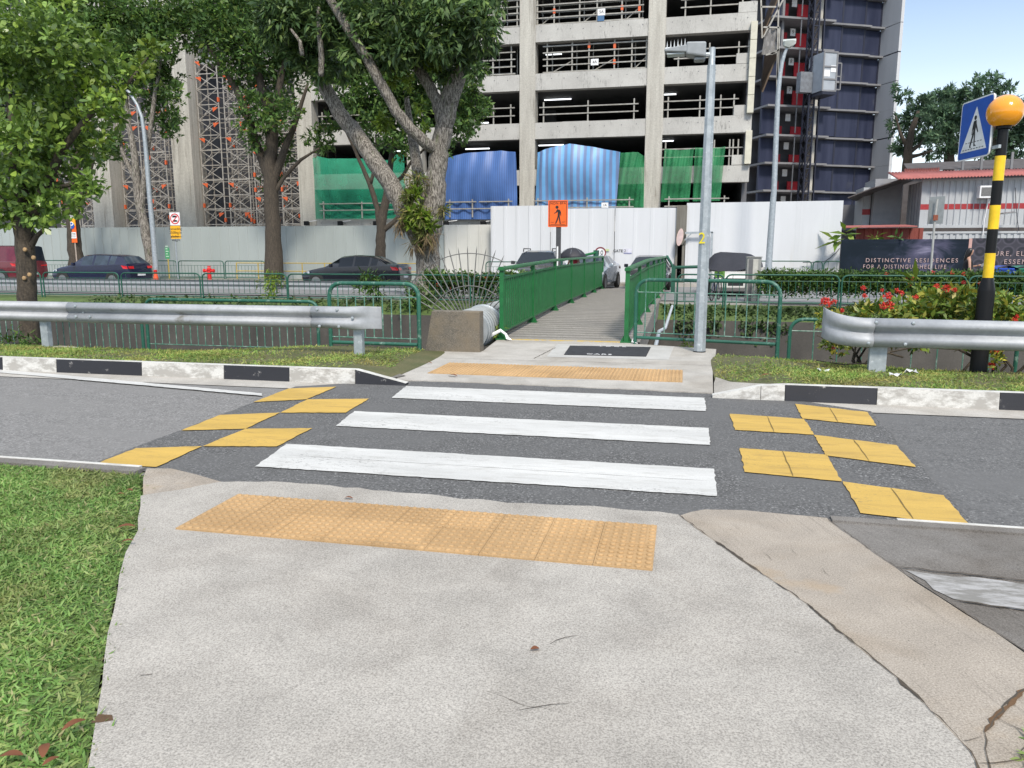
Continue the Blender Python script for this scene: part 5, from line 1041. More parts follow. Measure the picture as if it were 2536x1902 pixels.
def sheet(label, r, top, bot, Y, mat, name='tarpaulin', folds=7, amp=.035, pins=None, cat='sheet', seed=0):
    """top and bottom edges as seen; hangs with folds that run down from the pinned corners"""
    rnd = random.Random(seed); n = 36; k = 16
    def along(e, t):
        t *= len(e)-1; i = min(int(t), len(e)-2); f = t-i; return Vector(e[i]).lerp(Vector(e[i+1]), f)
    tp = [at(*q, Y) for q in top]; bt = [at(*q, Y) for q in bot]; rows = []; ph = rnd.uniform(0, 6)
    for j in range(k+1):
        v = j/k; row = []
        for i in range(n+1):
            u = i/n; p = along(tp, u).lerp(along(bt, u), v)
            f = math.sin(u*folds*2*PI+ph+1.5*math.sin(v*2.2+u*3))*amp*(.35+.65*v)+.05*math.sin(u*31+v*3)+.16*math.sin(v*5+u*11)*math.exp(-5*min(u, 1-u)-3*v)
            row.append((p.x, Y-.15+f-.35*math.sin(PI*u)*math.sin(PI*min(1, v*1.2)), p.z))
        rows.append(row)
    c = along(tp, .5); o = MB().grid(rows).build(name, mat, smooth=True, sharp=180, loc=(c.x, Y, c.z)); prop(o, label, cat); return o
sheet('striped light blue sheet bulging from the opening beside the 1A plate', 't3', [('t3', 225, 1318), ('t3', 300, 1285), ('t3', 500, 1243), ('t3', 700, 1270), ('t3', 938, 1318)], [('z3', 200, 145), ('z3', 900, 142)], FY-.25, m_tb, folds=5, seed=1)
sheet('dark blue sheet hung between the big tree and the concrete column', 't2', [('t2', 1632, 1370), ('t2', 1800, 1325), ('t2', 1940, 1315), ('t2', 2120, 1302), ('t2', 2252, 1318)], [('z2', 1620, 235), ('z2', 2260, 235)], FY-.25, m_td, folds=6, seed=2)
sheet('bright green net over the opening left of the big tree', 't2', [('t2', 495, 1365), ('t2', 540, 1350), ('t2', 640, 1372), ('t2', 900, 1370), ('t2', 1150, 1385), ('t2', 1230, 1330), ('t2', 1292, 1345)], [('z2', 525, 235), ('z2', 1290, 232)], FY-.2, m_ng, 'safety_net', 5, seed=3, cat='net')
sheet('narrow green net beside the striped light blue sheet', 't3', [('t3', 938, 1320), ('t3', 1090, 1315), ('t3', 1145, 1355)], [('z3', 905, 140), ('z3', 1140, 135)], FY-.22, m_ng2, 'safety_net', 2, seed=4, cat='net')
sheet('green net right of the column, left of the near lamp post', 't3', [('t3', 1318, 1285), ('t3', 1450, 1300), ('t3', 1570, 1285)], [('z3', 1282, 85), ('z3', 1530, 80)], FY-.2, m_ng2, 'safety_net', 3, seed=5, cat='net')
sheet('green net partly behind the near lamp post', 't3', [('t3', 1580, 1275), ('t3', 1700, 1282), ('t3', 1840, 1270)], [('z3', 1560, 80), ('z3', 1795, 75)], FY-.2, m_ng2, 'safety_net', 3, seed=6, cat='net')
# ---------------------------------------------------------------- high bay at left: piers, slabs and falsework
hb = thing('high_bay', 'tall concrete piers of the unfinished bay left of the car-park block', 'building', (-35, FY, 0))
def pier(r, x0, x1, y, z1): a, b = at(r, x0, y, FY), at(r, x1, y, FY); MB().box(a.x, b.x, FY-.1, FY+1.4, 0, z1).build('pier', m_conc_v, hb, world=True, bevel=.02); return a.x, b.x
pa = pier('z1', 1530, 1700, 200, 24); pb = pier('z1', 818, 988, 200, 17)
m_deep = surf('deep_shade', (.055, .055, .062), (.035, .035, .04), fine_amt=0, bmp=0)  # near-black colour paints in the unlit depth behind the falsework
MB().box(-70, -24.1, 55, 55.4, 0, 26).build('dark_backdrop', m_deep, hb, world=True)
for z in (15.2, 19.5): MB().box(-70, -24.1, 53.6, 55, z, z+.6).build('slab_edge', m_conc, hb, world=True)
MB().box(-70, pb[0]-.1, 52.5, 53, 2.5, 3.4).build('beam', m_conc, hb, world=True)
m_sl = surf('falsework_tube', (.48, .46, .43), (.32, .29, .26), rough=.5, metal=.15, scale=4, fine_amt=.1, bmp=0)
FG = 'falsework towers of the unfinished bay'
def falsework(h, w=1.5, d=1.2):
    t = thing('scaffold_tower', 'slender grey scaffold tower with orange clips between tall concrete piers', 'scaffold', (0, 0, 0), 0, FG)
    for x in (0, w):
        for y in (0, d): MB().bar((x, y, 0), (x, y, h), .06).build('upright', m_sl, t)
    l, b = MB(), MB(); z = .5; i = 0
    while z < h-.3:
        for y in (0, d): l.bar((0, y, z), (w, y, z), .05)
        l.bar((0, 0, z+.45), (0, d, z+.45), .05).bar((w, 0, z+.45), (w, d, z+.45), .05)
        if i % 2 == 0: l.bar((-.05, .4, z+.1), (w+.05, .4, z+.1), .05)
        if z+.95 < h: b.bar((0, -.03, z), (w, -.03, z+.95), .036).bar((w, -.06, z), (0, -.06, z+.95), .036).bar((0, .1, z), (0, d, z+.9), .04)
        if random.random() < .38: x = random.choice((0, w)); MB().box(x-.05, x+.05, -.08, .06, z+.15, z+.42).build('clip', m_oc, t)
        if random.random() < .38: x = random.choice((0, w)); s = 1 if x == 0 else -1; solid(MB().add([(x, -.1, z+.75), (x+s*.42, -.1, z+.75), (x+s*.38, -.1, z+.47)], [(0, 1, 2)]).build('flag', m_oc, t), .02)
        z += .95; i += 1
    l.build('ledgers', m_sl, t); b.build('braces', m_sl, t); return t
P1, P2 = falsework(14.2), falsework(11.0); used = [False, False]
def put(k, x, y):
    p = (P1, P2)[k]
    if not used[k]: p.location = (x, y, 0); used[k] = True
    else: dup(p, (x, y, 0))
x = pa[1]+.15; i = 0
while x < -25.3:
    put(0 if i < 2 else 1, x, 46.7); put(0, x+.5, 49.4); x += 1.9; i += 1
x = pb[1]+.2; i = 0
while x < pa[0]-1.2:
    put(1 if i % 3 else 0, x, 46.9); put(0, x+.4, 49.4); x += 1.9; i += 1
x = pb[0]-1.7
for i in range(2): put(1, x, 46.8); put(1, x+.4, 48.8); x -= 1.7
# ---------------------------------------------------------------- catch platform hung off the block's right flank
cp = thing('catch_platform', 'brown sloping catch platform with grey netting at the block corner', 'platform', (3.8, 47, 9))
m_ply = surf('stained_ply', (.12, .08, .05), (.07, .05, .035), scale=2, fine=20); m_gn = netmat('grey_net', (.36, .35, .34), .12)
def quad(name, pts, mat, th=.08):
    a = [Vector(p) for p in pts]; o = MB().add(a, [(0, 1, 2, 3)]).build(name, mat, cp, world=True); solid(o, th)
quad('boards', [at('t3', 2155, 795, 46.8), at('t4', 75, 470, 46.8), at('t4', -30, 460, 52), at('t3', 2140, 760, 52)], m_ply)
quad('boards', [at('t3', 2150, 330, 46.8), at('t4', 100, -60, 46.8), at('t4', 40, -60, 52), at('t3', 2140, 300, 52)], m_ply)
def hang(): 
    rows = []
    for j in range(7):
        rows.append([at('t4', -20+115*i/8-6*j*(1-i/8), 245+225*j/6, 46.6)+Vector((0, .12*math.sin(i*1.7+j), 0)) for i in range(9)])
    MB().grid(rows).build('netting', m_gn, cp, True, True)
hang()
m = MB()
for q in ((('t4', -40, 235), ('t4', 102, 240)), (('t4', -20, 475), ('t4', 80, 450)), (('t4', 100, 240), ('t4', 80, 690)), (('t3', 2150, 60), ('t4', 70, 60)), (('t3', 2170, 320), ('t4', 150, -40)), (('t3', 2150, 0), ('t3', 2160, 330)), (('t4', 20, 470), ('t4', 95, 430)), (('t4', 92, 0), ('t4', 60, 1650))):
    m.bar(at(*q[0], 46.5), at(*q[1], 46.5), .08)
m.build('struts', m_sc, cp, world=True)
# ---------------------------------------------------------------- apartment tower behind
D0 = at('t4', 975, 700, 90.0); TW = math.atan2(.43, .90); uu = Vector((math.cos(TW), math.sin(TW), 0)); nn = Vector((-math.sin(TW), math.cos(TW), 0))
tw = thing('apartment_tower', 'dark blue glazed apartment tower under construction with thin grey slabs', 'tower', (D0.x, 90, 0), TW)
def ts(x, y=600, back=0.0):              # position along the tower front seen there
    d = sight(*px('t4', x, y)); o = Vector((D0.x, 90, 0))+nn*back
    det = d.x*(-uu.y)+uu.x*d.y; return (-(o.x*d.y-o.y*d.x))/(uu.x*d.y-uu.y*d.x) if abs(uu.x*d.y-uu.y*d.x) > 1e-9 else 0
zs = [at('t4', xx_, yy_, 90).z for xx_, yy_ in ((1030, 243), (1010, 493), (990, 735), (970, 970), (950, 1212), (930, 1442), (905, 1670))]
pitch = (zs[0]-zs[-1])/6; zs = [zs[0]+pitch*3, zs[0]+pitch*2, zs[0]+pitch]+zs+[zs[-1]-pitch*i for i in (1, 2, 3)]; zs = [z for z in zs if z > 0]
sL = ts(-40); s1, s2, s3 = ts(455), ts(622), ts(830)
m_pan, nt, bs = newmat('navy_glazing'); co = coords(nt, (1.2, 1, .12)); c = mixc(nt, ramp(nt, noise(nt, co, 1.3, 4), [(.35, 0), (.75, 1)]), (.018, .023, .050), (.040, .047, .085)); c = mixc(nt, ramp(nt, noise(nt, coords(nt), .5, 5), [(.62, 0), (.8, 1)]), c, (.075, .08, .10)); nt.links.new(c, bs.inputs['Base Color']); bs.inputs['Roughness'].default_value = .55; bs.inputs['Specular IOR Level'].default_value = .25
m_tsl = surf('tower_slab', (.23, .23, .24), (.17, .17, .18), scale=.6, fine_amt=.05, bmp=0)
m_wing = surf('wing_wall', (.52, .53, .55), (.45, .46, .48), scale=.4, stretch=(2, 2, .3), fine_amt=.05, bmp=0)
m_mul = plain('mullion', (.012, .014, .03), .5)
lx0, lx1 = ts(92), ts(395)
for z in zs:
    for a, b, y in ((s1, s2, .0), (s2, s3, .25), (s3, -.02, .55)):
        MB().box(a+.04, b-.04, y, y+.3, z-pitch+.17, z-.16).build('glazed_panel', m_pan, tw)
        MB().box(b-.16, b+.02, y-.03, y+.26, z-pitch+.17, z-.16).build('mullion', m_mul, tw)
    MB().box(sL, lx0-.15, -.1, .2, z-pitch+.17, z-.16).build('glazed_panel', m_pan, tw)
    MB().box(sL, ts(500), -1.2, 3, z-.10, z+.09).build('slab', m_tsl, tw)
    MB().box(ts(500), ts(850), -.4, 3, z-.09, z+.08).build('slab', m_tsl, tw); MB().box(ts(850), -.02, -.1, 3, z-.09, z+.08).build('slab', m_tsl, tw)
MB().box(lx1+.3, s1-.05, .1, .9, 0, 42).build('pilaster', m_conc_v, tw); MB().box(lx0-.15, lx0+.1, -.4, .3, 0, 42).build('pilaster', m_tsl, tw)
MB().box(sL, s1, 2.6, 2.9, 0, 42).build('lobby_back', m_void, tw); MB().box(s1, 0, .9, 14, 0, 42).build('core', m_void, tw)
m_red = surf('red_door', (.50, .02, .03), (.36, .015, .025), scale=2, fine_amt=.1, bmp=0)
for i, z in enumerate(zs):
    f = 1.0 if 1 <= i <= 5 else .55
    zf = z-pitch+.18
    MB().box(ts(108), ts(205), 1.2, 1.3, zf, zf+(pitch-.9)*f).build('red_door', m_red, tw)
    MB().box(ts(283), ts(380), 1.2, 1.3, zf, zf+(pitch-.9)*f).build('red_door', m_red, tw)
    for q in (208, 268): MB().box(ts(q)-.05, ts(q)+.05, -1.2, -1.12, zf, z-.16).build('pole', m_tsl, tw)
    for q, zz_ in ((125, 2.0), (245, 1.85)):
        MB().box(ts(q)-.28, ts(q)+.28, 1.0, 1.05, zf+zz_-.35, zf+zz_+.35).build('tag', m_signw, tw)
    s_ = {3: '9', 4: '8', 5: '7'}.get(i)
    if s_:
        writing('lettering', s_, .5, m_ink, tw, text_at(ts(125), .99, zf+2.0)); writing('lettering', s_, .5, m_ink, tw, text_at(ts(245), .99, zf+1.85))
# wing wall coming forward on the right
d = sight(*px('t4', 1105, 700)); den = d.x*nn.y-d.y*nn.x; kk = (D0.x*d.y-90*d.x)/(-(nn.x*d.y-nn.y*d.x)) if True else 0
o2 = Vector((D0.x, 90, 0)); best = min(range(0, 400), key=lambda i: abs(math.atan2((o2-nn*(i*.05)).x, (o2-nn*(i*.05)).y)-math.atan2(d.x, d.y))); wl = best*.05
for z in zs: MB().box(0, .35, -wl, .6, z-pitch+.03, z-.03).build('wing_wall', m_wing, tw)
MB().box(.06, .34, -wl+.05, .5, 0, zs[0]).build('wing_core', m_mul, tw)
# material hoist on the tower front
hm_ = thing('hoist_mast', 'dark lattice hoist mast standing against the tower lobby', 'mast', (D0.x, 90, 0), TW)
hx0, hx1 = ts(305, 900, -2.5), ts(350, 900, -2.5); hy = -2.5
for xx_ in (hx0, hx1):
    for y in (hy, hy-.9): MB().bar((xx_, y, 0), (xx_, y, 40), .13).build('leg', m_mul, hm_)
m = MB(); z = 0; w_ = hx1-hx0
while z < 40:
    m.bar((hx0, hy-.9, z), (hx1, hy-.9, z), .09).bar((hx0, hy-.9, z), (hx1, hy-.9, z+1.2), .08).bar((hx0, hy, z), (hx0, hy-.9, z+1.2), .08).bar((hx1, hy, z), (hx1, hy-.9, z+1.2), .08).bar((hx0, hy, z+1.2), (hx1, hy, z), .08); z += 1.2
m.build('lattice', m_mul, hm_); MB().bar((hx1+.5, hy-1, 0), (hx1+.5, hy-1, 40), .12).build('cable_guide', m_mul, hm_)
za, zb_ = at('t4', 470, 470, 82).z, at('t4', 465, 800, 82).z
ca = thing('hoist_cage', 'pale grey hoist cage halfway up the lattice mast', 'lift', (D0.x, 90, 0), TW)
a, b = ts(412, 620, -4), ts(525, 620, -4); m_cg = surf('cage_grey', (.37, .40, .44), (.31, .34, .38), scale=1.5, fine_amt=.05, bmp=0)
MB().box(a, b, -5.2, -2.8, zb_, za).build('body', m_cg, ca)
MB().box(a-1.3, a-.02, -3.6, -2.9, zb_+.1, za-1.5).build('drive_frame', surf('drive_grey', (.22, .24, .27), (.15, .16, .18), bmp=0), ca)
m = MB()
for f in (0, .30, .62, 1): m.box(a-.05, b+.05, -5.27, -5.2, zb_+(za-zb_)*f-.07, zb_+(za-zb_)*f+.07)
for xx_ in (a, b): m.box(xx_-.07, xx_+.07, -5.26, -5.2, zb_, za)
m.build('frame', m_tsl, ca); MB().box(a, b, -5.3, -2.7, zb_-.35, zb_-.08).build('base', m_mul, ca)
for fx, fz in ((.25, .45), (.8, .57)): MB().box(a+(b-a)*fx-.35, a+(b-a)*fx+.35, -5.23, -5.205, zb_+(za-zb_)*fz-.3, zb_+(za-zb_)*fz+.3).build('notice', m_signw, ca)
m = MB()
for xx_ in (b+.1, b+.9):
    m.bar((xx_, -4.6, za-3.2), (xx_, -4.6, za-.8), .1)
for f in (.8, 2.0, 3.2): m.bar((b+.1, -4.6, za-f), (b+.9, -4.6, za-f), .1)
m.build('side_ladder', m_tsl, ca)
# ---------------------------------------------------------------- site cabins, right
m_cw = surf('cabin_white', (.44, .46, .48), (.36, .37, .39), scale=.7, stretch=(1, 1, .35), fine_amt=.08, bmp=0, stain=(.25, .25, .26), stain_scale=.6, stain_rng=(.66, .85)); m_cr = plain('cabin_red', (.32, .025, .03), .5); m_sh = surf('rust_cladding', (.24, .055, .04), (.17, .04, .03), scale=1, stretch=(3, 1, .3), bmp=0)
m_rf = surf('red_roof', (.40, .13, .12), (.31, .10, .09), scale=1, stretch=(3, .6, 1), fine_amt=.08, bmp=0); m_dk = surf('dark_canopy', (.10, .09, .09), (.07, .06, .06), bmp=0)
def corrug(m, x0, x1, Y, z0, z1, p=.28, d=.045):
    rows = []; x = x0
    while x < x1:
        for dx, dy in ((0, 0), (.42, 0), (.52, d), (.88, d), (1, 0)): rows.append([(min(x+dx*p, x1), Y+dy, z0), (min(x+dx*p, x1), Y+dy, z1)])
        x += p
    return m.grid(rows)
CY = 42.0; cx0 = at('z4', 1312, 200, CY).x
for nm, lbl, z0, z1, stripe_ in (('container_cabin', 'upper white corrugated container cabin with red stripe and air conditioner', 2.72, 5.05, True), ('container_cabin', 'lower pale corrugated container cabin behind the printed hoarding', .1, 2.55, False)):
    t = thing(nm, lbl, 'cabin', (cx0+6, CY+1.2, z0)); xs0 = cx0 if stripe_ else at('z4', 1335, 360, CY).x
    corrug(MB(), xs0+.12, cx0+14, CY, z0+.12, z1-.1).build('long_wall', m_cw, t, world=True)
    MB().box(xs0+.14, cx0+14, CY+.1, CY+2.4, z0+.14, z1-.12).build('core', m_cw, t, world=True)
    MB().box(xs0-.02, xs0+.13, CY-.03, CY+.13, z0, z1).build('corner_post', m_cw, t, world=True); MB().box(xs0+.13, cx0+14, CY-.03, CY+.1, z0, z0+.13).build('bottom_rail', m_cw, t, world=True); MB().box(xs0+.13, cx0+14, CY-.03, CY+.1, z1-.1, z1).build('top_rail', m_cw, t, world=True)
    if stripe_:
        corrug(MB(), xs0+.13, cx0+14, CY-.006, 3.60, 3.86).build('red_stripe', m_cr, t, world=True); MB().box(xs0-.024, xs0+.13, CY-.036, CY-.03, 3.60, 3.86).build('red_stripe', m_cr, t, world=True)
        for q in range(4): MB().box(xs0-.06, xs0-.02, CY+.4+q*.5, CY+.45+q*.5, z0+.1, z1-.15).build('door_rod', m_tsl, t, world=True)
        for q in range(2): MB().box(xs0-.025, xs0-.0, CY+.2+q*1.1, CY+1.25+q*1.1, z0+.1, z1-.1).build('door', surf('door_grey', (.30, .30, .31), (.24, .24, .25), bmp=0), t, world=True)
        a, b, c, d = at2('t4', 1825, 1605, 1945, 1690, CY-.3)
        MB().box(a, b, CY-.45, CY+.1, c-.1, d).build('air_conditioner', m_signw, t, world=True); MB().box(a+.06, b-.1, CY-.46, CY-.45, c-.02, d-.08).build('grille', surf('grille_grey', (.12, .12, .12), (.2, .2, .2), scale=30, bmp=0), t, world=True)
t = thing('container_cabin', 'grey container cabin set back under the sloping brown canopy', 'cabin', (9.6, 45.5, 2.7))
a, b = at('z4', 905, 200, 45.5).x, at('z4', 1140, 200, 45.5).x
MB().box(a, b, 45.5, 48, 2.6, 5.4).build('end_wall', surf('plain_grey', (.34, .345, .37), (.29, .3, .32), bmp=0), t, world=True); MB().box(b+.05, cx0-.3, 45.9, 48, 2.6, 5.4).build('recess', m_void, t, world=True)
MB().box(b+.05, cx0-.3, 45.88, 45.9, 3.75, 4.08).build('red_stripe', m_cr, t, world=True)
MB().box(at('z4', 810, 200, 46).x, a-.05, 46, 48, 2.4, 5.0).build('side_wall', m_cw, t, world=True); MB().box(at('z4', 810, 200, 46).x, a-.05, 45.98, 46, 3.55, 3.85).build('red_stripe', m_cr, t, world=True)
MB().box(at('z4', 640, 200, 48).x, at('z4', 810, 200, 48).x, 48, 49, 0, 4.2).build('far_wall', m_void, t, world=True)
t = thing('metal_roof', 'long red corrugated roof over the white container cabin', 'roof', (14, 42, 5.1))
def roofsheet(name, A, B, Cc, Dd, mat, n=60, amp=.035):
    A, B, Cc, Dd = map(Vector, (A, B, Cc, Dd)); rows = []
    for i in range(n*2+1):
        u = i/(n*2); k = amp if i % 2 else -amp; rows.append([A.lerp(B, u)+Vector((0, 0, k)), Dd.lerp(Cc, u)+Vector((0, 0, k))])
    solid(MB().grid(rows).build(name, mat, t, world=True, smooth=True, sharp=80), .02)
A = at('t4', 1130, 1548, 41.4); B = at('t4', 2230, 1512, 41.4); B2 = A.lerp(B, 1.8); Dd = at('t4', 1560, 1480, 45); Cc = at('t4', 2230, 1462, 45); C2 = Dd.lerp(Cc, 2.2)
roofsheet('sheet', A, B2, C2, Vector((A.x+.3, 45, Dd.z)), m_rf, 70)
roofsheet('rear_sheet', at('t4', 1175, 1505, 45.2), at('t4', 1480, 1500, 45.2), at('t4', 1480, 1450, 47), at('t4', 1175, 1460, 47), m_sh, 16)
t = thing('canopy', 'brown sagging canopy sloping down left of the red roof', 'canopy', (9, 44, 4.5))
m = MB(); e0 = [at('t4', x, y, 43) for x, y in ((1150, 1552), (1080, 1575), (1000, 1600), (900, 1630), (830, 1655), (690, 1712))]; e1 = [at('t4', x, y, 47.5) for x, y in ((1260, 1560), (1180, 1590), (1100, 1620), (1000, 1660), (900, 1700), (760, 1735))]
solid(MB().grid([e0, e1]).build('sheet', m_dk, t, world=True), .05)
t = thing('dark_roof', 'dark low roof behind the red corrugated roof', 'roof', (14, 52, 5)); a, b = at('t4', 1170, 1420, 52), at('t4', 2400, 1370, 52); c, d = at('t4', 1200, 1470, 50), at('t4', 2400, 1460, 50)
solid(MB().add([a, b, d, c], [(0, 1, 2, 3)]).build('sheet', m_dk, t, world=True), .06); MB().box(c.x, d.x, 50.5, 51, 0, c.z).build('wall', m_dk, t, world=True)
for q in (1680, 1840, 2100): pz = at('t4', q, 1470, 49.8); MB().box(pz.x-.06, pz.x+.06, 49.8, 49.9, pz.z, pz.z+1.0).build('post', m_tsl, t, world=True)
t = thing('lean_to_shed', 'low rust red shed with lean-to roof above the dark printed hoarding', 'shed', (9, 40, 0))
a, b = at('z4', 760, 350, 40.2), at('z4', 1340, 350, 40.2); corrug(MB(), a.x, b.x, 40.2, 0, 2.68, .4, .05).build('front_wall', m_sh, t, world=True)
a, b = at('z4', 638, 300, 39.6), at('z4', 1290, 290, 39.6); solid(MB().add([a, b, b+Vector((0, 2, .12)), a+Vector((0, 2, .12))], [(0, 1, 2, 3)]).build('lean_to_roof', m_rf, t, world=True), .05)
MB().box(a.x, at('z4', 758, 350, 41).x, 41, 41.4, 0, 2.6).build('dark_side', m_void, t, world=True)

p = at('z4', 2045, 185, CY-.5); t = thing('floodlight', 'flat grey floodlight on thin arm beside the beacon pole bands', 'lamp', p)
MB().add([(-.22, -.5, -.02), (.30, -.5, .04), (.34, -.1, .10), (-.18, -.1, .04), (-.22, -.5, -.06), (.30, -.5, .0), (.34, -.1, .06), (-.18, -.1, .0)], [(0, 1, 2, 3), (7, 6, 5, 4), (0, 4, 5, 1), (1, 5, 6, 2), (2, 6, 7, 3), (3, 7, 4, 0)]).build('housing', m_signback, t); MB().bar((0, -.2, .03), (-.35, .5, -.05), .05).build('arm', m_signback, t)
P = [at('z4', x, y, CY-.12) for x, y in ((1905, 25), (1895, 110), (1870, 230), (1855, 370))]; prop(MB().tube(P, .022, 6).build('drain_hose', m_signw, loc=P[0], smooth=True), 'thin white drain hose hanging from the air conditioner', 'hose')
P = [at('z4', x, y, CY-.1) for x, y in ((2135, -40), (2140, 90), (2150, 220), (2165, 330))]; prop(MB().tube(P, .016, 5).build('cable', m_mul, loc=P[0], smooth=True), 'thin black cable running down the white container wall', 'cable')
P = [at('z4', x, y, 37.8) for x, y in ((618, 485), (590, 520), (545, 560), (495, 595), (440, 603), (300, 606))]; prop(MB().tube(P, .018, 5).build('cable', m_mul, loc=P[0], smooth=True), 'black cable drooping across the lower corner of the tall white hoarding', 'cable')
# ================================================================ trees, hedges and grass
m_bark = surf('bark_grey', (.40, .365, .32), (.11, .095, .08), scale=6, stretch=(6, 6, .8), rough=.9, fine=30, fine_amt=.5, lo=.44, hi=.56, bmp=1.0, bdist=.04, stain=(.14, .16, .08), stain_scale=1.3, stain_rng=(.58, .72))
m_bark2 = surf('bark_brown', (.10, .08, .06), (.05, .042, .034), scale=5, stretch=(5, 5, .9), rough=.9, fine=30, fine_amt=.5, bmp=.6, bdist=.02)
m_lnear = leafmat('leaf_broad', [(0.087, 0.144, 0.042), (0.131, 0.220, 0.054), (0.246, 0.381, 0.075), (0.116, 0.196, 0.054), (0.348, 0.486, 0.083), (0.189, 0.312, 0.060), (0.160, 0.255, 0.060)], .33, .32, .5)
m_lmid = leafmat('leaf_dark', [(0.055, 0.105, 0.035), (0.083, 0.170, 0.045), (0.132, 0.240, 0.048), (0.069, 0.131, 0.048), (0.207, 0.291, 0.056)], .5, .32)
m_lbig = leafmat('leaf_long', [(0.049, 0.086, 0.041), (0.076, 0.141, 0.054), (0.115, 0.199, 0.061), (0.063, 0.110, 0.050), (0.190, 0.282, 0.068), (0.089, 0.158, 0.057)], .42, .3)
m_lfar = leafmat('leaf_hazy', [(0.078, 0.147, 0.091), (0.118, 0.209, 0.118), (0.158, 0.245, 0.132), (0.091, 0.160, 0.118)], .6, .35)  # paler, bluish colours put distance haze into the leaves
m_lyel = leafmat('leaf_yellow_green', [(0.160, 0.260, 0.030), (0.220, 0.300, 0.040), (0.120, 0.220, 0.030)], .5, .3)
m_hedge = leafmat('hedge_leaf', [(0.030, 0.068, 0.018), (0.060, 0.128, 0.027), (0.105, 0.195, 0.038), (0.045, 0.090, 0.024), (0.150, 0.225, 0.045)], .45, .2)
m_shrub = leafmat('shrub_leaf', [(0.068, 0.126, 0.026), (0.135, 0.231, 0.036), (0.247, 0.336, 0.054), (0.112, 0.189, 0.036), (0.495, 0.420, 0.054), (0.203, 0.252, 0.054)], .4, .2)
m_flow = leafmat('ixora_red', [(.62, .03, .03), (.70, .08, .04), (.55, .02, .05)], .5, .2)
def dclump(c, Y, dy=None, k=1.0, r='d'):
    """crown clumps from what is seen: centre column and row, radius in the same units, spread in depth"""
    out = []
    for i, q in enumerate(c):
        x, y, rad = q[:3]; off = (q[3] if len(q) > 3 else random.uniform(-.8, .8)*(dy if dy is not None else 1.5))
        p = at(r, x, y, Y+off); out.append((p, rad*1.146*mpp(r, x, Y+off)*k))
    return out
def tree(name, label, base, trunks, bark, group=None):
    t = thing(name, label, 'tree', base, 0, group); m = MB()
    for pts, rs in trunks:
        P = [Vector(p) for p in pts]; Q, S = [], []
        for i in range(len(P)-1):
            for k in range(4): f = k/4; Q.append(P[i].lerp(P[i+1], f)+(Vector((random.gauss(0, 1), random.gauss(0, 1), 0))*.05*rs[i] if (i or k) else Vector())); S.append(rs[i]+(rs[i+1]-rs[i])*f)
        Q.append(P[-1]); S.append(rs[-1]); m.tube(Q, S, 12, wob=.05)
    m.build('trunk', bark, t, True, True, sharp=180); return t
# --- broad-leaved tree, near left
Y0 = 12.2; D_ = lambda x, y, Y=Y0: at('d', x, y, Y)
base = D_(64, 752)
nt_ = tree('broadleaf_tree', 'small broad-leaved tree with glossy leaves behind the left guardrail', base, [
    ([D_(64, 752)+Vector((0, 0, -.55)), D_(64, 752), D_(62, 680), D_(58, 600), D_(55, 545), D_(53, 500), D_(45, 430), D_(30, 330), D_(20, 200)], [.26, .20, .165, .165, .16, .17, .14, .10, .05]),
    ([D_(62, 540), D_(78, 512), D_(98, 492), D_(120, 478)], [.07, .045, .035, .02]), ([D_(52, 500), D_(90, 420), D_(130, 330), D_(200, 240), D_(270, 190), D_(330, 110)], [.12, .09, .07, .05, .035, .012]),
    ([D_(50, 490), D_(20, 430), D_(-40, 380)], [.11, .08, .05]), ([D_(95, 410), D_(150, 400), D_(200, 400)], [.05, .035, .015])], m_bark2)
cl = dclump([(40, 60, 75), (120, 100, 75), (195, 150, 60), (262, 180, 36), (300, 130, 34), (335, 85, 22), (345, 120, 16), (60, 200, 90), (160, 220, 65), (225, 235, 40), (50, 310, 90), (145, 310, 65), (205, 320, 34), (60, 410, 75), (145, 400, 55), (195, 410, 30), (15, 455, 40), (90, 460, 42), (170, 455, 20), (250, 140, 30), (215, 90, 30), (120, 20, 50), (-30, 120, 90), (-40, 300, 90), (245, 265, 18), (290, 210, 18)], Y0, .7)
crown('crown', cl, 14500, .125, m_lnear, nt_, aspect=.50, twig=9, shell=.42, spread=.11, oval=True)
crown('yellow_green_leaves', dclump([(300, 150, 28), (320, 100, 20), (235, 220, 30), (200, 190, 30), (260, 200, 22), (180, 260, 26), (215, 300, 18)], Y0-.3, .4), 420, .12, m_lyel, nt_, aspect=.5, twig=6, oval=True)  # sunlit right branch painted in with yellow-green leaf colour
for x, y in ((212, 495), (285, 565), (205, 742), (250, 712)):
    p = at('z1', x, y, Y0-.17); MB().lathe([(.035, .03), (.04, 0), (.028, -.012), (.0, -.014)], p, 10, 'y', cap=False).build('pruned_knot', plain('cut_wood', (.38, .25, .13), .8), nt_, world=True)
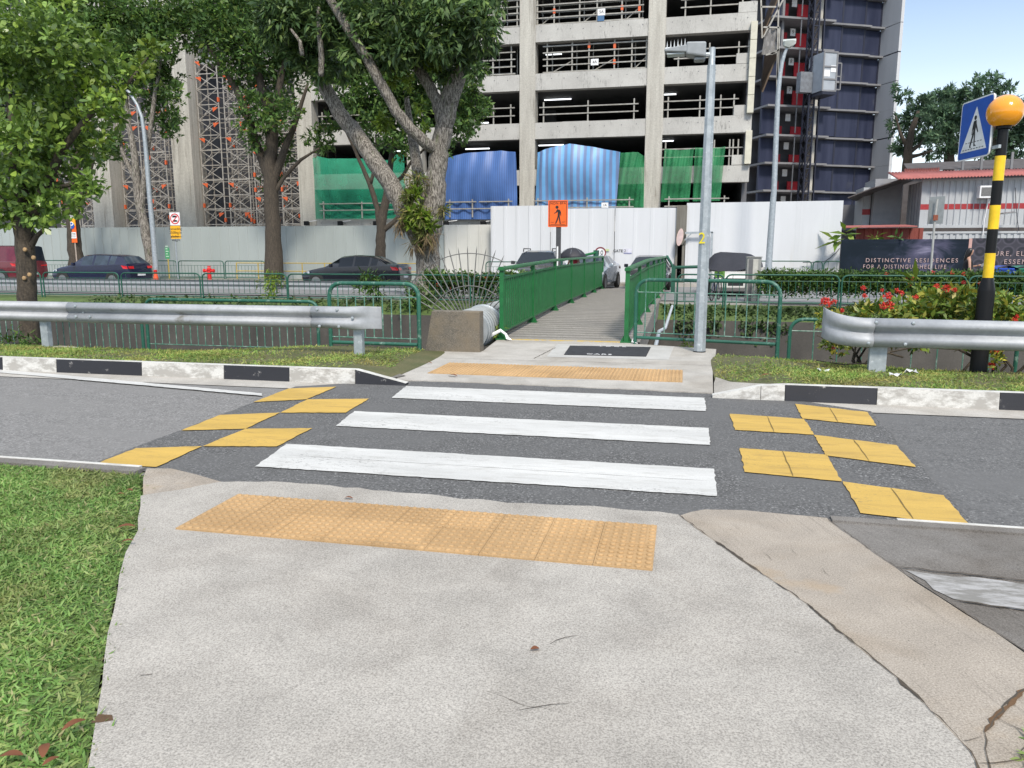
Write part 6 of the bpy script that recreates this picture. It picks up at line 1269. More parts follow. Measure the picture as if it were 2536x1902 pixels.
# --- trees on the far pavement
Yt = 36.2; E_ = lambda x, y, Y=Yt: at('d', x, y, Y)
def b0(x): p = E_(x, 600); p.z = .05; return p
G_T = 'trees along the far pavement'
t = tree('street_tree', 'dark street tree with thick upright trunk left of the black saloon car', b0(593), [
    ([b0(593), E_(590, 520), E_(588, 450), E_(583, 360), E_(590, 260), E_(565, 190), E_(545, 60)], [.52, .40, .38, .36, .26, .2, .1]),
    ([E_(585, 400), E_(545, 280), E_(510, 190), E_(470, 130), E_(420, 60)], [.26, .2, .16, .12, .06]), ([E_(588, 400), E_(612, 330), E_(640, 260), E_(665, 180)], [.24, .18, .12, .06]), ([E_(592, 420), E_(612, 385), E_(650, 345), E_(690, 320)], [.13, .1, .08, .04]), ([E_(590, 260), E_(610, 150), E_(640, 60)], [.2, .14, .07])], m_bark2, G_T)
crown('crown', dclump([(545, 300, 30), (560, 240, 50), (600, 175, 55), (520, 130, 50), (480, 75, 60), (560, 85, 70), (625, 95, 60), (425, 55, 50), (650, 35, 60), (385, 25, 50), (500, 15, 70), (600, 15, 70), (610, 320, 30), (640, 250, 18), (585, 390, 22), (695, 300, 34), (720, 270, 22), (540, 190, 40), (440, 110, 25), (460, 25, 60), (350, 60, 40), (610, 240, 40)], Yt, 1.6), 17000, .26, m_lmid, t, aspect=.45, twig=10, shell=.45, spread=.17)
t = tree('street_tree', 'slim forked street tree behind the left leaning lamp post', b0(330), [
    ([b0(330), E_(322, 540), E_(308, 470), E_(298, 420), E_(290, 330), E_(275, 250), E_(268, 150)], [.30, .25, .23, .22, .17, .12, .06]), ([E_(305, 460), E_(312, 380), E_(322, 300), E_(335, 200), E_(350, 120)], [.16, .14, .12, .1, .05]), ([E_(296, 400), E_(265, 330), E_(250, 260)], [.14, .1, .05])], m_bark, G_T)
crown('crown', dclump([(345, 165, 45), (352, 240, 38), (372, 205, 26), (318, 110, 55), (380, 255, 18), (270, 60, 60), (200, 60, 60), (240, 20, 60), (140, 20, 50), (320, 30, 60), (370, 90, 35), (250, 330, 26), (230, 300, 30), (362, 280, 22), (300, 190, 30), (260, 130, 50), (400, 30, 40), (320, 250, 20)], Yt, 1.5), 13500, .26, m_lmid, t, aspect=.45, twig=10, shell=.45, spread=.17)
t = tree('street_tree', 'street tree with bare trunk directly behind the orange parking sign', b0(168), [([b0(168), E_(162, 540), E_(158, 480), E_(160, 400), E_(170, 300), E_(160, 150)], [.42, .36, .32, .28, .22, .1]), ([E_(158, 470), E_(185, 400), E_(205, 330)], [.2, .15, .08]), ([E_(158, 480), E_(140, 420), E_(120, 350)], [.22, .15, .08])], m_bark2, G_T)
crown('crown', dclump([(150, 300, 70), (120, 200, 80), (190, 180, 70), (60, 150, 80), (60, 300, 70), (150, 90, 80), (220, 100, 50), (30, 60, 70), (215, 330, 30), (200, 400, 25)], Yt+.5, 1.6), 8500, .3, m_lmid, t, aspect=.45, twig=10, shell=.5, spread=.17)
t = tree('street_tree', 'slender dark tree forking above the black saloon car roof', b0(822), [
    ([b0(820), E_(822, 540), E_(823, 500), E_(828, 460), E_(836, 420), E_(842, 370), E_(850, 300), E_(850, 200)], [.32, .25, .23, .22, .18, .15, .1, .05]), ([E_(822, 500), E_(815, 450), E_(800, 400), E_(778, 350), E_(755, 300), E_(735, 260)], [.17, .14, .12, .09, .06, .03]), ([E_(826, 500), E_(850, 480), E_(872, 455), E_(900, 420)], [.14, .11, .09, .05]), ([E_(838, 410), E_(870, 380), E_(888, 350), E_(960, 280)], [.12, .09, .07, .03]), ([E_(800, 400), E_(815, 340), E_(812, 290)], [.09, .07, .04])], m_bark2, G_T)
crown('crown', dclump([(795, 295, 34), (850, 270, 48), (805, 225, 50), (760, 200, 35), (840, 190, 60), (900, 160, 60), (780, 140, 50), (1005, 250, 42), (1035, 225, 28), (985, 290, 30), (1000, 200, 40), (740, 150, 40), (905, 250, 40), (870, 320, 26), (700, 180, 30), (960, 330, 14), (880, 215, 40), (940, 130, 50), (820, 80, 60), (700, 90, 60)], Yt+.3, 1.5), 17000, .25, m_lmid, t, aspect=.45, twig=10, shell=.45, spread=.17)
# --- the big leaning tree on the far canal bank
YB_ = 26.2; K = lambda r, x, y, d=0: at(r, x, y, YB_+d)
bb = K('z2', 1490, 800); bb.z = -.05; s_ = mpp('z2', 1480, YB_)/3.486
T = lambda r: r*s_
big = tree('leaning_tree', 'big pale barked tree with long slanting limbs behind spiked fan', bb, [
    ([bb, K('z2', 1485, 650), K('z2', 1475, 500), K('t2', 1505, 1900), K('t2', 1555, 1650), K('t2', 1562, 1450), K('t2', 1580, 1290), K('t2', 1625, 1100)], [T(122), T(104), T(102), T(104), T(84), T(80), T(78), T(76)]),
    ([K('t2', 1620, 1120), K('t2', 1665, 950), K('t2', 1720, 760), K('t2', 1770, 600), K('t2', 1825, 430), K('t2', 1900, 250), K('t2', 2005, 0), K('t2', 2060, -150)], [T(72), T(64), T(58), T(52), T(46), T(40), T(34), T(28)]),
    ([K('t2', 1600, 1000), K('t2', 1650, 800), K('t2', 1730, 600)], [T(48), T(44), T(34)]),
    ([K('t2', 1600, 1060), K('t2', 1562, 880), K('t2', 1500, 750), K('t2', 1380, 560), K('t2', 1290, 400), K('t2', 1210, 250), K('t2', 1130, 100)], [T(46), T(46), T(46), T(44), T(42), T(40), T(30)]),
    ([K('t2', 1560, 1300), K('t2', 1480, 1250, -.4), K('t2', 1330, 1110, -.8), K('t2', 1210, 960, -1), K('t2', 1100, 760, -1.2), K('t2', 970, 520, -1.4), K('t2', 850, 340, -1.6), K('t2', 740, 160, -1.8), K('t2', 640, 0, -2), K('t2', 560, -120, -2)], [T(50), T(48), T(46), T(44), T(42), T(42), T(40), T(36), T(30), T(24)]),
    ([K('z2', 1420, 420), K('z2', 1300, 200, -0.25), K('t2', 1170, 1600, -0.11), K('t2', 1030, 1400, -0.02), K('t2', 930, 1250, 0.07), K('t2', 820, 1100, 0.15), K('t2', 720, 980, 0.20), K('t2', 620, 800, 0.24), K('t2', 520, 640, 0.29), K('t2', 400, 480, 0.34), K('t2', 250, 360, 0.38), K('t2', 130, 260, 0.43), K('t2', 40, 150, 0.47)], [T(84), T(80), T(78), T(74), T(70), T(66), T(62), T(58), T(52), T(40), T(26), T(17), T(10)]),
    ([K('t2', 560, 660, -1.5), K('t2', 563, 450, -1.6), K('t2', 545, 250, -1.7), K('t2', 540, 60, -1.8)], [T(24), T(22), T(20), T(14)]),
    ([K('t2', 400, 480, -1.6), K('t2', 380, 360, -1.7), K('t2', 300, 250, -1.7)], [T(18), T(14), T(9)]),
    ([K('z2', 1480, 100, .4), K('t2', 1400, 1500, .6), K('t2', 1370, 1300, .8), K('t2', 1330, 1100, 1.0), K('t2', 1300, 850, 1.2)], [T(60), T(52), T(44), T(34), T(22)])], m_bark)
crown('crown', dclump([(720, 55, 55), (795, 45, 60), (765, 110, 38), (830, 120, 35), (880, 50, 65), (955, 55, 65), (1030, 45, 50), (1055, 100, 20), (1005, 130, 34), (680, 20, 60), (925, 115, 40), (865, 100, 45), (1045, 0, 45), (640, 60, 55), (610, 20, 50), (590, 60, 34), (655, 130, 26), (700, 150, 22), (1030, 150, 18), (690, 110, 30), (975, 165, 24), (730, 150, 20), (900, -30, 80), (760, -30, 80), (1062, 60, 16), (640, 110, 30), (985, 95, 35)], YB_-.4, 1.3), 21000, .30, m_lbig, big, aspect=.30, twig=10, droop=.30, shell=.5, spread=.2)
crown('yellow_green_leaves', dclump([(1535/3.486, 540/3.486, 10), (1320/3.486, 700/3.486, 9), (1110/3.486, 1050/3.486, 12), (1430/3.486, 1100/3.486, 7), (740/3.486, 400/3.486, 8), (1760/3.486, 510/3.486, 6), (1940/3.486, 460/3.486, 7)], YB_-.3, .3, .62) if False else [(K('t2', x, y, -.3), T(r)) for x, y, r in ((1535, 540, 70), (1325, 700, 55), (1105, 1050, 65), (1440, 1095, 40), (745, 390, 45), (1765, 505, 35), (1180, 700, 35), (1400, 900, 40))], 800, .22, m_lyel, big, aspect=.35, twig=8, droop=.2, shell=.6, spread=.3)
# ferns and wisps growing on the fork
ep = crown('epiphyte_fern', [(K('z2', 1330, 60, -.55), T(85)), (K('z2', 1420, 200, -.65), T(90)), (K('z2', 1310, 200, -.55), T(80)), (K('t2', 1380, 1560, -.5), T(90)), (K('z2', 1450, 330, -.65), T(70)), (K('z2', 1600, 150, -.2), T(45)), (K('z2', 1400, 420, -.6), T(50))], 1500, .28, leafmat('fern_leaf', [(0.102, 0.160, 0.030), (0.170, 0.240, 0.045), (0.255, 0.208, 0.075), (0.068, 0.128, 0.030), (0.340, 0.256, 0.105)], .6, .2), None, aspect=.13, twig=8, droop=.35, shell=.7, spread=.3, loc=K('z2', 1400, 150, -.5))
prop(ep, 'shaggy fern clump growing in the fork of the big tree', 'fern')
ep = crown('hanging_roots', [(K('z2', 1270, 250, -.5), T(60)), (K('z2', 1370, 440, -.6), T(50)), (K('z2', 1500, 380, -.65), T(50))], 320, .5, leafmat('dry_root', [(.16, .11, .06), (.22, .17, .09)], .8, .1), big, aspect=.05, twig=8, droop=.9, shell=.7, spread=.35)
for i, (x, y, k) in enumerate(((1380, 40, 1), (1340, 185, 1), (1440, 195, .8), (1500, 260, .9), (1345, 265, .8))):
    f = crown('epiphyte_fern', [(K('z2', x, y, -.75), T(45*k))], 60, .28, m_lyel, None, aspect=.4, twig=10, shell=.8, spread=.4, loc=K('z2', x, y, -.75))
    prop(f, ['bright green fern frond high on the big tree fork', 'bright green fern frond at the left of the big tree fork', 'bright green fern frond amid the big tree fork', 'bright green fern frond low right on the big tree fork', 'bright green fern frond lowest left on the big tree fork'][i], 'fern')
# --- feathery trees behind the cabins
FT = 'feathery trees behind the site cabins'
def far_tree(label, Y, tr, cl, n, k=1.0):
    b = at('d', tr[0][0], tr[0][1], Y); b.z = 0; t = tree('rain_tree', label, b, [([b]+[at('d', x, y, Y) for x, y in tr], [.5]+[.42-.32*i/len(tr) for i in range(len(tr))])]+[([at('d', *p, Y) for p in br], [.22, .14, .07][:len(br)]) for br in cl[1]], m_bark2, FT)
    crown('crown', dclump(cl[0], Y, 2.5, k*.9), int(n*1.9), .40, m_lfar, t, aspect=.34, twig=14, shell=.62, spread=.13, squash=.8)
far_tree('feathery tree touching the edge of the blue tower', 78, [(1960, 355), (1962, 320), (1970, 280), (1985, 240)], ([(1955, 215, 20), (1985, 245, 38), (1945, 270, 30), (2005, 215, 26), (1990, 300, 32), (1945, 320, 24), (2020, 290, 24), (1938, 190, 12), (2005, 335, 14)], [[(1962, 320), (1945, 290), (1935, 250)], [(1963, 330), (1990, 310), (2010, 280)], [(1960, 340), (1985, 335), (2015, 325)]]), 2600)
far_tree('feathery tree between the tower and the blue walker sign', 74, [(2050, 350), (2052, 310), (2055, 260), (2050, 220)], ([(2040, 205, 26), (2065, 225, 34), (2030, 250, 34), (2060, 280, 36), (2025, 300, 26), (2085, 200, 20), (2040, 330, 20), (2075, 320, 20), (2010, 240, 22)], [[(2052, 310), (2030, 280), (2020, 240)], [(2052, 320), (2080, 290), (2095, 250)]]), 3000)
far_tree('feathery tallest tree behind the blue walker sign and globe', 72, [(2150, 350), (2145, 300), (2135, 240), (2130, 190)], ([(2115, 185, 26), (2140, 175, 22), (2160, 195, 26), (2110, 225, 36), (2150, 240, 44), (2190, 240, 40), (2120, 280, 40), (2170, 300, 40), (2210, 290, 50), (2115, 165, 10), (2180, 190, 16), (2240, 240, 50), (2190, 340, 26), (2130, 330, 22)], [[(2145, 300), (2120, 260), (2105, 210)], [(2146, 300), (2175, 260), (2190, 220)], [(2148, 330), (2185, 320), (2215, 300)]]), 5000)
# --- hedges
def hedge(name, label, x0, x1, y0, y1, z0, z1, n, mat, size=.08, flowers=0, stems=0, fsize=.07, bumps=.12):
    t = thing(name, label, 'hedge', ((x0+x1)/2, (y0+y1)/2, z0))
    k = n//8; ax = RNG.uniform(x0, x1, k); ay = RNG.uniform(y0, y1, k); top = z1+bumps*(np.sin(ax*2.3+1)*.5+np.sin(ax*5.1)*.3); az = z0+(top-z0)*np.minimum(1, RNG.random(k)**.55*1.02)
    f = RNG.random(k); ay = np.where(f < .55, y0+RNG.random(k)*.12, ay)
    q = np.repeat(np.arange(k), 8); P = np.stack([ax, ay, az], 1)[q]+RNG.normal(size=(k*8, 3))*.07
    d = unit(RNG.normal(size=(k*8, 3))+np.array([0, -.45, .5])); nr = unit(RNG.normal(size=(k*8, 3))*.6+np.array([0, -.3, 1]))
    L = size*RNG.uniform(.7, 1.3, k*8); link_mesh('foliage', leaf_mesh('foliage', P, d, nr, L, L*.24), mat, t, True)
    if stems:
        m = MB()
        for i in range(stems):
            x = random.uniform(x0, x1); y = random.uniform(y0+.1, y1); m.tube([(x, y, z0-.5), (x+random.uniform(-.1, .1), y, z0-.1), (x+random.uniform(-.3, .3), y, z0+.4)], [.022, .016, .01], 5)
        m.build('stems', m_bark2, t, True)
    return t
def bloom(label, p, r=.06, n=70, cat='flower', group=None):
    d = unit(RNG.normal(size=(n, 3))+np.array([0, -.35, .5])); pos = np.array(p)+d*r*RNG.uniform(.5, 1, (n, 1)); me = leaf_mesh('flower_head', pos-d*.01, unit(d+RNG.normal(size=(n, 3))*.8), d, np.full(n, r*.55), np.full(n, r*.17))
    o = link_mesh('flower_head', me, m_flow, None, False, p); prop(o, label, cat, group); return o
xh0, xh1 = at('z2', 1490, 800, 25.0).x, at('z2', 2120, 800, 25.0).x
hedge('hedge', 'low flowering hedge behind the spiked fan at the big tree foot', xh0, min(xh1+3, -3.75), 24.6, 25.6, .0, .80, 9000, m_hedge, .12, stems=14)
xr0, xr1 = at('z3', 2140, 720, 24.8).x, 17
hedge('hedge', 'long clipped hedge behind the far railing on the right', xr0, xr1, 24.7, 25.7, .28, .90, 52000, m_hedge, .10, stems=60, bumps=.02)
FGp = 'red flower heads on the far hedges'
for r, xs in (('z2', [(1690, 825), (1645, 870), (1985, 745), (2060, 750), (1920, 770), (1560, 800)]), ('z4', [(1240, 748), (1215, 805), (1020, 705), (1690, 705), (1420, 692), (1695, 780), (1190, 755), (1820, 785), (1590, 700)])):
    for x, y in xs: bloom('red flower head on the hedge beyond the canal', at(r, x, y, 24.62), .065, 34, group=FGp)
YS = 11.55; s0 = at('z4', 640, 900, YS).x
sh = thing('flowering_shrub', 'big red flowering shrub with yellow green leaves behind the right guardrail', 'shrub', (3.6, YS, 0))
pts = []
for x in np.arange(s0+.05, 7.4, .16):
    e = min(1, (x-s0)/.8); top = .62+.36*e+.05*math.sin(x*4)
    for z in np.arange(.45, top, .13): pts.append((Vector((x+random.uniform(-.08, .08), YS+random.uniform(-.55, .45), z)), .13))
    if random.random() < .45: pts.append((Vector((x, YS+random.uniform(-.3, .3), top+.02)), .09))
crown('foliage', pts, 17000, .10, m_shrub, sh, aspect=.46, twig=7, shell=.6, spread=.5)
m = MB()
for i in range(26):
    x = random.uniform(s0+.2, 6.4); y = YS+random.uniform(-.3, .4); z0 = -.15; P = [(x, y, z0)]
    for k in range(4): P.append((P[-1][0]+random.uniform(-.16, .16), P[-1][1]+random.uniform(-.06, .06), P[-1][2]+.2))
    m.tube(P, [.022, .018, .014, .01, .006], 6)
m.tube([(2.65, 10.9, .28), (3.0, 10.85, .38), (3.5, 10.9, .35), (3.9, 11.1, .15)], [.012, .015, .018, .02], 6); m.tube([(1.75, 10.75, .17), (2.1, 10.8, .12), (2.45, 10.8, .15), (2.7, 10.9, .3)], [.006, .009, .011, .012], 6); m.tube([(1.75, 10.8, .5), (2.0, 10.8, .38), (2.4, 10.9, .35), (2.9, 11.1, .2)], [.006, .009, .012, .014], 6)
m.build('stems', m_bark2, sh, True, True)
for r_, x_, y_, Y_, k_ in (('z4', 600, 1350, 10.8, .16), ('z4', 545, 1330, 10.8, .12), ('z4', 1960, 1420, 10.9, .13), ('z4', 470, 1090, 10.9, .10)): crown('sprig', [(at(r_, x_, y_, Y_), k_)], 66, .09, m_shrub, sh, aspect=.45, twig=6, shell=.6, spread=.4)
FGn = 'red flower heads of the near shrub'
nb = [(500, 955, .10), (570, 945, .05), (640, 1025, .045), (825, 830, .05), (835, 897, .045), (1030, 905, .075), (1000, 985, .07), (1050, 980, .075), (1150, 870, .05), (985, 845, .035), (1110, 850, .045), (1455, 812, .05), (1540, 830, .065), (1610, 845, .05), (1275, 910, .05), (1690, 780, .04), (1955, 1365, .07), (2005, 1360, .06), (1925, 1500, .065), (2130, 1105, .05), (560, 1350, .04), (2150, 1075, .04)]
nl = ['red flower head leaning left above the curled guardrail end']+['small red flower head of the near shrub behind the right guardrail']*21
for i, (x, y, r) in enumerate(nb): bloom(nl[i], at('z4', x, y, 10.95 if y > 880 else 11.2), r*.8, 80, group=FGn if i else None)
# --- small plants
def plant(name, label, p, r, n, size, mat, asp=.3, droop=.1):
    o = crown(name, [(Vector(p), r)], n, size, mat, None, aspect=asp, twig=8, shell=.6, spread=.4, droop=droop, loc=p); prop(o, label, 'plant'); return o
plant('weed', 'feathery green weed on the far bank behind near hooped railing', at('z2', 1000, 800, 24.0), .45, 340, .2, m_hedge, .3)
plant('weed', 'leafy green weed on the bank below the spiked fan', at('z2', 1380, 930, 23.9), .5, 420, .22, m_hedge, .3)
plant('weed', 'yellow green sprig on the far guardrail before the thick trunk', at('z2', 130, 790, 25.2), .42, 240, .2, m_lyel, .25)
plant('banana_plant', 'broad bright green leaf beside the edge of the white hoarding', at('z4', 665, 385, 37.0), .35, 16, .8, m_lyel, .4)
plant('weed', 'green sprig rising over the printed hoarding near the red shed', at('z4', 940, 385, 36.3), .15, 26, .35, m_lyel, .25); plant('weed', 'small dark sprig over the printed hoarding', at('z4', 1120, 395, 36.3), .15, 30, .3, m_hedge, .3)
plant('palm_seedling', 'pale upright leaf blades rising over the shrub before the hedge', at('z4', 1330, 790, 12.2), .13, 22, .30, m_lyel, .2)
plant('weed', 'small weed beside the lamp post on the canal edge', at('z3', 1525, 1320, 13.2), .07, 40, .09, m_lyel, .2)
plant('weed', 'tuft of weeds at the foot of the left bridge post', at('z2', 2085, 1195, 13.7), .09, 50, .13, m_lyel, .2)
plant('weed', 'weedy tuft at the foot of the broad-leaved tree', at('z1', 300, 1330, 11.2), .22, 150, .13, m_hedge, .2); plant('weed', 'weedy tuft at the left frame edge before the canal railing', at('z1', 100, 1310, 11.2), .22, 150, .13, m_hedge, .2)
# ivy creeping over the far canal wall on the right
def patchy(name, n, fx, size, mat, kind='stuff', z=None):
    P = np.array([fx() for _ in range(n)]); d = unit(RNG.normal(size=(n, 3))+np.array([0, -.6, -.2])); nr = unit(RNG.normal(size=(n, 3))+np.array([0, -1, .8])); L = size*RNG.uniform(.6, 1.4, n)
    return prop(link_mesh(name, leaf_mesh(name, P, d, nr, L, L*.3), mat, None), kind=kind)
def bankpt():
    while True:
        x = random.uniform(-.6, 9); u = random.random(); z = -.05-.38*u-max(0, random.gauss(0, .28)) ; k = math.sin(x*1.1)+math.sin(x*2.7+1)
        if z < -.45 and k < .25: continue
        y = 24.1-.55*u if z > -.45 else 23.4; return (x, y-.03, z)
patchy('creeper', 5200, bankpt, .13, leafmat('creeper_leaf', [(.03, .06, .018), (.05, .09, .025), (.08, .11, .04)], .6, .2))
patchy('creeper', 2600, lambda: (random.uniform(-21, -4), random.uniform(23.5, 24.4), random.uniform(-.4, .02)), .13, leafmat('bank_leaf', [(.04, .08, .02), (.06, .11, .03), (.09, .10, .05)], .6, .2))
# --- grass
def blades(name, pts, nrm_z, size, mat, width=.13, flop=.8, kind='stuff'):
    n = len(pts); d = unit(RNG.normal(size=(n, 3))*np.array([flop, flop, .25])+np.array([0, 0, nrm_z])); nr = unit(RNG.normal(size=(n, 3))*.5+np.array([0, 0, 1.0])); L = size*RNG.uniform(.5, 1.35, n)
    return prop(link_mesh(name, leaf_mesh(name, pts, d, nr, L, L*width, .25, .22), mat, None), kind=kind)
m_g1 = leafmat('lawn_blade', [(0.112, 0.220, 0.054), (0.168, 0.313, 0.072), (0.235, 0.394, 0.102), (0.134, 0.255, 0.060), (0.324, 0.406, 0.132), (0.190, 0.336, 0.084), (0.380, 0.348, 0.180)], .5, .3, dry=(0.402, 0.370, 0.156))
m_g2 = leafmat('verge_blade', [(0.135, 0.264, 0.055), (0.203, 0.343, 0.066), (0.304, 0.383, 0.099), (0.158, 0.290, 0.055), (0.450, 0.409, 0.132), (0.236, 0.370, 0.066)], .5, .3, dry=(0.475, 0.348, 0.132))
lawn = [(-40, 4.68), (-3.76, 4.68), (-3.68, 4.52), (-3.44, 4.21), (-3.03, 3.66), (-2.87, 3.36), (-2.69, 3.09), (-2.21, 2.42), (-1.78, 1.84), (-.96, .66), (.3, -1.2), (-40, -1.2)]
prop(MB().prism(lawn, -.2, -.004, True).build('lawn_soil', m_turf), kind='structure')
from mathutils.geometry import intersect_point_tri_2d
px_ = np.array([p[0] for p in lawn]); py_ = np.array([p[1] for p in lawn])
def inside(x, y, X_, Y_):
    c = np.zeros(len(x), bool); j = len(X_)-1
    for i in range(len(X_)):
        k = ((Y_[i] > y) != (Y_[j] > y)) & (x < (X_[j]-X_[i])*(y-Y_[i])/(Y_[j]-Y_[i]+1e-12)+X_[i]); c ^= k; j = i
    return c
x = RNG.uniform(-9.2, -.9, 560000); y = RNG.uniform(.8, 4.74, 560000); k = inside(x+RNG.normal(size=len(x))*.032, y, px_, py_) & (x > -1.42*y-2.4)
dens = np.sin(x*3.1+y*2)+np.sin(x*7.3-y*5)+RNG.normal(size=len(x))*1.3 > -1.5; k &= dens
P = np.stack([x[k], y[k], np.full(k.sum(), -.006)], 1)[:380000]
blades('grass', P, .40, .042, m_g1, .10, 1.0)
# raised verges behind the far kerb
def verge(name, x0, x1, crest, drop):
    rows = []; e = x1 if x0 < -10 else x0
    for i in range(61):
        u = i/60; x = (x1-(x1-x0)*(1-u)**2.2) if x0 < -10 else x0+(x1-x0)*u**2.2; cr = crest(x); k = min(1, .12+abs(x-e)/.75); rows.append([(x, 8.74, .16*k), (x, 9.2, (.155+.01*math.sin(x*3))*k), (x, cr-.6, (.09+.02*math.sin(x*2.1))*k), (x, cr, (.03+.02*math.sin(x*3.3))*k), (x, cr+.14, -.12), (x, cr+.40, -.48), (x, 13.0, drop)])
    prop(MB().grid(rows).build(name, m_soil), kind='structure'); return rows
cl_ = lambda x: 10.75+1.05*max(0, min(1, (x+7.4)/1.5)); cr_ = lambda x: 12.2-1.15*max(0, min(1, (x-.6)/2.6))
verge('verge', -60, -3.55, cl_, -.52); verge('verge', .42, 40, cr_, -.57)
def scatter(x0, x1, crest, n, lo=8.78):
    x = RNG.uniform(x0, x1, n); c = np.array([crest(v) for v in x]); y = lo+(c+.16-lo)*RNG.random(n); ed = np.minimum(1, .12+np.minimum(np.abs(x+3.55), np.abs(x-.42))/.75); z = ed*np.interp((y-8.74)/(c-8.74), [0, .2, .75, 1, 1.08], [.16, .155, .09, .03, -.13])
    k = (np.sin(x*2.3+y*3)+np.sin(x*5.7-y*2.2)+RNG.normal(size=n)*1.1) > -.75; return np.stack([x[k], y[k], z[k]-.005], 1)
P = scatter(-13, -3.7, cl_, 75000); e = np.where(P[:, 1] > 9.6, P[:, 0] < -3.78-(P[:, 1]-9.6)*.13, P[:, 0] < -4.2+np.maximum(0, P[:, 1]-9.2)*1.0); blades('grass', P[e], .45, .052, m_g2, .10, .95)
P = scatter(.44, 6.4, cr_, 70000); e = (P[:, 0] > .42+(P[:, 1]-9)*.035) & ((P[:, 0]-.55)+(P[:, 1]-8.9)*.75 > .5); blades('grass', P[e], .45, .052, m_g2, .10, .95)
x = RNG.uniform(1.0, 1.75, 3200); y = RNG.uniform(1.8, 2.66, 3200); k = (x > 1.09+np.maximum(0, y-2.45)*.45+RNG.normal(size=3200)*.02) ; blades('grass', np.stack([x[k], y[k], np.full(k.sum(), .005)], 1), .5, .055, m_g1, .12, .9)
# --- litter
m_dry = leafmat('dry_leaf', [(.22, .07, .025), (.17, .06, .03), (.30, .13, .05)], .7, .1)
def litter(label, p, L, mat=m_dry, rz=0, name='fallen_leaf', cat='leaf', group=None, w=.4):
    c, s = math.cos(rz), math.sin(rz); m = MB(); rows = []
    for i in range(7):
        t = i/6; wd = L*w*.5*math.sin(PI*min(1, t*.96+.02))**.7+.0008
        rows.append([((t-.5)*L*c-k*wd*s, (t-.5)*L*s+k*wd*c, .006+.22*wd*abs(k)+.012*math.sin(t*3)*(L/.1)) for k in (-1, 0, 1)])
    o = m.grid(rows).build(name, mat, smooth=True); o.location = p; return prop(o, label, cat, group)
def g_(r, x, y, z=.014): u = px(r, 0, 0); return on('d', x, y, z)
S = lambda x, y, z: (lambda d: (d.x*(z-EYE)/d.z, d.y*(z-EYE)/d.z, z))(sight(x, y))
LG2 = 'brown fallen leaves on the lawn'
for (x, y, L, a) in ((835/2.615, 900+828/2.615, .06, 0), (778/2.615, 900+852/2.615, .05, .4), (815/2.615, 900+1068/2.615, .10, .5), (828/2.615, 900+1158/2.615, .06, .6), (480/2.615, 1400+1045/2.615, .075, 1.1), (290/2.615, 1400+1210/2.615, .075, 2.2), (75/2.615, 1400+1245/2.615, .07, .3), (330/2.615, 1400+1280/2.615, .05, 1.2)):
    litter('brown fallen leaf lying on the lawn beside the footpath', S(x, y, .035), L, rz=a, group=LG2)
litter('small brown leaf curled on the middle of the footpath', S(846+1252/2.615, 1400+550/2.615, .016), .035, rz=.4, w=.7)
litter('brown leaf on the footpath just short of the tactile tiles', S(846+45/2.615, 900+878/2.615, .016), .06, rz=0)
litter('large dry leaf on the verge right of the apron', S(1692+545/2.621, 900+85/2.621, .17), .16, rz=.2)
litter('dry leaf on the apron left of the far tactile tiles', S(634+1495/3.486, 476+1480/3.486, .02), .10, rz=-.2)
litter('dark leaf on the apron before the far tactile tiles', S(634+1700/3.486, 476+1590/3.486, .02), .13, rz=-.25)
m_white = plain('paper_white', (.6, .6, .62), .6)
for x, y, l in ((470, 1550, 'crumpled white scrap on the verge near the curled guardrail'), (1235, 1560, 'grey plastic bag on the verge between guardrail post and beacon'), (1105, 1590, 'flat pale scrap on the verge before the guardrail post')):
    p = S(1902+x/3.486, 476+y/3.486, .12); m = MB(); m.grid([[(p[0]+(i-2)*.035+random.uniform(-.01, .01), p[1]+(j-2)*.03, p[2]+random.uniform(0, .05)) for i in range(5)] for j in range(4)]); prop(m.build('litter', m_white, smooth=True, loc=p), l, 'litter')
for pts, l in (([(1348, 510), (1390, 485), (1450, 465), (1540, 452)], 'curved brown twig on the footpath, the longest'), ([(1145, 938), (1250, 918), (1360, 900), (1470, 895)], 'straight brown twig on the footpath near the crack')):
    P = [S(846+x/2.615, 1400+y/2.615, .019) for x, y in pts]; prop(MB().tube(P, [.0006, .0012, .0012, .0005], 5).build('twig', m_bark2, smooth=True, loc=P[0]), l, 'twig')
P = [S(910/2.615, 1400+712/2.615, .019), S(985/2.615, 1400+705/2.615, .019)]; prop(MB().tube(P, .001, 5).build('twig', m_bark2, loc=P[0]), 'short twig on the footpath near the lawn edge', 'twig')
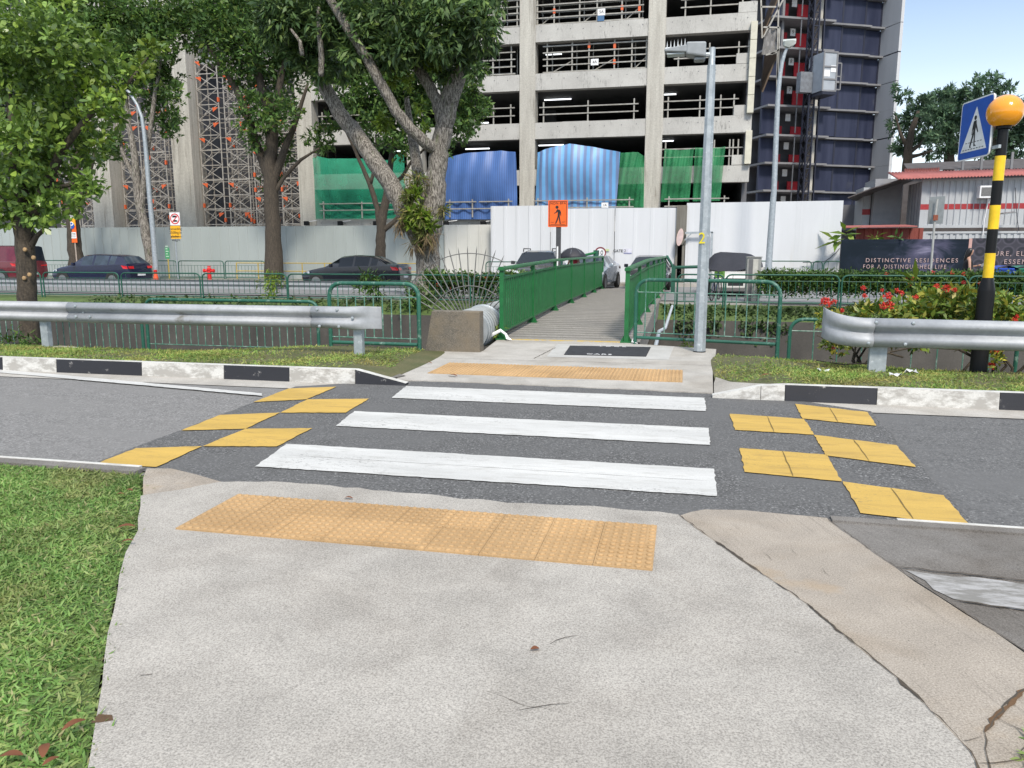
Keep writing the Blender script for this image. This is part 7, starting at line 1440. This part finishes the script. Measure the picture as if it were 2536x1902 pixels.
# ================================================================ people
m_skin = plain('skin', (.42, .24, .17), .5, 0, .05); m_hair = plain('black_hair', (.012, .010, .010), .35); m_dark = plain('black_cloth', (.014, .014, .018), .8); m_redc = plain('red_cloth', (.42, .03, .05), .7); m_trs = plain('navy_trousers', (.03, .035, .06), .8)
def skinned(name, verts, edges, radii, mat, parent, sub=2):
    me = bpy.data.meshes.new(name); me.from_pydata(verts, edges, []); me.update(); o = link_mesh(name, me, mat, parent)
    o.modifiers.new('skin', 'SKIN')
    if not me.skin_vertices: return o
    for i, r in enumerate(radii):
        sv = me.skin_vertices[0].data[i]; sv.radius = r if isinstance(r, tuple) else (r, r); sv.use_root = (i == 0)
    s = o.modifiers.new('sub', 'SUBSURF'); s.levels = s.render_levels = sub
    me.polygons.foreach_set('use_smooth', [True]*len(me.polygons)); return o
def head(parent, z, fwd=.02, tilt=.25, hair='long'):
    m = MB(); Z = z
    m.lathe([(.0, -.118), (.035, -.112), (.058, -.085), (.070, -.04), (.077, .01), (.078, .05), (.066, .09), (.036, .115), (.0, .120)], (0, 0, 0), 18, flat=.86)
    for v in range(len(m.v)): x, y, zz = m.v[v]; m.v[v] = (x*1.16+(.012 if zz < 0 else 0), y, zz)
    n0 = len(m.v); m.add([(.083, -.010, -.03), (.083, .010, -.03), (.108, 0, -.034), (.084, 0, .012)], [(0, 1, 2), (0, 2, 3), (1, 3, 2)])
    for s in (-1, 1): m.lathe([(.0, s*.068), (.022, s*.070), (.018, s*.078), (.0, s*.080)], (-.005, 0, -.01), 8, 'y', flat=1.3, cap=False)
    M_ = Matrix.Translation((fwd, 0, Z)) @ Matrix.Rotation(tilt, 4, 'Y'); h = m.build('head', m_skin, parent, True, sharp=60); h.data.transform(M_)
    f = MB()
    for s in (-1, 1): f.lathe([(.0, .0), (.009, .002), (.009, .004)], (.080, s*.03, .008), 8, 'x', cap=False)
    f.box(.076, .086, -.02, .02, -.062, -.055); o = f.build('face_features', plain('dark_feature', (.10, .04, .035), .5), parent); o.data.transform(M_)
    q = MB(); pr_ = [(.0, .132), (.045, .124), (.078, .095), (.093, .05), (.095, .0)]+([(.09, -.06), (.075, -.16), (.055, -.26), (.02, -.32), (0, -.33)] if hair == 'long' else [(.088, -.04), (.0, -.05)])
    q.lathe(pr_, (-.022, 0, 0), 18, flat=.92, cap=False)
    q.v = [(min(x, .052 if z < .075 else .3), y, z) for x, y, z in q.v]; o = q.build('hair', m_hair, parent, True, sharp=180); o.data.transform(M_)
def hand(parent, wrist, d, up, side):
    wrist = Vector(wrist); d = Vector(d).normalized(); up = Vector(up).normalized(); sd = d.cross(up); m = MB()
    m.tube([wrist-d*.02, wrist+d*.03, wrist+d*.085], [.022, .030, .030], 10)
    for i in range(4):
        k = (i-1.5)*.018; L = (.065, .078, .074, .056)[i]; a = wrist+d*.075+sd*k; m.tube([a, a+d*L*.5-up*.008, a+d*L*.72-up*.035, a+d*L*.6-up*.055], [.0085, .0085, .008, .006], 7)
    a = wrist+d*.03+sd*.025*side; m.tube([a, a+d*.03+sd*.03*side-up*.01, a+d*.055+sd*.03*side-up*.03], [.010, .010, .007], 7); m.build('hand', m_skin, parent, True, sharp=180)
def person(label, loc, rz, H, arms, top, low, dress=False, hair='long', legs=None):
    t = thing('person', label, 'person', loc, rz); s = H/1.62
    V = lambda *p: tuple(k*s for k in p)
    vs = [V(0, 0, .90), V(0, 0, 1.02), V(.01, 0, 1.16), V(.0, 0, 1.30), V(-.005, 0, 1.37), V(.012, 0, 1.43)]; ed = [(0, 1), (1, 2), (2, 3), (3, 4), (4, 5)]; rd = [(.11*s, .08*s), (.095*s, .07*s), (.105*s, .08*s), (.095*s, .07*s), (.055*s, .055*s), (.045*s, .045*s)]
    body, cl = list(vs), []
    for sg, a in zip((-1, 1), arms):
        n = len(body); sh = V(.0, sg*.165, 1.315); pts = [sh]+[V(*p) for p in a[:2]]; body += pts; ed += [(3, n), (n, n+1), (n+1, n+2)]; rd += [.050*s, .038*s, .026*s]
        e, w = Vector(pts[1]), Vector(pts[2]); hand(t, w, (w-e), a[2], -sg)
    for sg in (-1, 1):
        n = len(body); lg = legs[(sg+1)//2] if legs else (.0, 0.0); pts = [V(0, sg*.085, .86), V(.02+lg[0]*.5, sg*.09, .48), V(-.01+lg[0], sg*.085, .09), V(.12+lg[0], sg*.10, .035)]; body += pts; ed += [(0, n), (n, n+1), (n+1, n+2), (n+2, n+3)]; rd += [.085*s, .058*s, .038*s, .030*s]
    skinned('body', body, ed, rd, m_skin, t); head(t, 1.535*s, .025*s, .35 if dress else .1, hair)
    c = [V(0, 0, .93), V(0, 0, 1.04), V(.01, 0, 1.17), V(.0, 0, 1.30), V(0, .125, 1.325), V(0, -.125, 1.325)]; ce = [(0, 1), (1, 2), (2, 3), (3, 4), (3, 5)]; cr_2 = [(.17*s, .135*s), (.15*s, .115*s), (.165*s, .13*s), (.155*s, .115*s), .06*s, .06*s]
    skinned('top', c, ce, cr_2, top, t)
    if dress: MB().lathe([(.15*s, .98*s), (.175*s, .86*s), (.19*s, .62*s), (.20*s, .45*s), (.19*s, .44*s), (.15*s, .9*s)], (0, 0, 0), 20, flat=.9, cap=False).build('skirt', low, t, True, sharp=180)
    else:
        b2 = [V(0, 0, .93), V(0, -.085, .84), V(.02, -.09, .48), V(-.01, -.085, .13), V(0, .085, .84), V(.02, .09, .48), V(-.01, .085, .13)]; skinned('trousers', b2, [(0, 1), (1, 2), (2, 3), (0, 4), (4, 5), (5, 6)], [(.15*s, .115*s), .098*s, .07*s, .055*s, .098*s, .07*s, .055*s], low, t)
    for sg in (-1, 1): MB().box(-.07*s, .17*s, (sg*.095-.042)*s, (sg*.095+.042)*s, 0, .075*s).build('shoe', m_dark, t, bevel=.02)
    return t
YW = 27.6; pw = at('z4', 1738, 560, YW)
w = person('woman in sleeveless black dress with long dark hair looking at her phone', (pw.x-.02, YW, .0), R(-8), 1.65, [((.02, -.24, 1.02), (.12, -.20, .78), (0, 1, .2)), ((.05, .22, 1.06), (.30, .10, 1.12), (0, 0, 1))], m_dark, m_dark, True)
ph = thing('phone', 'pale phone held by the woman in black', 'phone', (pw.x+.40, YW-.05, 1.17)); MB().box(-.04, .04, -.006, .006, -.07, .07, Matrix.Rotation(.9, 4, 'Y')).build('case', plain('phone_grey', (.2, .2, .22), .3), ph, bevel=.004)
pu = at('z3', 525, 560, 29.5)
u = person('person in red top and dark trousers under the open black umbrella', (pu.x+.05, 29.5, .0), R(-100), 1.58, [((.10, -.24, 1.06), (.22, -.14, 1.24), (0, 0, 1)), ((.06, .26, 1.05), (.14, .24, .80), (0, 1, .2))], m_redc, m_trs, False, 'short')
um = thing('umbrella', 'open black umbrella held up beyond the bridge railing', 'umbrella', (pu.x, 29.45, 1.25))
cz = at('z3', 512, 480, 29.4).z-1.25; m = MB(); rows = []
for i in range(7):
    a = i/6*1.15; rows.append([(.66*math.sin(a)*math.cos(2*PI*j/32)*(1-.05*abs(math.sin(4*2*PI*j/32))*i/6)*.93, .66*math.sin(a)*math.sin(2*PI*j/32)*(1-.05*abs(math.sin(4*2*PI*j/32))*i/6)*.93, cz-.62*(1-math.cos(a))*1.05) for j in range(33)])
solid(m.grid(rows).build('canopy', plain('umbrella_black', (.02, .02, .028), .6), um, True, sharp=180), .004)
MB().tube([(0, 0, -.05), (0, 0, cz+.05)], .009, 6).build('shaft', m_gal, um, True); m = MB()
for j in range(8): a = 2*PI*j/8; m.tube([(0, 0, cz-.28), (.30*math.cos(a), .30*math.sin(a), cz-.06), (.56*math.cos(a), .56*math.sin(a), cz-.22)], .004, 4)
m.build('ribs', m_gal, um); MB().tube([(0, 0, -.12), (0, 0, -.02)], .016, 8).build('handle', m_black, um, True)
# ================================================================ sky, sun, camera
SUN_EL, SUN_AZ = R(47), R(158)           # azimuth clockwise from +y: high, from the right and a little behind
w = bpy.data.worlds.new('World'); SC.world = w; w.use_nodes = True; nt = w.node_tree; bg = nt.nodes['Background']
sky = nt.nodes.new('ShaderNodeTexSky'); sky.sky_type = 'NISHITA'; sky.sun_disc = False; sky.sun_elevation = SUN_EL; sky.sun_rotation = SUN_AZ; sky.air_density = 1.0; sky.dust_density = .7; sky.ozone_density = 1.6
tc = nt.nodes.new('ShaderNodeTexCoord'); sp = nt.nodes.new('ShaderNodeSeparateXYZ'); nt.links.new(tc.outputs['Generated'], sp.inputs[0])
mp = nt.nodes.new('ShaderNodeMapping'); mp.inputs['Scale'].default_value = (1.6, 1.6, 4.5); nt.links.new(tc.outputs['Generated'], mp.inputs[0])
n = nd(nt, 'ShaderNodeTexNoise', Scale=1.7, Detail=7, Roughness=.55, Distortion=.3); nt.links.new(mp.outputs[0], n.inputs['Vector'])
cl = ramp(nt, n.outputs['Fac'], [(.54, 0), (.76, .6)]); hz = ramp(nt, sp.outputs[2], [(.0, .9), (.12, .62), (.20, .30), (.29, .10), (.42, .08), (.62, .5), (.9, .75)])  # whitening towards the zenith added out of view for more neutral light
mx = nd(nt, 'ShaderNodeMath', _operation='MAXIMUM'); nt.links.new(cl, mx.inputs[0]); nt.links.new(hz, mx.inputs[1])
c = mixc(nt, mx.outputs[0], sky.outputs[0], (7.6, 8.3, 8.9)); nt.links.new(c, bg.inputs[0]); bg.inputs[1].default_value = .115
s = bpy.data.lights.new('sun', 'SUN'); s.energy = 2.6; s.angle = R(11); s.color = (1, .92, .80); so = bpy.data.objects.new('sun', s); C.objects.link(so)
sd = Vector((math.sin(SUN_AZ)*math.cos(SUN_EL), math.cos(SUN_AZ)*math.cos(SUN_EL), math.sin(SUN_EL))); so.rotation_euler = (-sd).to_track_quat('-Z', 'Y').to_euler(); so.location = (10, -10, 40)
cm = bpy.data.cameras.new('camera'); cm.sensor_width = 36; cm.lens = FOC/2536*36; cm.clip_end = 2000; cm.clip_start = .05
co_ = bpy.data.objects.new('camera', cm); C.objects.link(co_); co_.location = (0, 0, EYE); co_.rotation_euler = (PI/2-PITCH, 0, YAW); SC.camera = co_
SC.view_settings.view_transform = 'Standard'; SC.view_settings.look = 'None'; SC.view_settings.exposure = .6; SC.view_settings.gamma = 1
SC.cycles.use_denoising = True; SC.cycles.max_bounces = 6; SC.cycles.diffuse_bounces = 3; SC.cycles.transparent_max_bounces = 8
